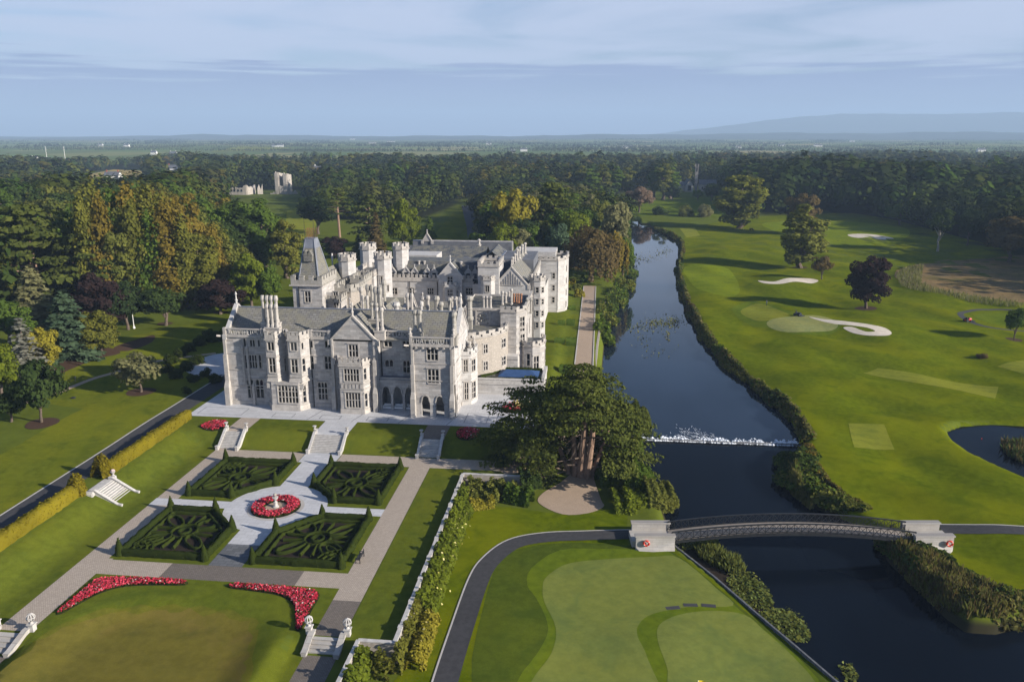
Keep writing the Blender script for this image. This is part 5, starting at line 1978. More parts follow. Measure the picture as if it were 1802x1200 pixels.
# carved relief on the hall wall
rb = MB()
for k, (dx, dz, r) in enumerate(((0, 0, 0.42), (0.55, 0.35, 0.3), (-0.55, 0.35, 0.3), (0, 0.7, 0.36), (0.75, -0.35, 0.26), (-0.75, -0.35, 0.26), (0.35, -0.7, 0.24), (-0.35, -0.7, 0.24), (1.0, -1.2, 0.18), (-1.0, -1.2, 0.18), (1.05, -1.8, 0.14), (-1.05, -1.8, 0.14))):
 t = MB()
 t.lathe((0, 0, 0), [(r, 0), (r * 0.8, 0.14), (r * 0.3, 0.24)], 8)
 rb.add([(-22.9 + dx + a, 155.98 - c_, 14.0 + dz + b_) for a, b_, c_ in t.v], t.f)
rb.build('carved_relief', M['lichen'], manor)
lowbay = [(-15.2, 156.2), (-14.4, 155.0), (-12.6, 154.6), (-11.2, 155.6), (-10.4, 157.4), (-10.4, 160.2), (-11.2, 161.6), (-15.2, 161.6)]
block(WALL, lowbay, MZ - 1, 8.6, [(1, 'm', 0.95, 4.4, 0.7, 2.6, 1, 2, 0), (2, 942, 627, 951, 649, 2, 2, 0), (4, 'm', 1.4, 4.4, 1.4, 2.6, 2, 2, 0)], top=True, roofmb=DARKROOF)
pf = MB()
parapet(pf, lowbay, 8.6, 0.35, 0.3, 0.6, 0.5, 0.5, edges=(0, 1, 2, 3, 4, 5))
pf.build('parapet', M['trim'], manor)
# porch block between hall and low bay, with its stone steps-like hood
NEWW.box(-18.4, -15.4, 152.6, 154.7, MZ - 0.5, 6.9)
for k in range(6):
 NEWW.box(-18.42, -15.38, 152.5 + 0.02 * k, 152.62, 3.4 + k * 0.55, 3.5 + k * 0.55)
# stone chimneys over the hall
chim_px(826, 521, 152.5, 12.3, 1, 'lichen', 0.75)
for u in (851, 857, 863):
 chim_px(u, 521, 159.0, 15.2, 1, 'trim', 0.36, base=False)
for u, v_, y in ((884, 512, 163.0), (890, 514, 165.0), (896, 512, 166), (900, 508, 163.0)):
 chim_px(u, v_, y, 15.2, 1, 'trim', 0.32, base=False)
for u in (904.5, 909, 913, 917.5):
 chim_px(u, 516.5, 165.0, 15.2, 1, 'terracotta', 0.24, base=False)
chim_px(931, 524, 160.5, 14.0, 2, 'lichen', 0.32, base=False, gap=0.8)

flush()
# --- gabled east range -----------------------------------------------------
er = [(-29.4, 184.0), (-24.2, 184.0), (-24.2, 182.0), (-15.6, 182.0), (-15.6, 216.0), (-29.4, 216.0)]
block(NEWW, er[2:] + er[:2], MZ - 0.8, 15.6, [(1, 'm', 6.0, 11.5, 1.2, 2.2, 2, 2, 0), (1, 'm', 12.0, 11.5, 1.2, 2.2, 2, 2, 0)], top=True, roofmb=DARKROOF, ztop=15.2)
cop = MB()
gable_wall(NEWW, (-24.0, 182.0), (-15.8, 182.0), 15.6, 20.0, cop, True, 1.8, 0.35, 0.4)
gable_roof(ROOF, -24.0, -15.8, 182.3, 216.0, 15.5, 19.8, 'y')
for k in range(9):                                  # tracery in the gable head
 xx = -19.9 + (k - 4) * 0.55
 hh = 3.2 - abs(k - 4) * 0.58
 if hh > 0.4:
  cop.box(xx - 0.07, xx + 0.07, 181.86, 182.02, 15.9, 15.9 + hh)
cop.box(-22.8, -17.0, 181.84, 182.02, 15.72, 15.88)
cop.build('gable_coping', M['trim'], manor)
pf = MB()
for k in range(15):                                 # battlements down the east eave
 pf.box(-15.75, -15.35, 183.5 + k * 2.1, 184.7 + k * 2.1, 15.6, 16.9)
pf.wall_box((-15.6, 182.4), (-15.6, 216), 0.001, 0.35, 15.59, 16.2)
pf.build('parapet', M['trim'], manor)
for u, v_, y in ((906, 446, 192), (910, 438, 196), (914, 434, 200), (919, 430, 206), (924, 427, 210), (902, 452, 188)):
 chim_px(u, v_, y, 18.0, 1, 'trim', 0.4, base=True)
flush()
oct_ = octagon(-13.9, 184.5, 1.9)
block(NEWW, oct_, MZ - 1, 17.0, [(5, 'm', 0.72, z, 0.75, 1.3, 1, 2, 0) for z in (5.6, 8.4, 11.2, 14.0)] + [(6, 'm', 0.72, z, 0.75, 1.3, 1, 2, 0) for z in (5.6, 8.4, 11.2, 14.0)], top=True, roofmb=DARKROOF)
pf = MB()
parapet(pf, oct_, 17.0, 0.5, 0.3, 0.5, 0.4, 0.45)
pf.build('parapet', M['trim'], manor)
flush()
tw = [(-27.6, 181.0), (-22.7, 181.0), (-22.7, 190), (-27.6, 190)]
block(NEWW, tw, 12.0, 20.4, [(0, 'm', 1.6, 15.0, 0.8, 1.6, 1, 2, 0), (0, 'm', 3.3, 15.0, 0.8, 1.6, 1, 2, 0)], top=True, roofmb=DARKROOF, ztop=19.8)
pf = MB()
parapet(pf, tw, 20.4, 0.5, 0.35, 0.75, 0.55, 0.55)
pf.build('parapet', M['trim'], manor)
ori = canted(-27.0, -23.6, 181.0, 1.1, 0.8)
block(NEWW, ori, 13.6, 17.4, [(1, 'm', 0.9, 14.5, 1.0, 1.6, 2, 1, 0)], top=True, roofmb=DARKROOF)
NEWW.frustum([(-25.6, 180.9), (-25.0, 180.9), (-25.0, 181.0), (-25.6, 181.0)], 12.6, ori, 13.6)
pf = MB()
parapet(pf, ori, 17.4, 0.3, 0.3, 0.45, 0.3, 0.45, edges=(0, 1, 2))
pf.build('parapet', M['trim'], manor)
flush()
ne = [(-17.6, 219.0), (-11.0, 219.0), (-9.0, 221.0), (-8.4, 223.5), (-8.4, 230), (-17.6, 230)]
block(NEWW, ne, MZ - 1.6, 16.2, [(0, 'm', 5.5, z, 0.7, 1.5, 1, 2, 0) for z in (4.2, 7.6, 11.0)] + [(2, 'm', 1.3, z, 0.7, 1.6, 1, 2, 0) for z in (2.4, 5.8, 9.2, 12.6)], top=True, roofmb=DARKROOF, ztop=15.9)
pf = MB()
parapet(pf, ne, 16.2, 0.4, 0.35, 0.9, 0.7, 0.5)
pf.build('parapet', M['trim'], manor)
NEWW.wall_box((-10.95, 218.98), (-10.75, 219.15), -0.1, 0.1, MZ, 16)
NEWW.box(-24, -12, 226, 236, 14, 17.4)
flush()
block(NEWW, [(-15.7, 186), (-13.6, 186), (-13.6, 219), (-15.7, 219)], MZ - 1, 11.0, [(1, 'm', s, z, 1.1, 1.8, 2, 2, 0) for s in (5, 11) for z in (4, 7.6)], top=True, roofmb=DARKROOF)

flush()
# --- north range with dormers ----------------------------------------------
nr = [(-51.0, 186.0), (-29.4, 186.0), (-29.4, 198), (-51.0, 198)]
block(NEWW, nr, MZ, 15.8, [(0, 689, 508, 699, 518, 2, 2, 0), (0, 719.5, 508, 729, 518, 2, 2, 0), (0, 752, 508, 763, 518, 3, 2, 0), (0, 824, 508, 836, 518, 3, 2, 0)], top=True, roofmb=DARKROOF, ztop=15.4)
pf = MB()
parapet(pf, nr, 15.8, 0.7, 0.35, 0.62, 0.42, 0.6, edges=(0,))
pf.build('parapet', M['trim'], manor)
DARKROOF.add([(-51, 186.8, 15.6), (-29.4, 186.8, 15.6), (-29.4, 189.6, 19.9), (-51, 189.6, 19.9), (-29.4, 196, 20.0), (-51, 196, 20.0)], [(0, 1, 2, 3), (3, 2, 4, 5)])


def dormer(x):
 b, r_ = MB(), MB()
 y = 187.2
 b.box(x - 0.85, x + 0.85, y, y + 1.9, 16.0, 17.55)
 b.add([(x - 0.85, y, 17.55), (x + 0.85, y, 17.55), (x, y, 18.6)], [(0, 1, 2)])
 for s in (-1, 1):
  b.bar((x + s * 1.0, y, 17.45), (x, y, 18.75), 0.3, 0.2)
 finial(b, x, y + 0.1, 18.7, 0.8, 0.12)
 o = b.build('dormer', M['trim_white'], manor)
 r_.add([(x - 1.0, y + 0.1, 17.5), (x, y + 0.1, 18.65), (x, y + 3, 18.65), (x - 1.0, y + 3, 17.5), (x + 1.0, y + 0.1, 17.5), (x + 1.0, y + 3, 17.5)], [(0, 1, 2, 3), (1, 4, 5, 2)])
 p = r_.build('dormer_roof', M['slate_dark'], o, origin=MO)
 g = MB()
 g.add([(x - 0.45, y - 0.03, 16.35), (x + 0.45, y - 0.03, 16.35), (x + 0.45, y - 0.03, 17.5), (x - 0.45, y - 0.03, 17.5)], [(0, 1, 2, 3)])
 g.build('dormer_window', M['glass'], o, origin=MO)


for u in (691, 715, 730, 752, 764, 824, 836):
 dormer(XZ(u, 490, 187.2)[0])
flush()
gb_ = [(XZ(772, 500, 184.5)[0], 184.5), (XZ(813, 500, 184.5)[0], 184.5)]
gbf = [gb_[0], gb_[1], (gb_[1][0], 190), (gb_[0][0], 190)]
block(NEWW, gbf, MZ, 17.2, [(0, 787, 487, 797, 498, 2, 2, 0), (0, 787, 510, 797, 521, 3, 2, 0)], top=False)
cop = MB()
gable_wall(NEWW, gb_[0], gb_[1], 17.2, 20.4, cop, True, 1.9, 0.3, 0.4)
gable_roof(DARKROOF, gb_[0][0], gb_[1][0], 184.8, 192, 17.2, 20.2, 'y')
cop.build('gable_coping', M['trim_white'], manor)
ob = canted((gb_[0][0] + gb_[1][0]) / 2 - 1.9, (gb_[0][0] + gb_[1][0]) / 2 + 2.2, 184.5, 1.1, 0.8)
block(NEWW, ob, 8.0, 15.0, [(1, 787, 510, 797, 521, 3, 2, 0), (2, 'm', 0.65, 12.2, 0.6, 1.8, 1, 2, 0)], top=True, roofmb=DARKROOF)
pf = MB()
parapet(pf, ob, 15.0, 0.4, 0.3, 0.5, 0.35, 0.5, edges=(0, 1, 2))
pf.build('parapet', M['trim_white'], manor)
for u in (707, 742):
 chim_px(u, 459, 189.3, 17.8, 2, 'trim', 0.34, gap=1.35)
chim_px(811, 460, 189, 17.0, 1, 'trim', 0.4)
chim_px(774, 459, 193, 18, 1, 'trim', 0.4)
# flat leads and plain attic walls behind
NEWW.box(-49.5, -41.0, 199.0, 206, 12, 20.0)
b = MB()
b.box(-52, -29.5, 198.1, 224, 14.0, 17.6)
b.box(-29.3, -16.2, 200.0, 215.6, 15.3, 19.1)
b.box(-53, -24.4, 224.1, 225, 14, 20.2)
b.build('flat_roof', M['flat_roof'], manor)
b = MB()
b.box(-28.8, -24.6, 192, 214, 19.12, 19.4)
b.box(-38, -32, 200.5, 206, 17.62, 18.3)
b.box(-49, -42, 200.2, 204, 17.62, 18.0)
b.build('lead_flat', M['lead'], manor)
gable_roof(DARKROOF, -51.8, -29.7, 207, 219, 17.7, 20.6, 'x')
gable_roof(DARKROOF, -46, -42, 199.5, 208.5, 17.7, 19.6, 'y')
gable_roof(DARKROOF, -29.2, -24.8, 201, 215.4, 19.15, 20.9, 'y')
WALL.box(-53.2, -24.2, 225.1, 226, 12, 20.4)
b = MB()
gable_wall(b, (XZ(744, 455, 224)[0], 224), (XZ(761, 455, 224)[0], 224), 20.2, 22.4, b, True, 1.2, 0.2, 0.3)
b.build('gable_coping', M['trim'], manor)
for u, v_ in ((733.5, 440), (766.5, 440), (795, 441), (801.5, 441), (830, 441), (836, 441)):
 chim_px(u, v_, 222, 19.0, 1, 'trim', 0.36, base=False)
x, z = XZ(843, 420, 222)
finial(TRIM, x, 222, 19, z - 19, 0.5)
for u, v_ in ((690, 452), (824, 456), (716, 460)):
 chim_px(u, v_, 200, 19.0, 1, 'trim', 0.3, base=False)
rng_m = np.random.default_rng(3)
b = MB()
for k in range(9):                                  # plant on the flat roofs
 x, y = rng_m.uniform(-50, -32), rng_m.uniform(199.5, 206)
 b.box(x, x + rng_m.uniform(0.8, 2.4), y, y + rng_m.uniform(0.8, 2), 17.61, 17.6 + rng_m.uniform(0.6, 1.6))
b.build('roof_plant', M['lead'], manor)

flush()
# --- spire tower -----------------------------------------------------------
def tower(mb, foot, z0, z1, wins, pm='trim', **kw):
 block(mb, foot, z0, z1, wins, top=True, roofmb=DARKROOF)
 p_ = MB()
 parapet(p_, foot, z1, **kw)
 p_.build('parapet', M[pm], manor)


ty = 150.5
x0, x1 = XZ(515.5, 515, ty)[0], XZ(566.5, 515, ty)[0]
st = [(x0, ty), (x1, ty), (x1, ty + 8.5), (x0, ty + 8.5)]
tower(WALL, st, MZ, 21.0, [(0, 536, 513, 547, 532, 2, 2, 1), (1, 'm', 2.0, 15.2, 0.8, 3.0, 1, 2, 1), (1, 'm', 6.2, 15.2, 0.8, 3.0, 1, 2, 1)], 'lichen', h=0.95, t=0.4, merlon=0.95, gap=0.75, mh=0.75, out=0.22)
TRIM.wall_box((x0 - 0.5, ty), (x1 + 0.4, ty), -0.45, 0, 20.75, 21.0)
zt = XZ(545, 421, ty + 3.5)[1]
xa, xb = XZ(537.5, 421, ty + 3.5)[0], XZ(553.5, 421, ty + 3.5)[0]
b = MB()
b.frustum([(x0 + 0.9, ty + 0.7), (x1 - 0.7, ty + 0.7), (x1 - 0.7, ty + 7.8), (x0 + 0.9, ty + 7.8)], 21.1, [(xa, ty + 3.3), (xb, ty + 3.3), (xb, ty + 5.0), (xa, ty + 5.0)], zt)
b.build('spire_roof', M['slate'], manor)
b = MB()
for (q0, q1) in (((x0 + 0.9, ty + 0.7), (xa, ty + 3.3)), ((x1 - 0.7, ty + 0.7), (xb, ty + 3.3)), ((x1 - 0.7, ty + 7.8), (xb, ty + 5.0)), ((x0 + 0.9, ty + 7.8), (xa, ty + 5.0))):
 b.bar((*q0, 21.15), (*q1, zt), 0.26, 0.2)
b.build('roof_hip', M['lead'], manor)
b = MB()
k0, k1 = 0.80, 1.004
lo = [(x0 + 0.9 + (xa - x0 - 0.9) * k0 - .03, ty + 0.7 + 2.6 * k0 - .03), (x1 - 0.7 + (xb - x1 + 0.7) * k0 + .03, ty + 0.7 + 2.6 * k0 - .03), (x1 - 0.7 + (xb - x1 + 0.7) * k0 + .03, ty + 7.8 - 2.8 * k0 + .03), (x0 + 0.9 + (xa - x0 - 0.9) * k0 - .03, ty + 7.8 - 2.8 * k0 + .03)]
b.frustum(lo, 21.1 + (zt - 21.1) * k0, [(xa - .05, ty + 3.25), (xb + .05, ty + 3.25), (xb + .05, ty + 5.05), (xa - .05, ty + 5.05)], zt + 0.05)
b.box(xa - 0.12, xb + 0.12, ty + 3.2, ty + 5.1, zt + 0.052, zt + 0.22)
b.build('spire_cap', M['lead'], manor)
b = MB()
for k in range(6):
 x = xa + (xb - xa) * k / 5
 for yy in (ty + 3.3, ty + 5.0):
  b.tube((x, yy, zt + 0.2), (x, yy, zt + 1.9), 0.05, 0.03, 5)
  b.lathe((x, yy, zt + 1.9), [(0.09, 0), (0.02, 0.3)], 5)
for z in (zt + 0.6, zt + 1.4):
 for yy in (ty + 3.3, ty + 5.0):
  b.bar((xa, yy, z), (xb, yy, z), 0.05, 0.06)
b.build('roof_cresting', M['rust_iron'], manor)
b = MB()
for x, yy in ((xa, ty + 3.3), (xb, ty + 3.3)):
 b.tube((x, yy, zt + 0.2), (x, yy, zt + 4.3), 0.06, 0.03, 5)
b.build('flag_pole', M['iron'], manor)
for u in (539, 546.5):
 x, z = XZ(u, 450, ty + 2.0)
 d = MB()
 d.box(x - 0.42, x + 0.42, ty + 1.55, ty + 3.2, z - 1.1, z + 0.1)
 d.add([(x - 0.55, ty + 1.5, z + 0.1), (x + 0.55, ty + 1.5, z + 0.1), (x, ty + 1.5, z + 1.1), (x - 0.55, ty + 3.6, z + 0.1), (x + 0.55, ty + 3.6, z + 0.1), (x, ty + 3.6, z + 1.1)],
   [(0, 1, 2), (0, 2, 5, 3), (2, 1, 4, 5)])
 d.build('roof_lucarne', M['slate'], manor)
# the smaller roof and finials behind the spire
x, z = XZ(567, 440, 163)
b = MB()
gable_roof(b, x - 1.5, x + 3.4, 161, 172, 18.6, 22.4, 'y')
b.add([(x - 1.5, 161, 18.6), (x + 3.4, 161, 18.6), (x + 0.95, 161, 22.4)], [(0, 1, 2)])
b.build('roof', M['slate'], manor)
finial(TRIM, x + 0.95, 161.2, 22.3, 2.6, 0.2)
chim_px(584, 446, 168, 17, 1, 'trim_white', 0.22, base=False)
WALL.box(x - 1.6, x + 3.5, 161.2, 172, MZ, 18.6)

flush()
# --- clustered towers west of the north range ------------------------------
def oct_px(u0, u1, vtop, y, zb, mat, nm='tower', n=8, win=True):
 xa_, xb_ = XZ(u0, vtop, y)[0], XZ(u1, vtop, y)[0]
 r = (xb_ - xa_) / 2 / math.cos(math.pi / n)
 zt_ = XZ((u0 + u1) / 2, vtop, y)[1] - 1.15
 f = octagon((xa_ + xb_) / 2, y + r, r, n)
 tower(mat, f, zb, zt_, [(5, 'm', r * 0.38, zt_ - 5.5, 0.5, 1.5, 1, 1, 0), (6, 'm', r * 0.38, zt_ - 7.5, 0.5, 1.5, 1, 1, 0)] if win else [], 'trim', h=0.55, t=0.28, merlon=0.55, gap=0.5, mh=0.6, out=0.1)


oct_px(592, 619, 449, 166, MZ, NEWW)
flush()
oct_px(655.5, 683, 446.5, 172, MZ, NEWW)
flush()
oct_px(630, 655.5, 430, 181, MZ, NEWW, win=False)
flush()
oct_px(688.5, 714, 430, 188, MZ, NEWW, win=False)
# battlemented wings between them
flush()
wy_ = 170.0
xa_, xb_ = XZ(618, 470, wy_)[0], XZ(657, 470, wy_)[0]
tower(NEWW, [(xa_, wy_), (xb_, wy_), (xb_, 182), (xa_, 182)], MZ, 19.6, [(0, 634, 487, 647, 495, 2, 2, 0)], h=0.5, t=0.35, merlon=0.6, gap=0.5, mh=0.55)
xa_, xb_ = XZ(587, 490, 158)[0], XZ(616, 490, 158)[0]
tower(RUB, [(xa_, 158), (xb_, 158), (xb_ + 1.2, 159.4), (xb_ + 1.2, 166), (xa_, 166)], MZ, 18.4, [(0, 'm', 1.6, 14.4, 0.9, 1.8, 2, 1, 1)], 'lichen', h=0.6, t=0.4, merlon=0.8, gap=0.65, mh=0.7)
xa_, xb_ = XZ(616, 480, 164)[0], XZ(640, 480, 164)[0]
tower(RUB, [(xa_, 164), (xb_, 164), (xb_, 169.8), (xa_, 169.8)], MZ, 19.2, [(0, 'm', 1.7, 15.0, 1.2, 2.2, 2, 2, 1)], 'lichen', h=0.6, t=0.4, merlon=0.7, gap=0.6, mh=0.7)
# the big lancet window between spire tower and rubble tower
xa_ = XZ(594, 525, 152)[0]
tower(WALL, [(x1 + 0.01, 153), (xa_, 153), (xa_, 158), (x1 + 0.01, 158)], MZ, 17.2, [(0, 592, 515, 600, 542, 2, 2, 1), (0, 'm', 1.1, 12.8, 1.0, 3.2, 2, 2, 1)], 'lichen', h=0.5, t=0.35, merlon=0.7, gap=0.6, mh=0.6)
WALL.box(xa_, -51.2, 166.5, 188, MZ, 16.0)

flush()
# --- roofs and stacks in the middle -----------------------------------------
WALL.box(-60, -27.2, 143.65, 146.0, MZ, 14.2)
WALL.box(-51.0, -27.1, 146.01, 168, MZ, 13.2)
WALL.box(-51.0, -27.15, 168.01, 185.9, MZ, 9.0)
ri = MB()
for (x0_, x1_, y0_, y1_, ze, zr, ax) in ((-50.2, -44.6, 146.2, 156, 13.2, 17.4, 'y'), (-44.2, -39.2, 149, 160, 13.2, 17.0, 'y'), (-38.6, -28, 150.5, 157, 13.2, 16.3, 'x'), (-50, -39, 160, 167, 13.2, 16.2, 'x'), (-37, -28.5, 159.5, 166.5, 13.2, 15.6, 'x')):
 gable_roof(ri, x0_, x1_, y0_, y1_, ze, zr, ax)
 if ax == 'y':
  gable_wall(WALL, (x0_, y0_), (x1_, y0_), ze, zr + 0.3, TRIM, True, 1.8, 0.2, 0.35)
 else:
  gable_wall(WALL, (x1_, y0_), (x1_, y1_), ze, zr + 0.3, TRIM, True, 1.6, 0.2, 0.35)
  gable_wall(WALL, (x0_, y1_), (x0_, y0_), ze, zr + 0.3, TRIM, True, 1.6, 0.2, 0.35)
ri.build('roof', M['slate'], manor)
for u, v_, y, n, mt, rs in ((635, 505, 152, 1, 'trim', 0.42), (650, 501, 150, 2, 'lichen', 0.4), (664, 505, 147, 2, 'lichen', 0.45), (675, 492, 160, 1, 'lichen', 0.5), (697, 532, 146, 1, 'trim_white', 0.7), (720.5, 516, 149, 2, 'trim', 0.36),
       (741, 530, 147, 1, 'trim_white', 0.35), (752.5, 520, 152, 1, 'trim', 0.45), (747, 523, 158, 2, 'trim', 0.4), (768, 521, 150, 1, 'lichen', 0.6), (776, 531, 148, 1, 'lichen', 0.5), (791, 524, 150, 1, 'lichen', 0.42),
       (799, 522, 156, 2, 'trim', 0.34), (809, 523, 148.6, 1, 'trim', 0.42), (642, 520, 146.6, 2, 'trim', 0.3)):
 chim_px(u, v_, y, 12.5, n, mt, rs)
for x, y, z in ((-49.8, 146.3, 16.2), (-44.8, 146.5, 15), (-39.6, 149, 15.5), (-30, 147, 15.2), (-34.2, 147.2, 15.2), (-37.2, 147.4, 15.4)):
 finial(TRIM, x, y, 13.5, z - 11.8, 0.26)
TRIM.wall_box((-38, 146.0), (-27.2, 146.0), 0, 0.3, 13.22, 14.4)

# down pipes
for x, y, za, zb in ((-50.45, YF - 0.12, MZ, 14.7), (-37.95, YF + 1.25, 8, 14.6), (x0 + 1.3, ty - 0.12, 8, 20.6), (-45.1, 185.9, 8, 15.5), (-38.3, 185.9, 8, 15.5), (-13.45, 192, 3, 11)):
 b = MB()
 b.tube((x, y, za), (x, y, zb), 0.09, 0.09, 6)
 b.build('down_pipe', M['iron'], manor)

flush()
print('windows', win_count[0])

# --- pool terrace on the east side ------------------------------------------
pt = empty('pool_terrace', (-16, 150, MZ), 0, 'walled stone pool terrace against the east side of the manor', 'terrace')
b = MB()
b.prism([(-22.6, 143.0), (-9.6, 143.0), (-9.6, 153.4), (-17.0, 153.4), (-22.6, 147.2)], 0, 4.0)
fix_normals(b.build('terrace_wall', M['stone_new'], pt))
b = MB()
b.wall_box((-22.6, 143.0), (-9.6, 143.0), -0.12, 0.5, 4.01, 4.95)
b.wall_box((-9.6, 143.0), (-9.6, 153.4), -0.12, 0.5, 4.012, 4.9)
b.wall_box((-22.6, 143.0), (-9.4, 143.0), -0.2, 0.6, 4.952, 5.1)
b.build('parapet', M['trim_white'], pt)
b = MB()
b.box(-20.9, -10.6, 145.8, 150.6, 4.01, 4.5)
b.build('pool_surround', M['slate_dark'], pt)
cv = MB()
v = [(-18.6, 146.1, 4.7), (-10.8, 146.1, 4.7), (-10.8, 150.4, 4.7), (-18.6, 150.4, 4.7), (-17.2, 148.2, 5.5), (-12.4, 148.2, 5.5)]
cv.add(v + [(x, y, 4.52) for x, y, z in v[:4]], [(0, 1, 5, 4), (1, 2, 5), (2, 3, 4, 5), (3, 0, 4), (6, 7, 1, 0), (7, 8, 2, 1), (8, 9, 3, 2), (9, 6, 0, 3)])
o = cv.build('pool_canopy', M['blue_canvas'])
tag(o, 'blue canvas canopy stretched low over the pool terrace', 'canopy')
rm = np.random.default_rng(8)
for (A, B, lab) in (((-22.2, 144.4), (-10.6, 144.4), 'clipped hedge along the front of the pool terrace'), ((-19.6, 151.6), (-10.4, 151.6), 'clipped hedge behind the blue pool canopy'), ((-22.0, 145.6), (-18.0, 150.4), 'clipped hedge against the curved wall above the pool')):
 h = MB()
 hedge_band(h, [A, B], 0.8, 0.85, 4.02, rm, False, 0.05, 0.5)
 tag(leafy('clipped_hedge', h, M['leaf_box'], None, rm, 14, 0.12), lab, 'hedge')
# seats under the arcades
for k, (x, y, nm) in enumerate(((-36.9, 132.9, 'left'), (-34.9, 132.9, 'middle'), (-32.8, 132.9, 'right'))):
 s = empty('garden_sofa', (x, y, MZ + 0.04), 0, 'white garden sofa under the %s arch of the low arcade' % nm, 'sofa', 'garden sofas under the arcade')
 for q, nmq in (((-0.75, 0.75, -0.4, 0.4, 0.12, 0.45), 'seat'), ((-0.75, 0.75, 0.25, 0.42, 0.46, 0.85), 'backrest'), ((-0.9, -0.76, -0.4, 0.42, 0.1, 0.62), 'armrest'), ((0.76, 0.9, -0.4, 0.42, 0.1, 0.62), 'armrest')):
  b = MB()
  b.box(*q)
  o = b.build(nmq, M['white_paint'])
  o.parent = s

# ------------------------------------------------------------------ lawns left of the drive and east of the house
sheet('lawn', rect(-91, -76.6, 47, 150), M['park'], 0.02, True, 'striped mown lawn left of the drive', 'lawn')
sheet('lawn', smooth_loop(ats([(60, 700), (120, 640), (240, 590), (420, 555), (455, 560), (405, 600), (385, 625), (330, 680), (200, 720)]), 4), M['park'], 0.026, True, 'mown parkland lawn between the wood and the house', 'lawn')
gp = [at(u, v)[:2] for u, v in ((0, 722), (60, 705), (110, 688), (160, 668), (205, 655), (265, 638), (330, 628), (380, 622))]
strip_sheet('garden_path', smooth_loop(gp, 5, False), 1.3, M['gravel'], 0.05, 'narrow curving gravel path across the parkland lawn', 'path')
sheet('lawn', rect(-13.5, 0.6, 146, 219), M['lawn_edge'], 0.03, True, 'lawn between the east front and the gravel walk', 'lawn')
sheet('gravel_path', rect(-4.25, -0.55, 143, 263), M['gravel'], 0.06, True, 'straight buff gravel walk between the lawn and the river', 'path')
for k in range(2):
 x = -4.4 if k == 0 else -0.4
 b = MB()
 b.box(x - 0.12, x + 0.12, 143, 262, -0.4, 1.0 + 0.06)
 tag(b.build('path_edging', M['kerb']), 'pale stone edging along the %s side of the gravel walk' % ('lawn' if k == 0 else 'river'), 'edging', kind='structure')
rq = np.random.default_rng(2)
for k, (u, v_, w1, w2) in enumerate(((1005, 606, 2.4, 3.0), (985, 603, 2.6, 1.6), (1004, 572, 2.2, 2.4), (988, 571, 1.8, 1.5), (995, 655, 2.6, 2.6), (1007, 545, 2.0, 2.2), (1010, 690, 2.4, 2.4))):
 x, y, z = at(u, v_)
 h = MB()
 hedge_band(h, [(x - w1 / 2, y), (x + w1 / 2, y)], w2, 1.1 if k % 2 else 1.5, z, rq, False, 0.05, 0.5)
 tag(leafy('clipped_hedge', h, M['leaf_green'], None, rq, 12, 0.13), 'square clipped box block on the east lawn, ' + ('nearest the gravel bend by the tree', 'the smaller one of the pair', 'middle one beside the walk', 'low one behind the middle block',
  'front one by the cedar', 'farthest one along the walk', 'half hidden by the cedar')[k], 'hedge', 'clipped box blocks on the east lawn')
for k, (u, v_, c) in enumerate(((1012, 512, 'olive'), (1020, 522, 'yellow'), (1004, 500, 'gold'), (1030, 497, 'green'))):
 x, y, z = at(u, v_)
 leaf_mass('garden_shrub', [(x - 1.5, y, x + 1.5, y + 0.5, 1.6, z - 0.1, 2.0)], M['leaf_' + c], rq, 500, '%s shrub by the corner tower at the head of the gravel walk' % ('olive', 'pale yellow', 'golden', 'green')[k], 'shrub', 0.25)
# low wall along the river bank behind the walk
bw = [at(u, v_)[:2] for u, v_ in ((1046, 660), (1051, 610), (1058, 560), (1070, 520))]
b = MB()
for A, B in zip(bw[:-1], bw[1:]):
 b.wall_box(A, B, -0.25, 0.25, -4.5, 0.75 + 0.01 * bw.index(A))
tag(fix_normals(b.build('river_wall', M['rubble'])), 'low rubble wall holding the river bank beside the gravel walk', 'wall')

# ------------------------------------------------------------------ golf course
RG = smooth_loop(Gs([(1205, 398), (1235, 400), (1290, 388), (1500, 378), (1700, 420), (1830, 470), (1900, 600), (1900, 1000), (1802, 1062), (1690, 1010), (1620, 965), (1560, 930), (1470, 885), (1420, 790), (1395, 735), (1330, 680), (1272, 630), (1235, 580), (1212, 540), (1200, 490), (1206, 440)], -2), 3)
sheet('golf_rough', RG, M['golf'], 0.02, True, 'undulating bright green golf course right of the river', 'golf course')
LG = smooth_loop(Gs([(835, 900), (900, 893), (990, 905), (1060, 898), (1105, 900), (1105, 960), (1178, 962), (1330, 1086), (1474, 1210), (1300, 1260), (700, 1260), (735, 1150), (780, 1000)], -2), 2)
sheet('golf_rough', LG, M['golf'], 0.02, True, 'golf course grass on the house side of the river', 'golf course')


def turf(name, px, mat, off, label, cat, n=5, closed=True):
 return sheet(name, smooth_loop(ats(px), n) if n > 1 else ats(px), mat, off, True, label, cat)


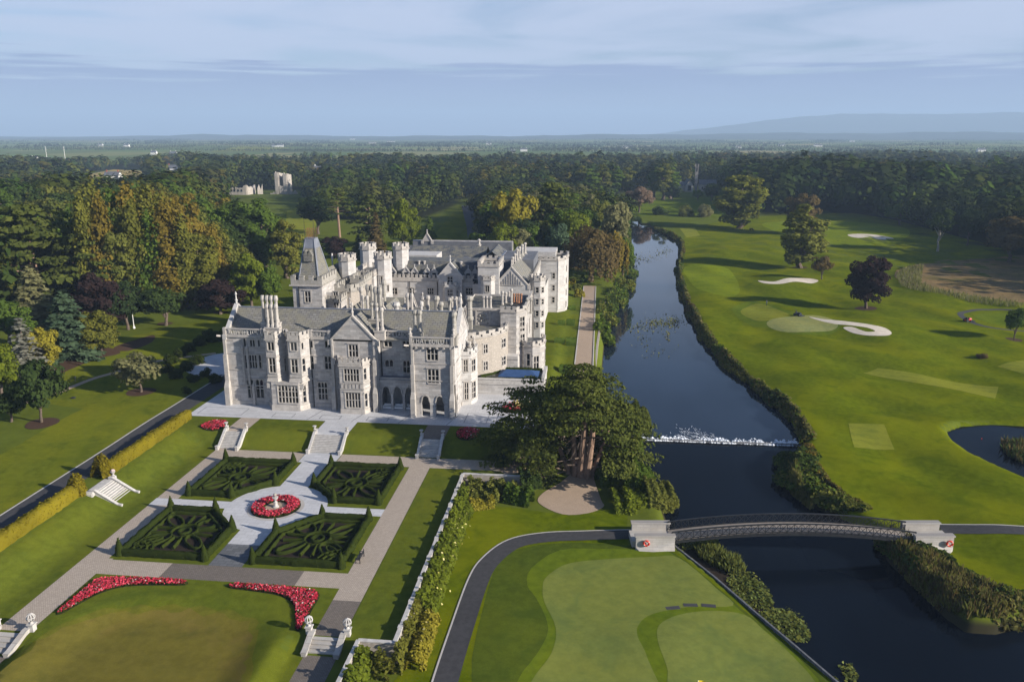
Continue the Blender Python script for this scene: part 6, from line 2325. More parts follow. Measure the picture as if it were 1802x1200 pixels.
turf('fairway', [(1205, 470), (1275, 470), (1300, 500), (1296, 520), (1265, 520), (1222, 505)], M['fairway'], 0.04, 'pale mown fairway patch beside the river', 'fairway')
turf('fairway', [(1340, 395), (1420, 390), (1520, 392), (1600, 405), (1560, 432), (1430, 425)], M['fairway'], 0.04, 'distant pale fairway in front of the dark wood', 'fairway')
turf('tee_box', [(1519, 657), (1545, 648), (1757, 681), (1751, 702)], M['tee'], 0.05, 'long pale rectangular tee on the golf course', 'tee', 1)
turf('tee_box', [(1493, 745), (1556, 747), (1574, 791), (1503, 787)], M['tee'], 0.05, 'small square tee with mown checks', 'tee', 1)
turf('tee_box', [(1755, 645), (1802, 634), (1850, 645), (1840, 668)], M['tee'], 0.05, 'pale tee cut off by the right edge', 'tee', 1)
turf('tee_box', [(1196, 402), (1222, 400), (1232, 415), (1208, 418)], M['tee'], 0.05, 'small distant tee beside the river head', 'tee', 1)
turf('green_collar', [(1288, 545), (1310, 532), (1345, 534), (1392, 548), (1420, 556), (1472, 562), (1475, 580), (1448, 590), (1395, 588), (1352, 578), (1315, 570)], M['collar'], 0.035, 'raised apron around the far green', 'green')
turf('putting_green', [(1350, 567), (1385, 558), (1440, 556), (1472, 568), (1470, 579), (1445, 584), (1395, 585), (1362, 580)], M['green_lit'], 0.06, 'smooth putting green with painted-in brightness beside the curved bunker', 'green')
turf('tee_box', [(1303, 548), (1322, 537), (1352, 538), (1392, 556), (1348, 565), (1318, 560)], M['tee'], 0.055, 'pale approach strip left of the far green', 'green', 3)


def bunker(px, label):
 pts = smooth_loop(ats(px), 5)
 o = sheet('sand_bunker', pts, M['sand'], 0.075, True, label, 'bunker')
 return o


bunker([(1424, 558), (1450, 562), (1490, 566), (1528, 571), (1556, 577), (1569, 586), (1560, 591), (1530, 591), (1500, 586), (1484, 577), (1500, 576), (1524, 584), (1540, 583), (1526, 577), (1496, 573), (1466, 570), (1440, 564)], 'pale curved sand bunker hooking round a grass tongue')
bunker([(1334, 494), (1360, 496), (1385, 490), (1420, 490), (1440, 494), (1428, 499), (1400, 496), (1372, 500), (1345, 499)], 'long wavy sand bunker left of the small brown tree')
bunker([(1493, 413), (1520, 412), (1545, 414), (1573, 420), (1550, 422), (1530, 418), (1512, 419), (1497, 417)], 'distant sand bunker before the dark wood')
turf('marsh', [(1575, 480), (1600, 468), (1660, 458), (1740, 455), (1830, 452), (1880, 520), (1802, 533), (1700, 520), (1620, 510), (1585, 498)], M['marsh'], 0.045, 'dry brown marsh grass at the right edge of the course', 'marsh')
lp = smooth_loop(ats([(1690, 552), (1715, 546), (1760, 545), (1802, 548), (1850, 556), (1840, 578), (1790, 582), (1740, 576), (1705, 565)]), 4)
hl = len(lp) // 2
for seg_, nm in ((lp[:hl + 1], 'near bend'), (lp[hl:] + lp[:1], 'far bend')):
 strip_sheet('cart_path', seg_, 1.7, M['asphalt'], 0.05, nm + ' of the asphalt cart path looping round a small mound', 'path')
sheet('lawn', smooth_loop(ats([(1712, 556), (1740, 551), (1790, 551), (1825, 560), (1790, 575), (1745, 570)]), 3), M['collar'], 0.05, True, 'pale grass mound inside the looping cart path', 'grass mound')

# near green
turf('green_collar', [(880, 985), (930, 962), (1010, 955), (1110, 960), (1176, 966), (1300, 1066), (1463, 1205), (1380, 1270), (900, 1270), (830, 1200), (850, 1070)], M['dark_rough'], 0.03, 'deep green rough round the near putting green', 'green', 3)
turf('green_collar', [(935, 1000), (985, 968), (1060, 966), (1150, 968), (1182, 974), (1300, 1072), (1440, 1195), (1380, 1262), (915, 1262), (910, 1200), (945, 1150), (965, 1105), (945, 1055), (928, 1030)], M['collar'], 0.045, 'mown collar of the near putting green', 'green', 3)
turf('putting_green', [(962, 1015), (1000, 992), (1070, 984), (1150, 980), (1195, 982), (1260, 1035), (1290, 1066), (1215, 1068), (1150, 1080), (1125, 1098), (1122, 1120), (1140, 1160), (1160, 1262), (925, 1262), (935, 1200), (970, 1150), (978, 1105), (958, 1060), (955, 1035)], M['green'], 0.06,
  'large pale putting green in the foreground', 'green', 4)
turf('putting_green', [(1160, 1100), (1195, 1082), (1250, 1075), (1310, 1082), (1345, 1110), (1400, 1160), (1440, 1215), (1400, 1262), (1190, 1262), (1175, 1180), (1158, 1130)], M['green'], 0.06, 'raised pale lobe of the foreground green', 'green', 4)
for k, (u, v_, a) in enumerate(((1184, 1070, 0.25), (1215, 1065, 0.08), (1247, 1066, -0.05))):
 x, y, z = at(u, v_)
 b = MB()
 b.obox((x, y), a, 1.6, 0.6, z + 0.05, z + 0.09)
 tag(b.build('turf_mat', M['asphalt']), 'dark rubber mat on the foreground green, ' + ('left', 'middle', 'right')[k] + ' of the three', 'mat', 'dark mats on the foreground green')
# asphalt cart path curving to the bridge
cp = smooth_loop([at(u, v_)[:2] for u, v_ in ((770, 1260), (784, 1200), (812, 1110), (843, 1020), (866, 985), (905, 957), (960, 946), (1030, 943), (1095, 941), (1112, 941))], 6, False)
strip_sheet('cart_path', cp, 2.5, M['asphalt'], 0.08, 'dark asphalt path curving up to the bridge', 'path')
strip_sheet('kerb', cp, 0.2, M['kerb'], 0.1, 'pale kerb along the outside of the curving path', 'kerb', shift=1.3)
rp = [at(u, v_)[:2] for u, v_ in ((1655, 931), (1720, 932), (1802, 934), (1900, 938), (2000, 945))]
strip_sheet('cart_path', rp, 2.4, M['asphalt'], 0.08, 'asphalt path leaving the bridge to the right', 'path')
strip_sheet('kerb', rp, 0.2, M['kerb'], 0.1, 'pale kerb along the far side of the right path', 'kerb', shift=1.25)
turf('gravel_patch', [(948, 885), (955, 868), (985, 850), (1010, 830), (1040, 815), (1046, 845), (1058, 880), (1062, 892), (1035, 903), (990, 905)], M['gravel'], 0.05, 'brown gravel apron in front of the cedar trunks', 'gravel', 4)
turf('gravel_patch', [(880, 800), (900, 790), (1000, 760), (1055, 760), (1050, 815), (1000, 830), (890, 835)], M['gravel'], 0.045, 'bare brown ground under the cedar', 'gravel', 3)
# edging wall of the near green on the river
eg = [G(1181, 957, -2), G(1255, 1015, -2), G(1330, 1080, -2), G(1400, 1139, -2), G(1478, 1206, -2), G(1550, 1270, -2)]
b = MB()
for k, (A, B) in enumerate(zip(eg[:-1], eg[1:])):
 b.wall_box(A, B, -0.06, 0.16, -5.0, -1.82 + 0.003 * k)
tag(fix_normals(b.build('retaining_wall', M['paving_dark'])), 'low dark stone edging wall between the foreground green and the river', 'wall')
sheet('mud_bank', smooth_loop(Gs([(1192, 962), (1262, 950), (1270, 985), (1290, 1010), (1330, 1050), (1345, 1085), (1318, 1070), (1250, 1012)], WZ), 3), M['soil'], drape=False, flat=WZ + 0.06, label='muddy margin of the river under the near edging wall', cat='mud')

# ------------------------------------------------------------------ footbridge
bA = np.array(G(1178, 936, -0.6))
bB = np.array(G(1602, 936, -0.6))
bl = float(np.hypot(*(bB - bA)))
bd = (bB - bA) / bl
bn = np.array([-bd[1], bd[0]])
BW = 1.35
bridge = empty('footbridge', (bA[0] + bd[0] * bl / 2, bA[1] + bd[1] * bl / 2, -2), 0, 'arched dark metal truss footbridge with a timber deck over the river', 'bridge')


def dk(t):
 return -1.05 + 1.2 * (1 - (2 * t - 1) ** 2)


def bp(t, off, dz=0.):
 q = bA + bd * bl * t + bn * off
 return (q[0], q[1], dk(t) + dz)


NB = 34
b = MB()
for i in range(NB):
 t0, t1 = i / NB, (i + 1) / NB
 b.add([bp(t0, -BW), bp(t1, -BW), bp(t1, BW), bp(t0, BW)] + [bp(t0, -BW, -.12), bp(t1, -BW, -.12), bp(t1, BW, -.12), bp(t0, BW, -.12)], [(0, 1, 2, 3), (7, 6, 5, 4), (0, 4, 5, 1), (2, 6, 7, 3)])
b.build('deck', M['wood_deck'], bridge)
for s in (-1, 1):
 r_, bb = MB(), MB()
 o_ = s * (BW + 0.1)
 for i in range(NB):
  bb.bar(bp(i / NB, o_, -0.3), bp((i + 1) / NB, o_, -0.3), 0.16, 0.34)
 bb.build('girder', M['iron'], bridge)
 for i in range(NB):
  t0, t1 = i / NB, (i + 1) / NB
  r_.bar(bp(t0, o_, 1.15), bp(t1, o_, 1.15), 0.1, 0.1)
  r_.bar(bp(t0, o_, 0.06), bp(t1, o_, 0.06), 0.06, 0.07)
  r_.bar(bp(t0, o_, -0.1), bp(t0, o_, 1.15), 0.07, 0.07)
  r_.bar(bp(t0, o_, 0.06), bp(t1, o_, 1.15), 0.05, 0.05)
  r_.bar(bp(t0, o_ + 0.03, 1.15), bp(t1, o_ + 0.03, 0.06), 0.045, 0.045)
  for k in range(1, 5):
   t = t0 + (t1 - t0) * k / 5
   r_.bar(bp(t, o_, 0.06), bp(t, o_, 1.1), 0.022, 0.022)
 r_.bar(bp(1, o_, -0.1), bp(1, o_, 1.15), 0.07, 0.07)
 r_.build('railing', M['iron'], bridge)
 h = MB()
 for i in range(NB):
  h.bar(bp(i / NB, o_, 1.225), bp((i + 1) / NB, o_, 1.225), 0.16, 0.05)
 h.build('handrail', M['iron'], bridge)


def abutment(end, sgn, label, ln):
 root = empty('bridge_abutment', (end[0], end[1], -2), 0, label, 'abutment')
 e = np.array(end)
 d = bd * sgn
 P = lambda a, o: tuple(e + d * a + bn * o)
 for k, (o0, o1, tall) in enumerate(((BW + 0.12, BW + 0.75, 1.0), (-BW - 0.75, -BW - 0.12, 1.0))):
  b = MB()
  # wall with a battered outer face towards the camera side
  q0, q1 = P(-0.3, o0), P(ln, o0)
  bat = 0.55
  lo_ = [P(-0.3, o0 - (bat if k else 0)), P(ln, o0 - (bat * 0.4 if k else 0)), P(ln, o1 + (0 if k else bat)), P(-0.3, o1 + (0 if k else bat))]
  hi_ = [P(-0.3, o0), P(ln, o0), P(ln, o1), P(-0.3, o1)]
  z1 = -0.2
  b.frustum(lo_, -5.2, hi_, z1)
  b.prism([P(-0.42, o0 - 0.1), P(ln + 0.12, o0 - 0.1), P(ln + 0.12, o1 + 0.1), P(-0.42, o1 + 0.1)], z1 + 0.003, z1 + 0.2)
  fix_normals(b.build('wing_wall', M['concrete'], root))
 b = MB()
 b.prism([P(0, -BW - 0.13), P(ln + 0.4, -BW - 0.13), P(ln + 0.4, BW + 0.13), P(0, BW + 0.13)], -5, -1.12)
 fix_normals(b.build('landing', M['concrete'], root))
 # sloped spur on the near outer side
 b = MB()
 a0, a1, a2 = P(-0.3, -BW - 1.3), P(ln * 0.95, -BW - 0.9), P(-0.3, -BW - 2.6)
 b.add([(*P(-0.28, -BW - 0.8), -0.9), (*P(ln, -BW - 0.8), -1.6), (*P(ln * 0.8, -BW - 1.7), -2.4), (*P(-0.28, -BW - 2.5), -4.6), (*P(-0.28, -BW - 0.8), -5), (*P(ln, -BW - 0.8), -5)],
   [(0, 1, 2, 3), (3, 2, 5, 4), (0, 3, 4), (1, 5, 2)])
 fix_normals(b.build('spur', M['concrete'], root))
 return P


PL_ = abutment(bA, -1, 'stone block abutment at the left end of the footbridge', 4.7)
PR_ = abutment(bB, 1, 'stone block abutment at the right end of the footbridge', 4.6)


def life_ring(x, y, z, label):
 r = empty('life_ring', (x, y, z), 0, label, 'life ring', 'life rings of the footbridge')
 b = MB()
 b.torus((0, 0, 0), 0.34, 0.13, 22, 8, 'y')
 o = b.build('ring', M['red_paint'], smooth=True)
 o.parent = r
 b = MB()
 for k in range(4):
  a = k * math.pi / 2 + 0.6
  b.obox((0, 0), 0, 0.01, 0.01, 0, 0.01)
  b.lathe((0.34 * math.cos(a), 0, 0.34 * math.sin(a)), [(0.02, -0.06), (0.138, -0.04), (0.138, 0.04), (0.02, 0.06)], 8)
 o = b.build('band', M['white_paint'])
 o.parent = r


q = PL_(3.4, -BW - 0.95)
life_ring(q[0], q[1] - 0.12, -0.9, 'orange red life ring on the left abutment wall')
q = PR_(3.9, -BW - 1.0)
life_ring(q[0], q[1] - 0.16, -0.9, 'orange red life ring on the right abutment wall')
x, y, z = at(1174, 957)
b = MB()
b.box(x - 0.12, x + 0.12, y - 0.1, y + 0.1, z - 0.2, z + 0.85)
b.lathe((x, y, z + 0.85), [(0.13, 0), (0.1, 0.1), (0.02, 0.14)], 8)
tag(b.build('marker_post', M['red_paint']), 'small orange marker post at the foot of the left abutment', 'post')

# ------------------------------------------------------------------ small things on the lawns
def mulch_ring(u, v_, r, label):
 x, y, z = at(u, v_)
 sheet('mulch_circle', [(x + r * math.cos(a) * (1 + 0.05 * math.sin(3 * a)), y + r * math.sin(a)) for a in np.linspace(0, 2 * math.pi, 22)[:-1]], M['mulch'], 0.07, True, label, 'mulch')


for u, v_, r, nm in ((74, 745, 2.6, 'small dark leaved tree on the left lawn'), (248, 690, 2.7, 'small olive tree left of the house'), (388, 550, 2.0, 'copper beech by the wood'), (290, 570, 2.0, 'dark tree at the wood edge'),
      (1408, 471, 3.0, 'big tree beside the long bunker'), (1524, 543, 3.2, 'dark purple tree'), (1785, 598, 2.0, 'young tree at the right edge'), (1728, 628, 1.2, 'low bush on the course')):
 mulch_ring(u, v_, r, 'round brown mulch bed under the ' + nm)
for px_, nm in (([(92, 645), (130, 622), (190, 612), (212, 622), (170, 632), (120, 652), (85, 668)], 'at the edge of the conifers'), ([(200, 612), (240, 598), (270, 590), (268, 602), (225, 618)], 'under the golden brown bush')):
 turf('mulch_bed', px_, M['mulch'], 0.06, 'dark brown mulch bed ' + nm, 'mulch', 3)

# lamp post by the wood
x, y, z = at(236, 578)
lamp = empty('lamp_post', (x, y, z), 0, 'tall white lamp post standing at the edge of the wood', 'lamp post')
b = MB()
b.lathe((x, y, z), [(0.3, 0), (0.3, 0.4), (0.15, 0.5), (0.09, 1.2), (0.07, 5.2), (0.13, 5.3), (0.05, 5.4)], 8)
b.build('post', M['white_paint'], lamp)
b = MB()
b.lathe((x, y, z + 5.4), [(0.12, 0), (0.24, 0.15), (0.26, 0.6), (0.1, 0.85), (0.02, 0.95)], 8)
b.build('lantern', M['white_paint'], lamp)
x, y, z = at(133, 671)
b = MB()
b.lathe((x, y, z), [(0.06, 0), (0.06, 0.7), (0.16, 0.72), (0.16, 0.95), (0.03, 1.05)], 8)
tag(b.build('bollard_light', M['iron']), 'small dark bollard light on the lawn beside the narrow path', 'bollard')
x, y, z = at(129, 701)
b = MB()
b.lathe((x, y, z), [(0.4, 0), (0.42, 0.2), (0.2, 0.3), (0.02, 0.34)], 8)
tag(b.build('manhole_box', M['iron']), 'low dark box on the striped lawn', 'ground box')


def person(x, y, z, ang, label, shirt, legs, lean=0.0, arms=((0.32, 0.1, 1.0), (-0.32, 0.1, 1.0))):
 """one skinned body over a small skeleton, clothes by height"""
 me = D.meshes.new('person')
 vs = [(0, 0, 0.95), (0, lean * .5, 1.2), (0, lean, 1.42), (0, lean + .02, 1.55), (0, lean + .04, 1.72),
   (0.2, lean, 1.4), (arms[0][0], arms[0][1] * 0.4, 1.15), arms[0], (-0.2, lean, 1.4), (arms[1][0], arms[1][1] * 0.4, 1.15), arms[1],
   (0.1, 0, 0.9), (0.13, 0.03, 0.48), (0.14, -0.02, 0.06), (0.14, 0.16, 0.04), (-0.1, 0, 0.9), (-0.13, 0.03, 0.48), (-0.14, -0.02, 0.06), (-0.14, 0.16, 0.04)]
 es = [(0, 1), (1, 2), (2, 3), (3, 4), (2, 5), (5, 6), (6, 7), (2, 8), (8, 9), (9, 10), (0, 11), (11, 12), (12, 13), (13, 14), (0, 15), (15, 16), (16, 17), (17, 18)]
 rad = [.15, .15, .16, .06, .11, .07, .05, .04, .07, .05, .04, .09, .065, .05, .04, .09, .065, .05, .04]
 me.from_pydata(vs, es, [])
 o = D.objects.new('person', me)
 COL.objects.link(o)
 md = o.modifiers.new('skin', 'SKIN')
 for k, r in enumerate(rad):
  me.skin_vertices[0].data[k].radius = (r, r)
 me.skin_vertices[0].data[0].use_root = True
 o.modifiers.new('sub', 'SUBSURF').levels = 1
 dg = bpy.context.evaluated_depsgraph_get()
 m2 = D.meshes.new_from_object(o.evaluated_get(dg))
 o.modifiers.clear()
 o.data = m2
 m2.materials.clear()
 for q in (shirt, legs, M['skin']):
  m2.materials.append(q)
 for p in m2.polygons:
  zc_ = p.center.z
  p.material_index = 2 if zc_ > 1.52 else (0 if zc_ > 0.95 else 1)
  p.use_smooth = True
 o.location = (x, y, z)
 o.rotation_euler = (0, 0, ang)
 hb = MB()
 hb.lathe((0, lean + .04, 1.78), [(0.13, 0), (0.135, 0.05), (0.1, 0.12), (0.02, 0.16)], 8)
 c = hb.build('cap', M['iron'])
 c.parent = o
 return tag(o, label, 'person')


M['skin'] = mat_plain('skin', (0.42, 0.26, 0.19), None, 3, 0.6)
M['cloth_dark'] = mat_plain('dark_cloth', (0.03, 0.035, 0.05), None, 3, 0.9)
M['cloth_blue'] = mat_plain('blue_cloth', (0.06, 0.09, 0.17), None, 3, 0.9)
x, y, z = at(1349, 538)
person(x, y, z, 1.2, 'person in dark clothes standing on the approach to the far green', M['cloth_blue'], M['cloth_dark'])


def mower(x, y, z, ang, label, body):
 r = empty('ride_on_mower', (x, y, z), ang, label, 'mower')
 def part(nm, mt, fn):
  b = MB()
  fn(b)
  o = b.build(nm, mt)
  o.parent = r
 def fb_(b):
  b.box(-0.45, 0.45, -0.9, 0.2, 0.45, 0.75)
  b.frustum([(-0.42, -0.9), (0.42, -0.9), (0.42, -0.15), (-0.42, -0.15)], 0.752, [(-0.34, -0.82), (0.34, -0.82), (0.34, -0.2), (-0.34, -0.2)], 1.05)
  b.box(-0.4, 0.4, 0.2, 0.9, 0.4, 0.62)
 part('body', body, fb_)
 for sx, sy, rr in ((-0.6, 0.65, 0.42), (0.6, 0.65, 0.42), (-0.55, -0.7, 0.3), (0.55, -0.7, 0.3)):
  part('wheel', M['iron'], lambda b: b.tube((sx - 0.12, sy, rr), (sx + 0.12, sy, rr), rr, rr, 12))
 part('seat', M['cloth_dark'], lambda b: (b.box(-0.28, 0.28, 0.15, 0.65, 0.63, 0.8), b.box(-0.28, 0.28, 0.56, 0.68, 0.8, 1.3)))
 part('deck', M['iron'], lambda b: (b.box(-0.95, 0.95, -1.7, -1.0, 0.1, 0.32), b.box(-0.1, 0.1, -1.0, -0.85, 0.25, 0.5)))
 part('steering_wheel', M['iron'], lambda b: b.torus((0, -0.1, 1.15), 0.2, 0.03, 12, 6))
 part('roll_bar', M['iron'], lambda b: (b.bar((-0.4, 0.8, 0.6), (-0.4, 0.8, 1.8), 0.06, 0.06), b.bar((0.4, 0.8, 0.6), (0.4, 0.8, 1.8), 0.06, 0.06), b.bar((-0.4, 0.8, 1.8), (0.4, 0.8, 1.8), 0.06, 0.06)))
 return r


x, y, z = at(1703, 566)
mower(x, y, z, 1.9, 'red ride on mower parked on the looping cart path', M['red_paint'])
x, y, z = at(1404, 556)
mower(x, y, z, 0.7, 'dark ride on mower at the back of the far green', M['cloth_dark'])
x, y, z = at(1322, 405)
mower(x, y, z, 1.4, 'distant dark mower beside the tall plane tree', M['cloth_dark'])


def flag(u, v_, h, mt, label):
 x, y, z = at(u, v_)
 r = empty('golf_flag', (x, y, z), 0, label, 'golf flag')
 b = MB()
 b.tube((x, y, z), (x, y, z + h), 0.03, 0.025, 6)
 b.build('pole', M['white_paint'], r)
 b = MB()
 b.add([(x, y, z + h), (x + 0.4, y + 0.1, z + h - 0.06), (x + 0.8, y, z + h - 0.12), (x + 0.8, y, z + h - 0.5), (x + 0.4, y + 0.1, z + h - 0.5), (x, y, z + h - 0.55)], [(0, 1, 4, 5), (1, 2, 3, 4)])
 b.build('cloth', mt, r)


flag(1308, 405, 2.6, M['red_paint'], 'red golf flag near the distant mower')
M['yellow_paint'] = mat_plain('yellow_cloth', (0.75, 0.55, 0.03), None, 3)
flag(1227, 1222, 1.62, M['yellow_paint'], 'yellow flag tip on the foreground green at the bottom edge')
x, y, z = at(1726, 776 + 6)
b = MB()
b.lathe((x, y, z), [(0.06, 0), (0.06, 1.2), (0.02, 1.25)], 6)
tag(b.build('marker_post', M['red_paint']), 'small red stake on the edge of the pond', 'post')

# ------------------------------------------------------------------ trees
def unit(v):
 return v / (np.linalg.norm(v, axis=-1, keepdims=True) + 1e-9)


def crown_lobes(rng, n, env, lobe_r, n_leaf, size, inner=0.25, up=0.15):
 """leaf tufts on lobes spread through an envelope; env(dir) -> (centre, half sizes)"""
 c0, half = env
 d = unit(rng.normal(size=(n, 3)))
 rad = rng.uniform(0.45, 0.86, (n, 1))
 k = int(n * inner)
 rad[:k] *= 0.55
 lc = c0 + d * half * rad
 lr = lobe_r * rng.uniform(0.65, 1.3, n)
 which = rng.choice(n, n_leaf, p=lr ** 2 / np.sum(lr ** 2))
 ld = unit(rng.normal(size=(n_leaf, 3)) + np.array([0, 0, 0.25]))
 rr = lr[which][:, None] * rng.uniform(0.72, 1.1, (n_leaf, 1))
 pos = lc[which] + ld * rr * np.array([1.15, 1.15, 0.82])
 ed = unit((pos - c0) / half)
 nrm = ld * 0.75 + ed * 0.45 + np.array([0, 0, up]) + rng.normal(0, 0.33, (n_leaf, 3))
 # thin out what lies deep inside other lobes
 dd = np.linalg.norm((pos - c0) / half, axis=1)
 keep = (dd > 0.42) | (rng.random(n_leaf) < 0.35)
 s = size * rng.uniform(0.55, 1.35, n_leaf)
 return pos[keep], nrm[keep], s[keep], lc


def trunk_mesh(rng, h, r, limbs, top, pale=False, lean=0.02):
 b = MB()
 pts = [Vector((0, 0, -0.4))]
 n = 5
 for i in range(1, n + 1):
  pts.append(Vector((rng.normal(0, lean * h), rng.normal(0, lean * h), top * i / n)))
 for i in range(n):
  b.tube(pts[i], pts[i + 1], r * (1.25 if i == 0 else 1) * (1 - 0.62 * i / n), r * (1 - 0.62 * (i + 1) / n), 8, False)
 for l in limbs:
  z = max(0.25 * top, min(top * 0.95, l[2] * rng.uniform(0.35, 0.7)))
  a = Vector((0, 0, z))
  e = Vector(l) * 0.92 + Vector((0, 0, 0.08 * l[2]))
  mid = a.lerp(e, 0.5) + Vector((0, 0, 0.03 * h))
  b.tube(a, mid, r * 0.4, r * 0.22, 6, False)
  b.tube(mid, e, r * 0.22, r * 0.06, 5, False)
 return b


PROTO = {}


def add_proto(kind, crown, trunk, h, w):
 PROTO.setdefault(kind, []).append((crown, trunk, h, w))


def make_broad(kind, seed, h=20., w=17., tf=0.22, n=30, leaves_n=5200, size=0.5, lr=2.6, barkm='bark', half_z=None, up=0.15):
 rng = np.random.default_rng(seed)
 zc_ = h * (tf + 1) / 2
 hz = h * (1 - tf) / 2 if half_z is None else half_z
 p, nr, s, lc = crown_lobes(rng, n, (np.array([0, 0, zc_]), np.array([w / 2, w / 2, hz])), lr, leaves_n, size, up=up)
 v, f = leaves(p, nr, s, rng)
 cr = mesh_np('crown', v, f, M['leaf_green'])
 limbs = [tuple(lc[i]) for i in rng.choice(len(lc), min(12, len(lc)), replace=False)]
 tr = trunk_mesh(rng, h, 0.028 * h, limbs, h * 0.62).mesh('trunk', M[barkm])
 add_proto(kind, cr, tr, h, w)


for sd in range(4):
 make_broad('broad', 100 + sd, n=58, leaves_n=7000, size=0.42, lr=1.9)
for sd in range(3):
 make_broad('tall', 120 + sd, 24, 14, 0.0, 92, 8600, 0.42, 1.5, half_z=13.2)
for sd in range(2):
 make_broad('poplar', 130 + sd, 24, 7, 0.06, 44, 4200, 0.4, 1.15)
for sd in range(2):
 make_broad('small', 140 + sd, 7, 7.4, 0.30, 24, 2600, 0.25, 1.05)
for sd in range(2):
 make_broad('bush', 150 + sd, 5, 7.5, -0.25, 26, 2400, 0.26, 1.25)
make_broad('dome', 160, 17, 14.5, 0.0, 64, 8600, 0.38, 1.6)
make_broad('gnarl', 170, 16, 11, 0.45, 17, 1700, 0.42, 1.7, 'bark_pale')


for sd in range(3):
 rng = np.random.default_rng(180 + sd)
 P, Nn, S, lc = [], [], [], []
 for i in range(70):                                 # upswept feathery sprays round a pointed crown
  t = rng.uniform(0.06, 0.97)
  a = i * 2.4 + rng.normal(0, 0.3)
  r = 6.6 * (1 - (max(0, t - 0.3) / 0.72) ** 1.25) ** 0.85 * rng.uniform(0.45, 0.9) * (0.8 + min(t, .3) * 0.67)
  m = 105
  q = rng.normal(0, 1, (m, 3)) * np.array([0.85, 0.85, 1.5])
  P.append(q + np.array([r * math.cos(a), r * math.sin(a), 26 * t]))
  Nn.append(unit(q) * 0.7 + np.array([math.cos(a) * 0.6, math.sin(a) * 0.6, 0.3]) + rng.normal(0, .35, (m, 3)))
  S.append(rng.uniform(0.22, 0.55, m))
  lc.append((r * math.cos(a), r * math.sin(a), 26 * t))
 v, f = leaves(np.concatenate(P), np.concatenate(Nn), np.concatenate(S), rng)
 add_proto('lime', mesh_np('crown', v, f, M['leaf_rust']), trunk_mesh(rng, 26, 0.6, lc[::6], 17).mesh('trunk', M['bark']), 27.5, 14)


def make_conifer(kind, seed, h=22., w=9., droop=0.25, n_whorl=26, size=0.45, dens=1.0, start=0.06, power=0.85):
 rng = np.random.default_rng(seed)
 P, Nn, S = [], [], []
 b = MB()
 b.tube((0, 0, -0.4), (0, 0, h * 0.97), 0.02 * h, 0.03, 8, False)
 for i in range(n_whorl):
  t = start + (1 - start) * i / n_whorl
  z = h * t
  r = w / 2 * (1 - t) ** power + 0.15
  for k in range(rng.integers(6, 10)):
   a = rng.random() * 2 * math.pi
   ln = r * rng.uniform(0.7, 1.15)
   m = int(max(5, ln * 7 * dens))
   q = np.linspace(0.15, 1, m) + rng.normal(0, 0.03, m)
   side = rng.normal(0, 0.10 * ln + 0.12, m)
   x = np.cos(a) * ln * q - np.sin(a) * side
   y = np.sin(a) * ln * q + np.cos(a) * side
   zz = z - droop * ln * q ** 1.5 + rng.normal(0, 0.12, m) + 0.1 * ln * q
   P.append(np.stack([x, y, zz], 1))
   Nn.append(np.stack([np.cos(a) * 0.5 + rng.normal(0, .35, m), np.sin(a) * 0.5 + rng.normal(0, .35, m), np.full(m, 0.8)], 1))
   S.append(size * rng.uniform(0.6, 1.3, m) * (0.75 + 0.4 * (1 - t)))
   if k < 4:
    b.tube((0, 0, z), (math.cos(a) * ln * 0.8, math.sin(a) * ln * 0.8, z - droop * ln * 0.7), 0.07, 0.02, 4, False)
 v, f = leaves(np.concatenate(P), np.concatenate(Nn), np.concatenate(S), rng, 1.25)
 add_proto(kind, mesh_np('crown', v, f, M['leaf_dark']), b.mesh('trunk', M['bark']), h, w)


make_conifer('conifer', 200)
make_conifer('conifer', 201, 22, 10, 0.3)
make_conifer('thin_conifer', 202, 20, 7, 0.45, 20, 0.36, 0.55)
make_conifer('fat_conifer', 203, 20, 12, 0.35, 24, 0.5, 1.0, 0.04, 0.7)


def cedar_cloud(rng, h, w, plates, skip=None, size=0.4, dens=9.0, zlo=0.22, tiers=0):
 """flat drooping plates of needles on long level limbs"""
 P, Nn, S, limbs = [], [], [], []
 for i in range(plates):
  t = zlo + (1 - zlo) * (i + 0.5) / plates
  t = zlo + round((t - zlo) * tiers) / tiers if tiers else t
  z = h * t + rng.normal(0, 0.12)
  rmax = w / 2 * (1 - (max(0, t - 0.45) / 0.58) ** 2.2) * (0.78 + 0.22 * min(1, t / 0.4))
  a = i * 2.399 + rng.normal(0, 0.25)
  rc = rmax * rng.uniform(0.42, 0.78)
  if skip and skip(a, t):
   continue
  pr = max(1.2, w * rng.uniform(0.11, 0.19) * (1.15 - 0.5 * t))
  m = int(pr * pr * dens)
  q = np.sqrt(rng.random(m))
  th = rng.random(m) * 2 * math.pi
  lx, ly = q * np.cos(th) * pr * 1.35, q * np.sin(th) * pr
  lump = 0.07 * pr * np.sin(lx * 1.7 + i) * np.cos(ly * 1.9 + i)
  lz = -0.16 * pr * q ** 2 + lump + rng.normal(0, 0.055 * pr, m)
  x = math.cos(a) * (rc + lx) - math.sin(a) * ly
  y = math.sin(a) * (rc + lx) + math.cos(a) * ly
  P.append(np.stack([x, y, z + lz], 1))
  ex_, ey_ = x / (np.hypot(x, y) + .1), y / (np.hypot(x, y) + .1)
  Nn.append(np.stack([ex_ * 0.6 + rng.normal(0, .42, m), ey_ * 0.6 + rng.normal(0, .42, m), np.full(m, 0.55)], 1))
  S.append(size * rng.uniform(0.55, 1.3, m))
  limbs.append((math.cos(a) * rc, math.sin(a) * rc, z - 0.2))
 return np.concatenate(P), np.concatenate(Nn), np.concatenate(S), limbs


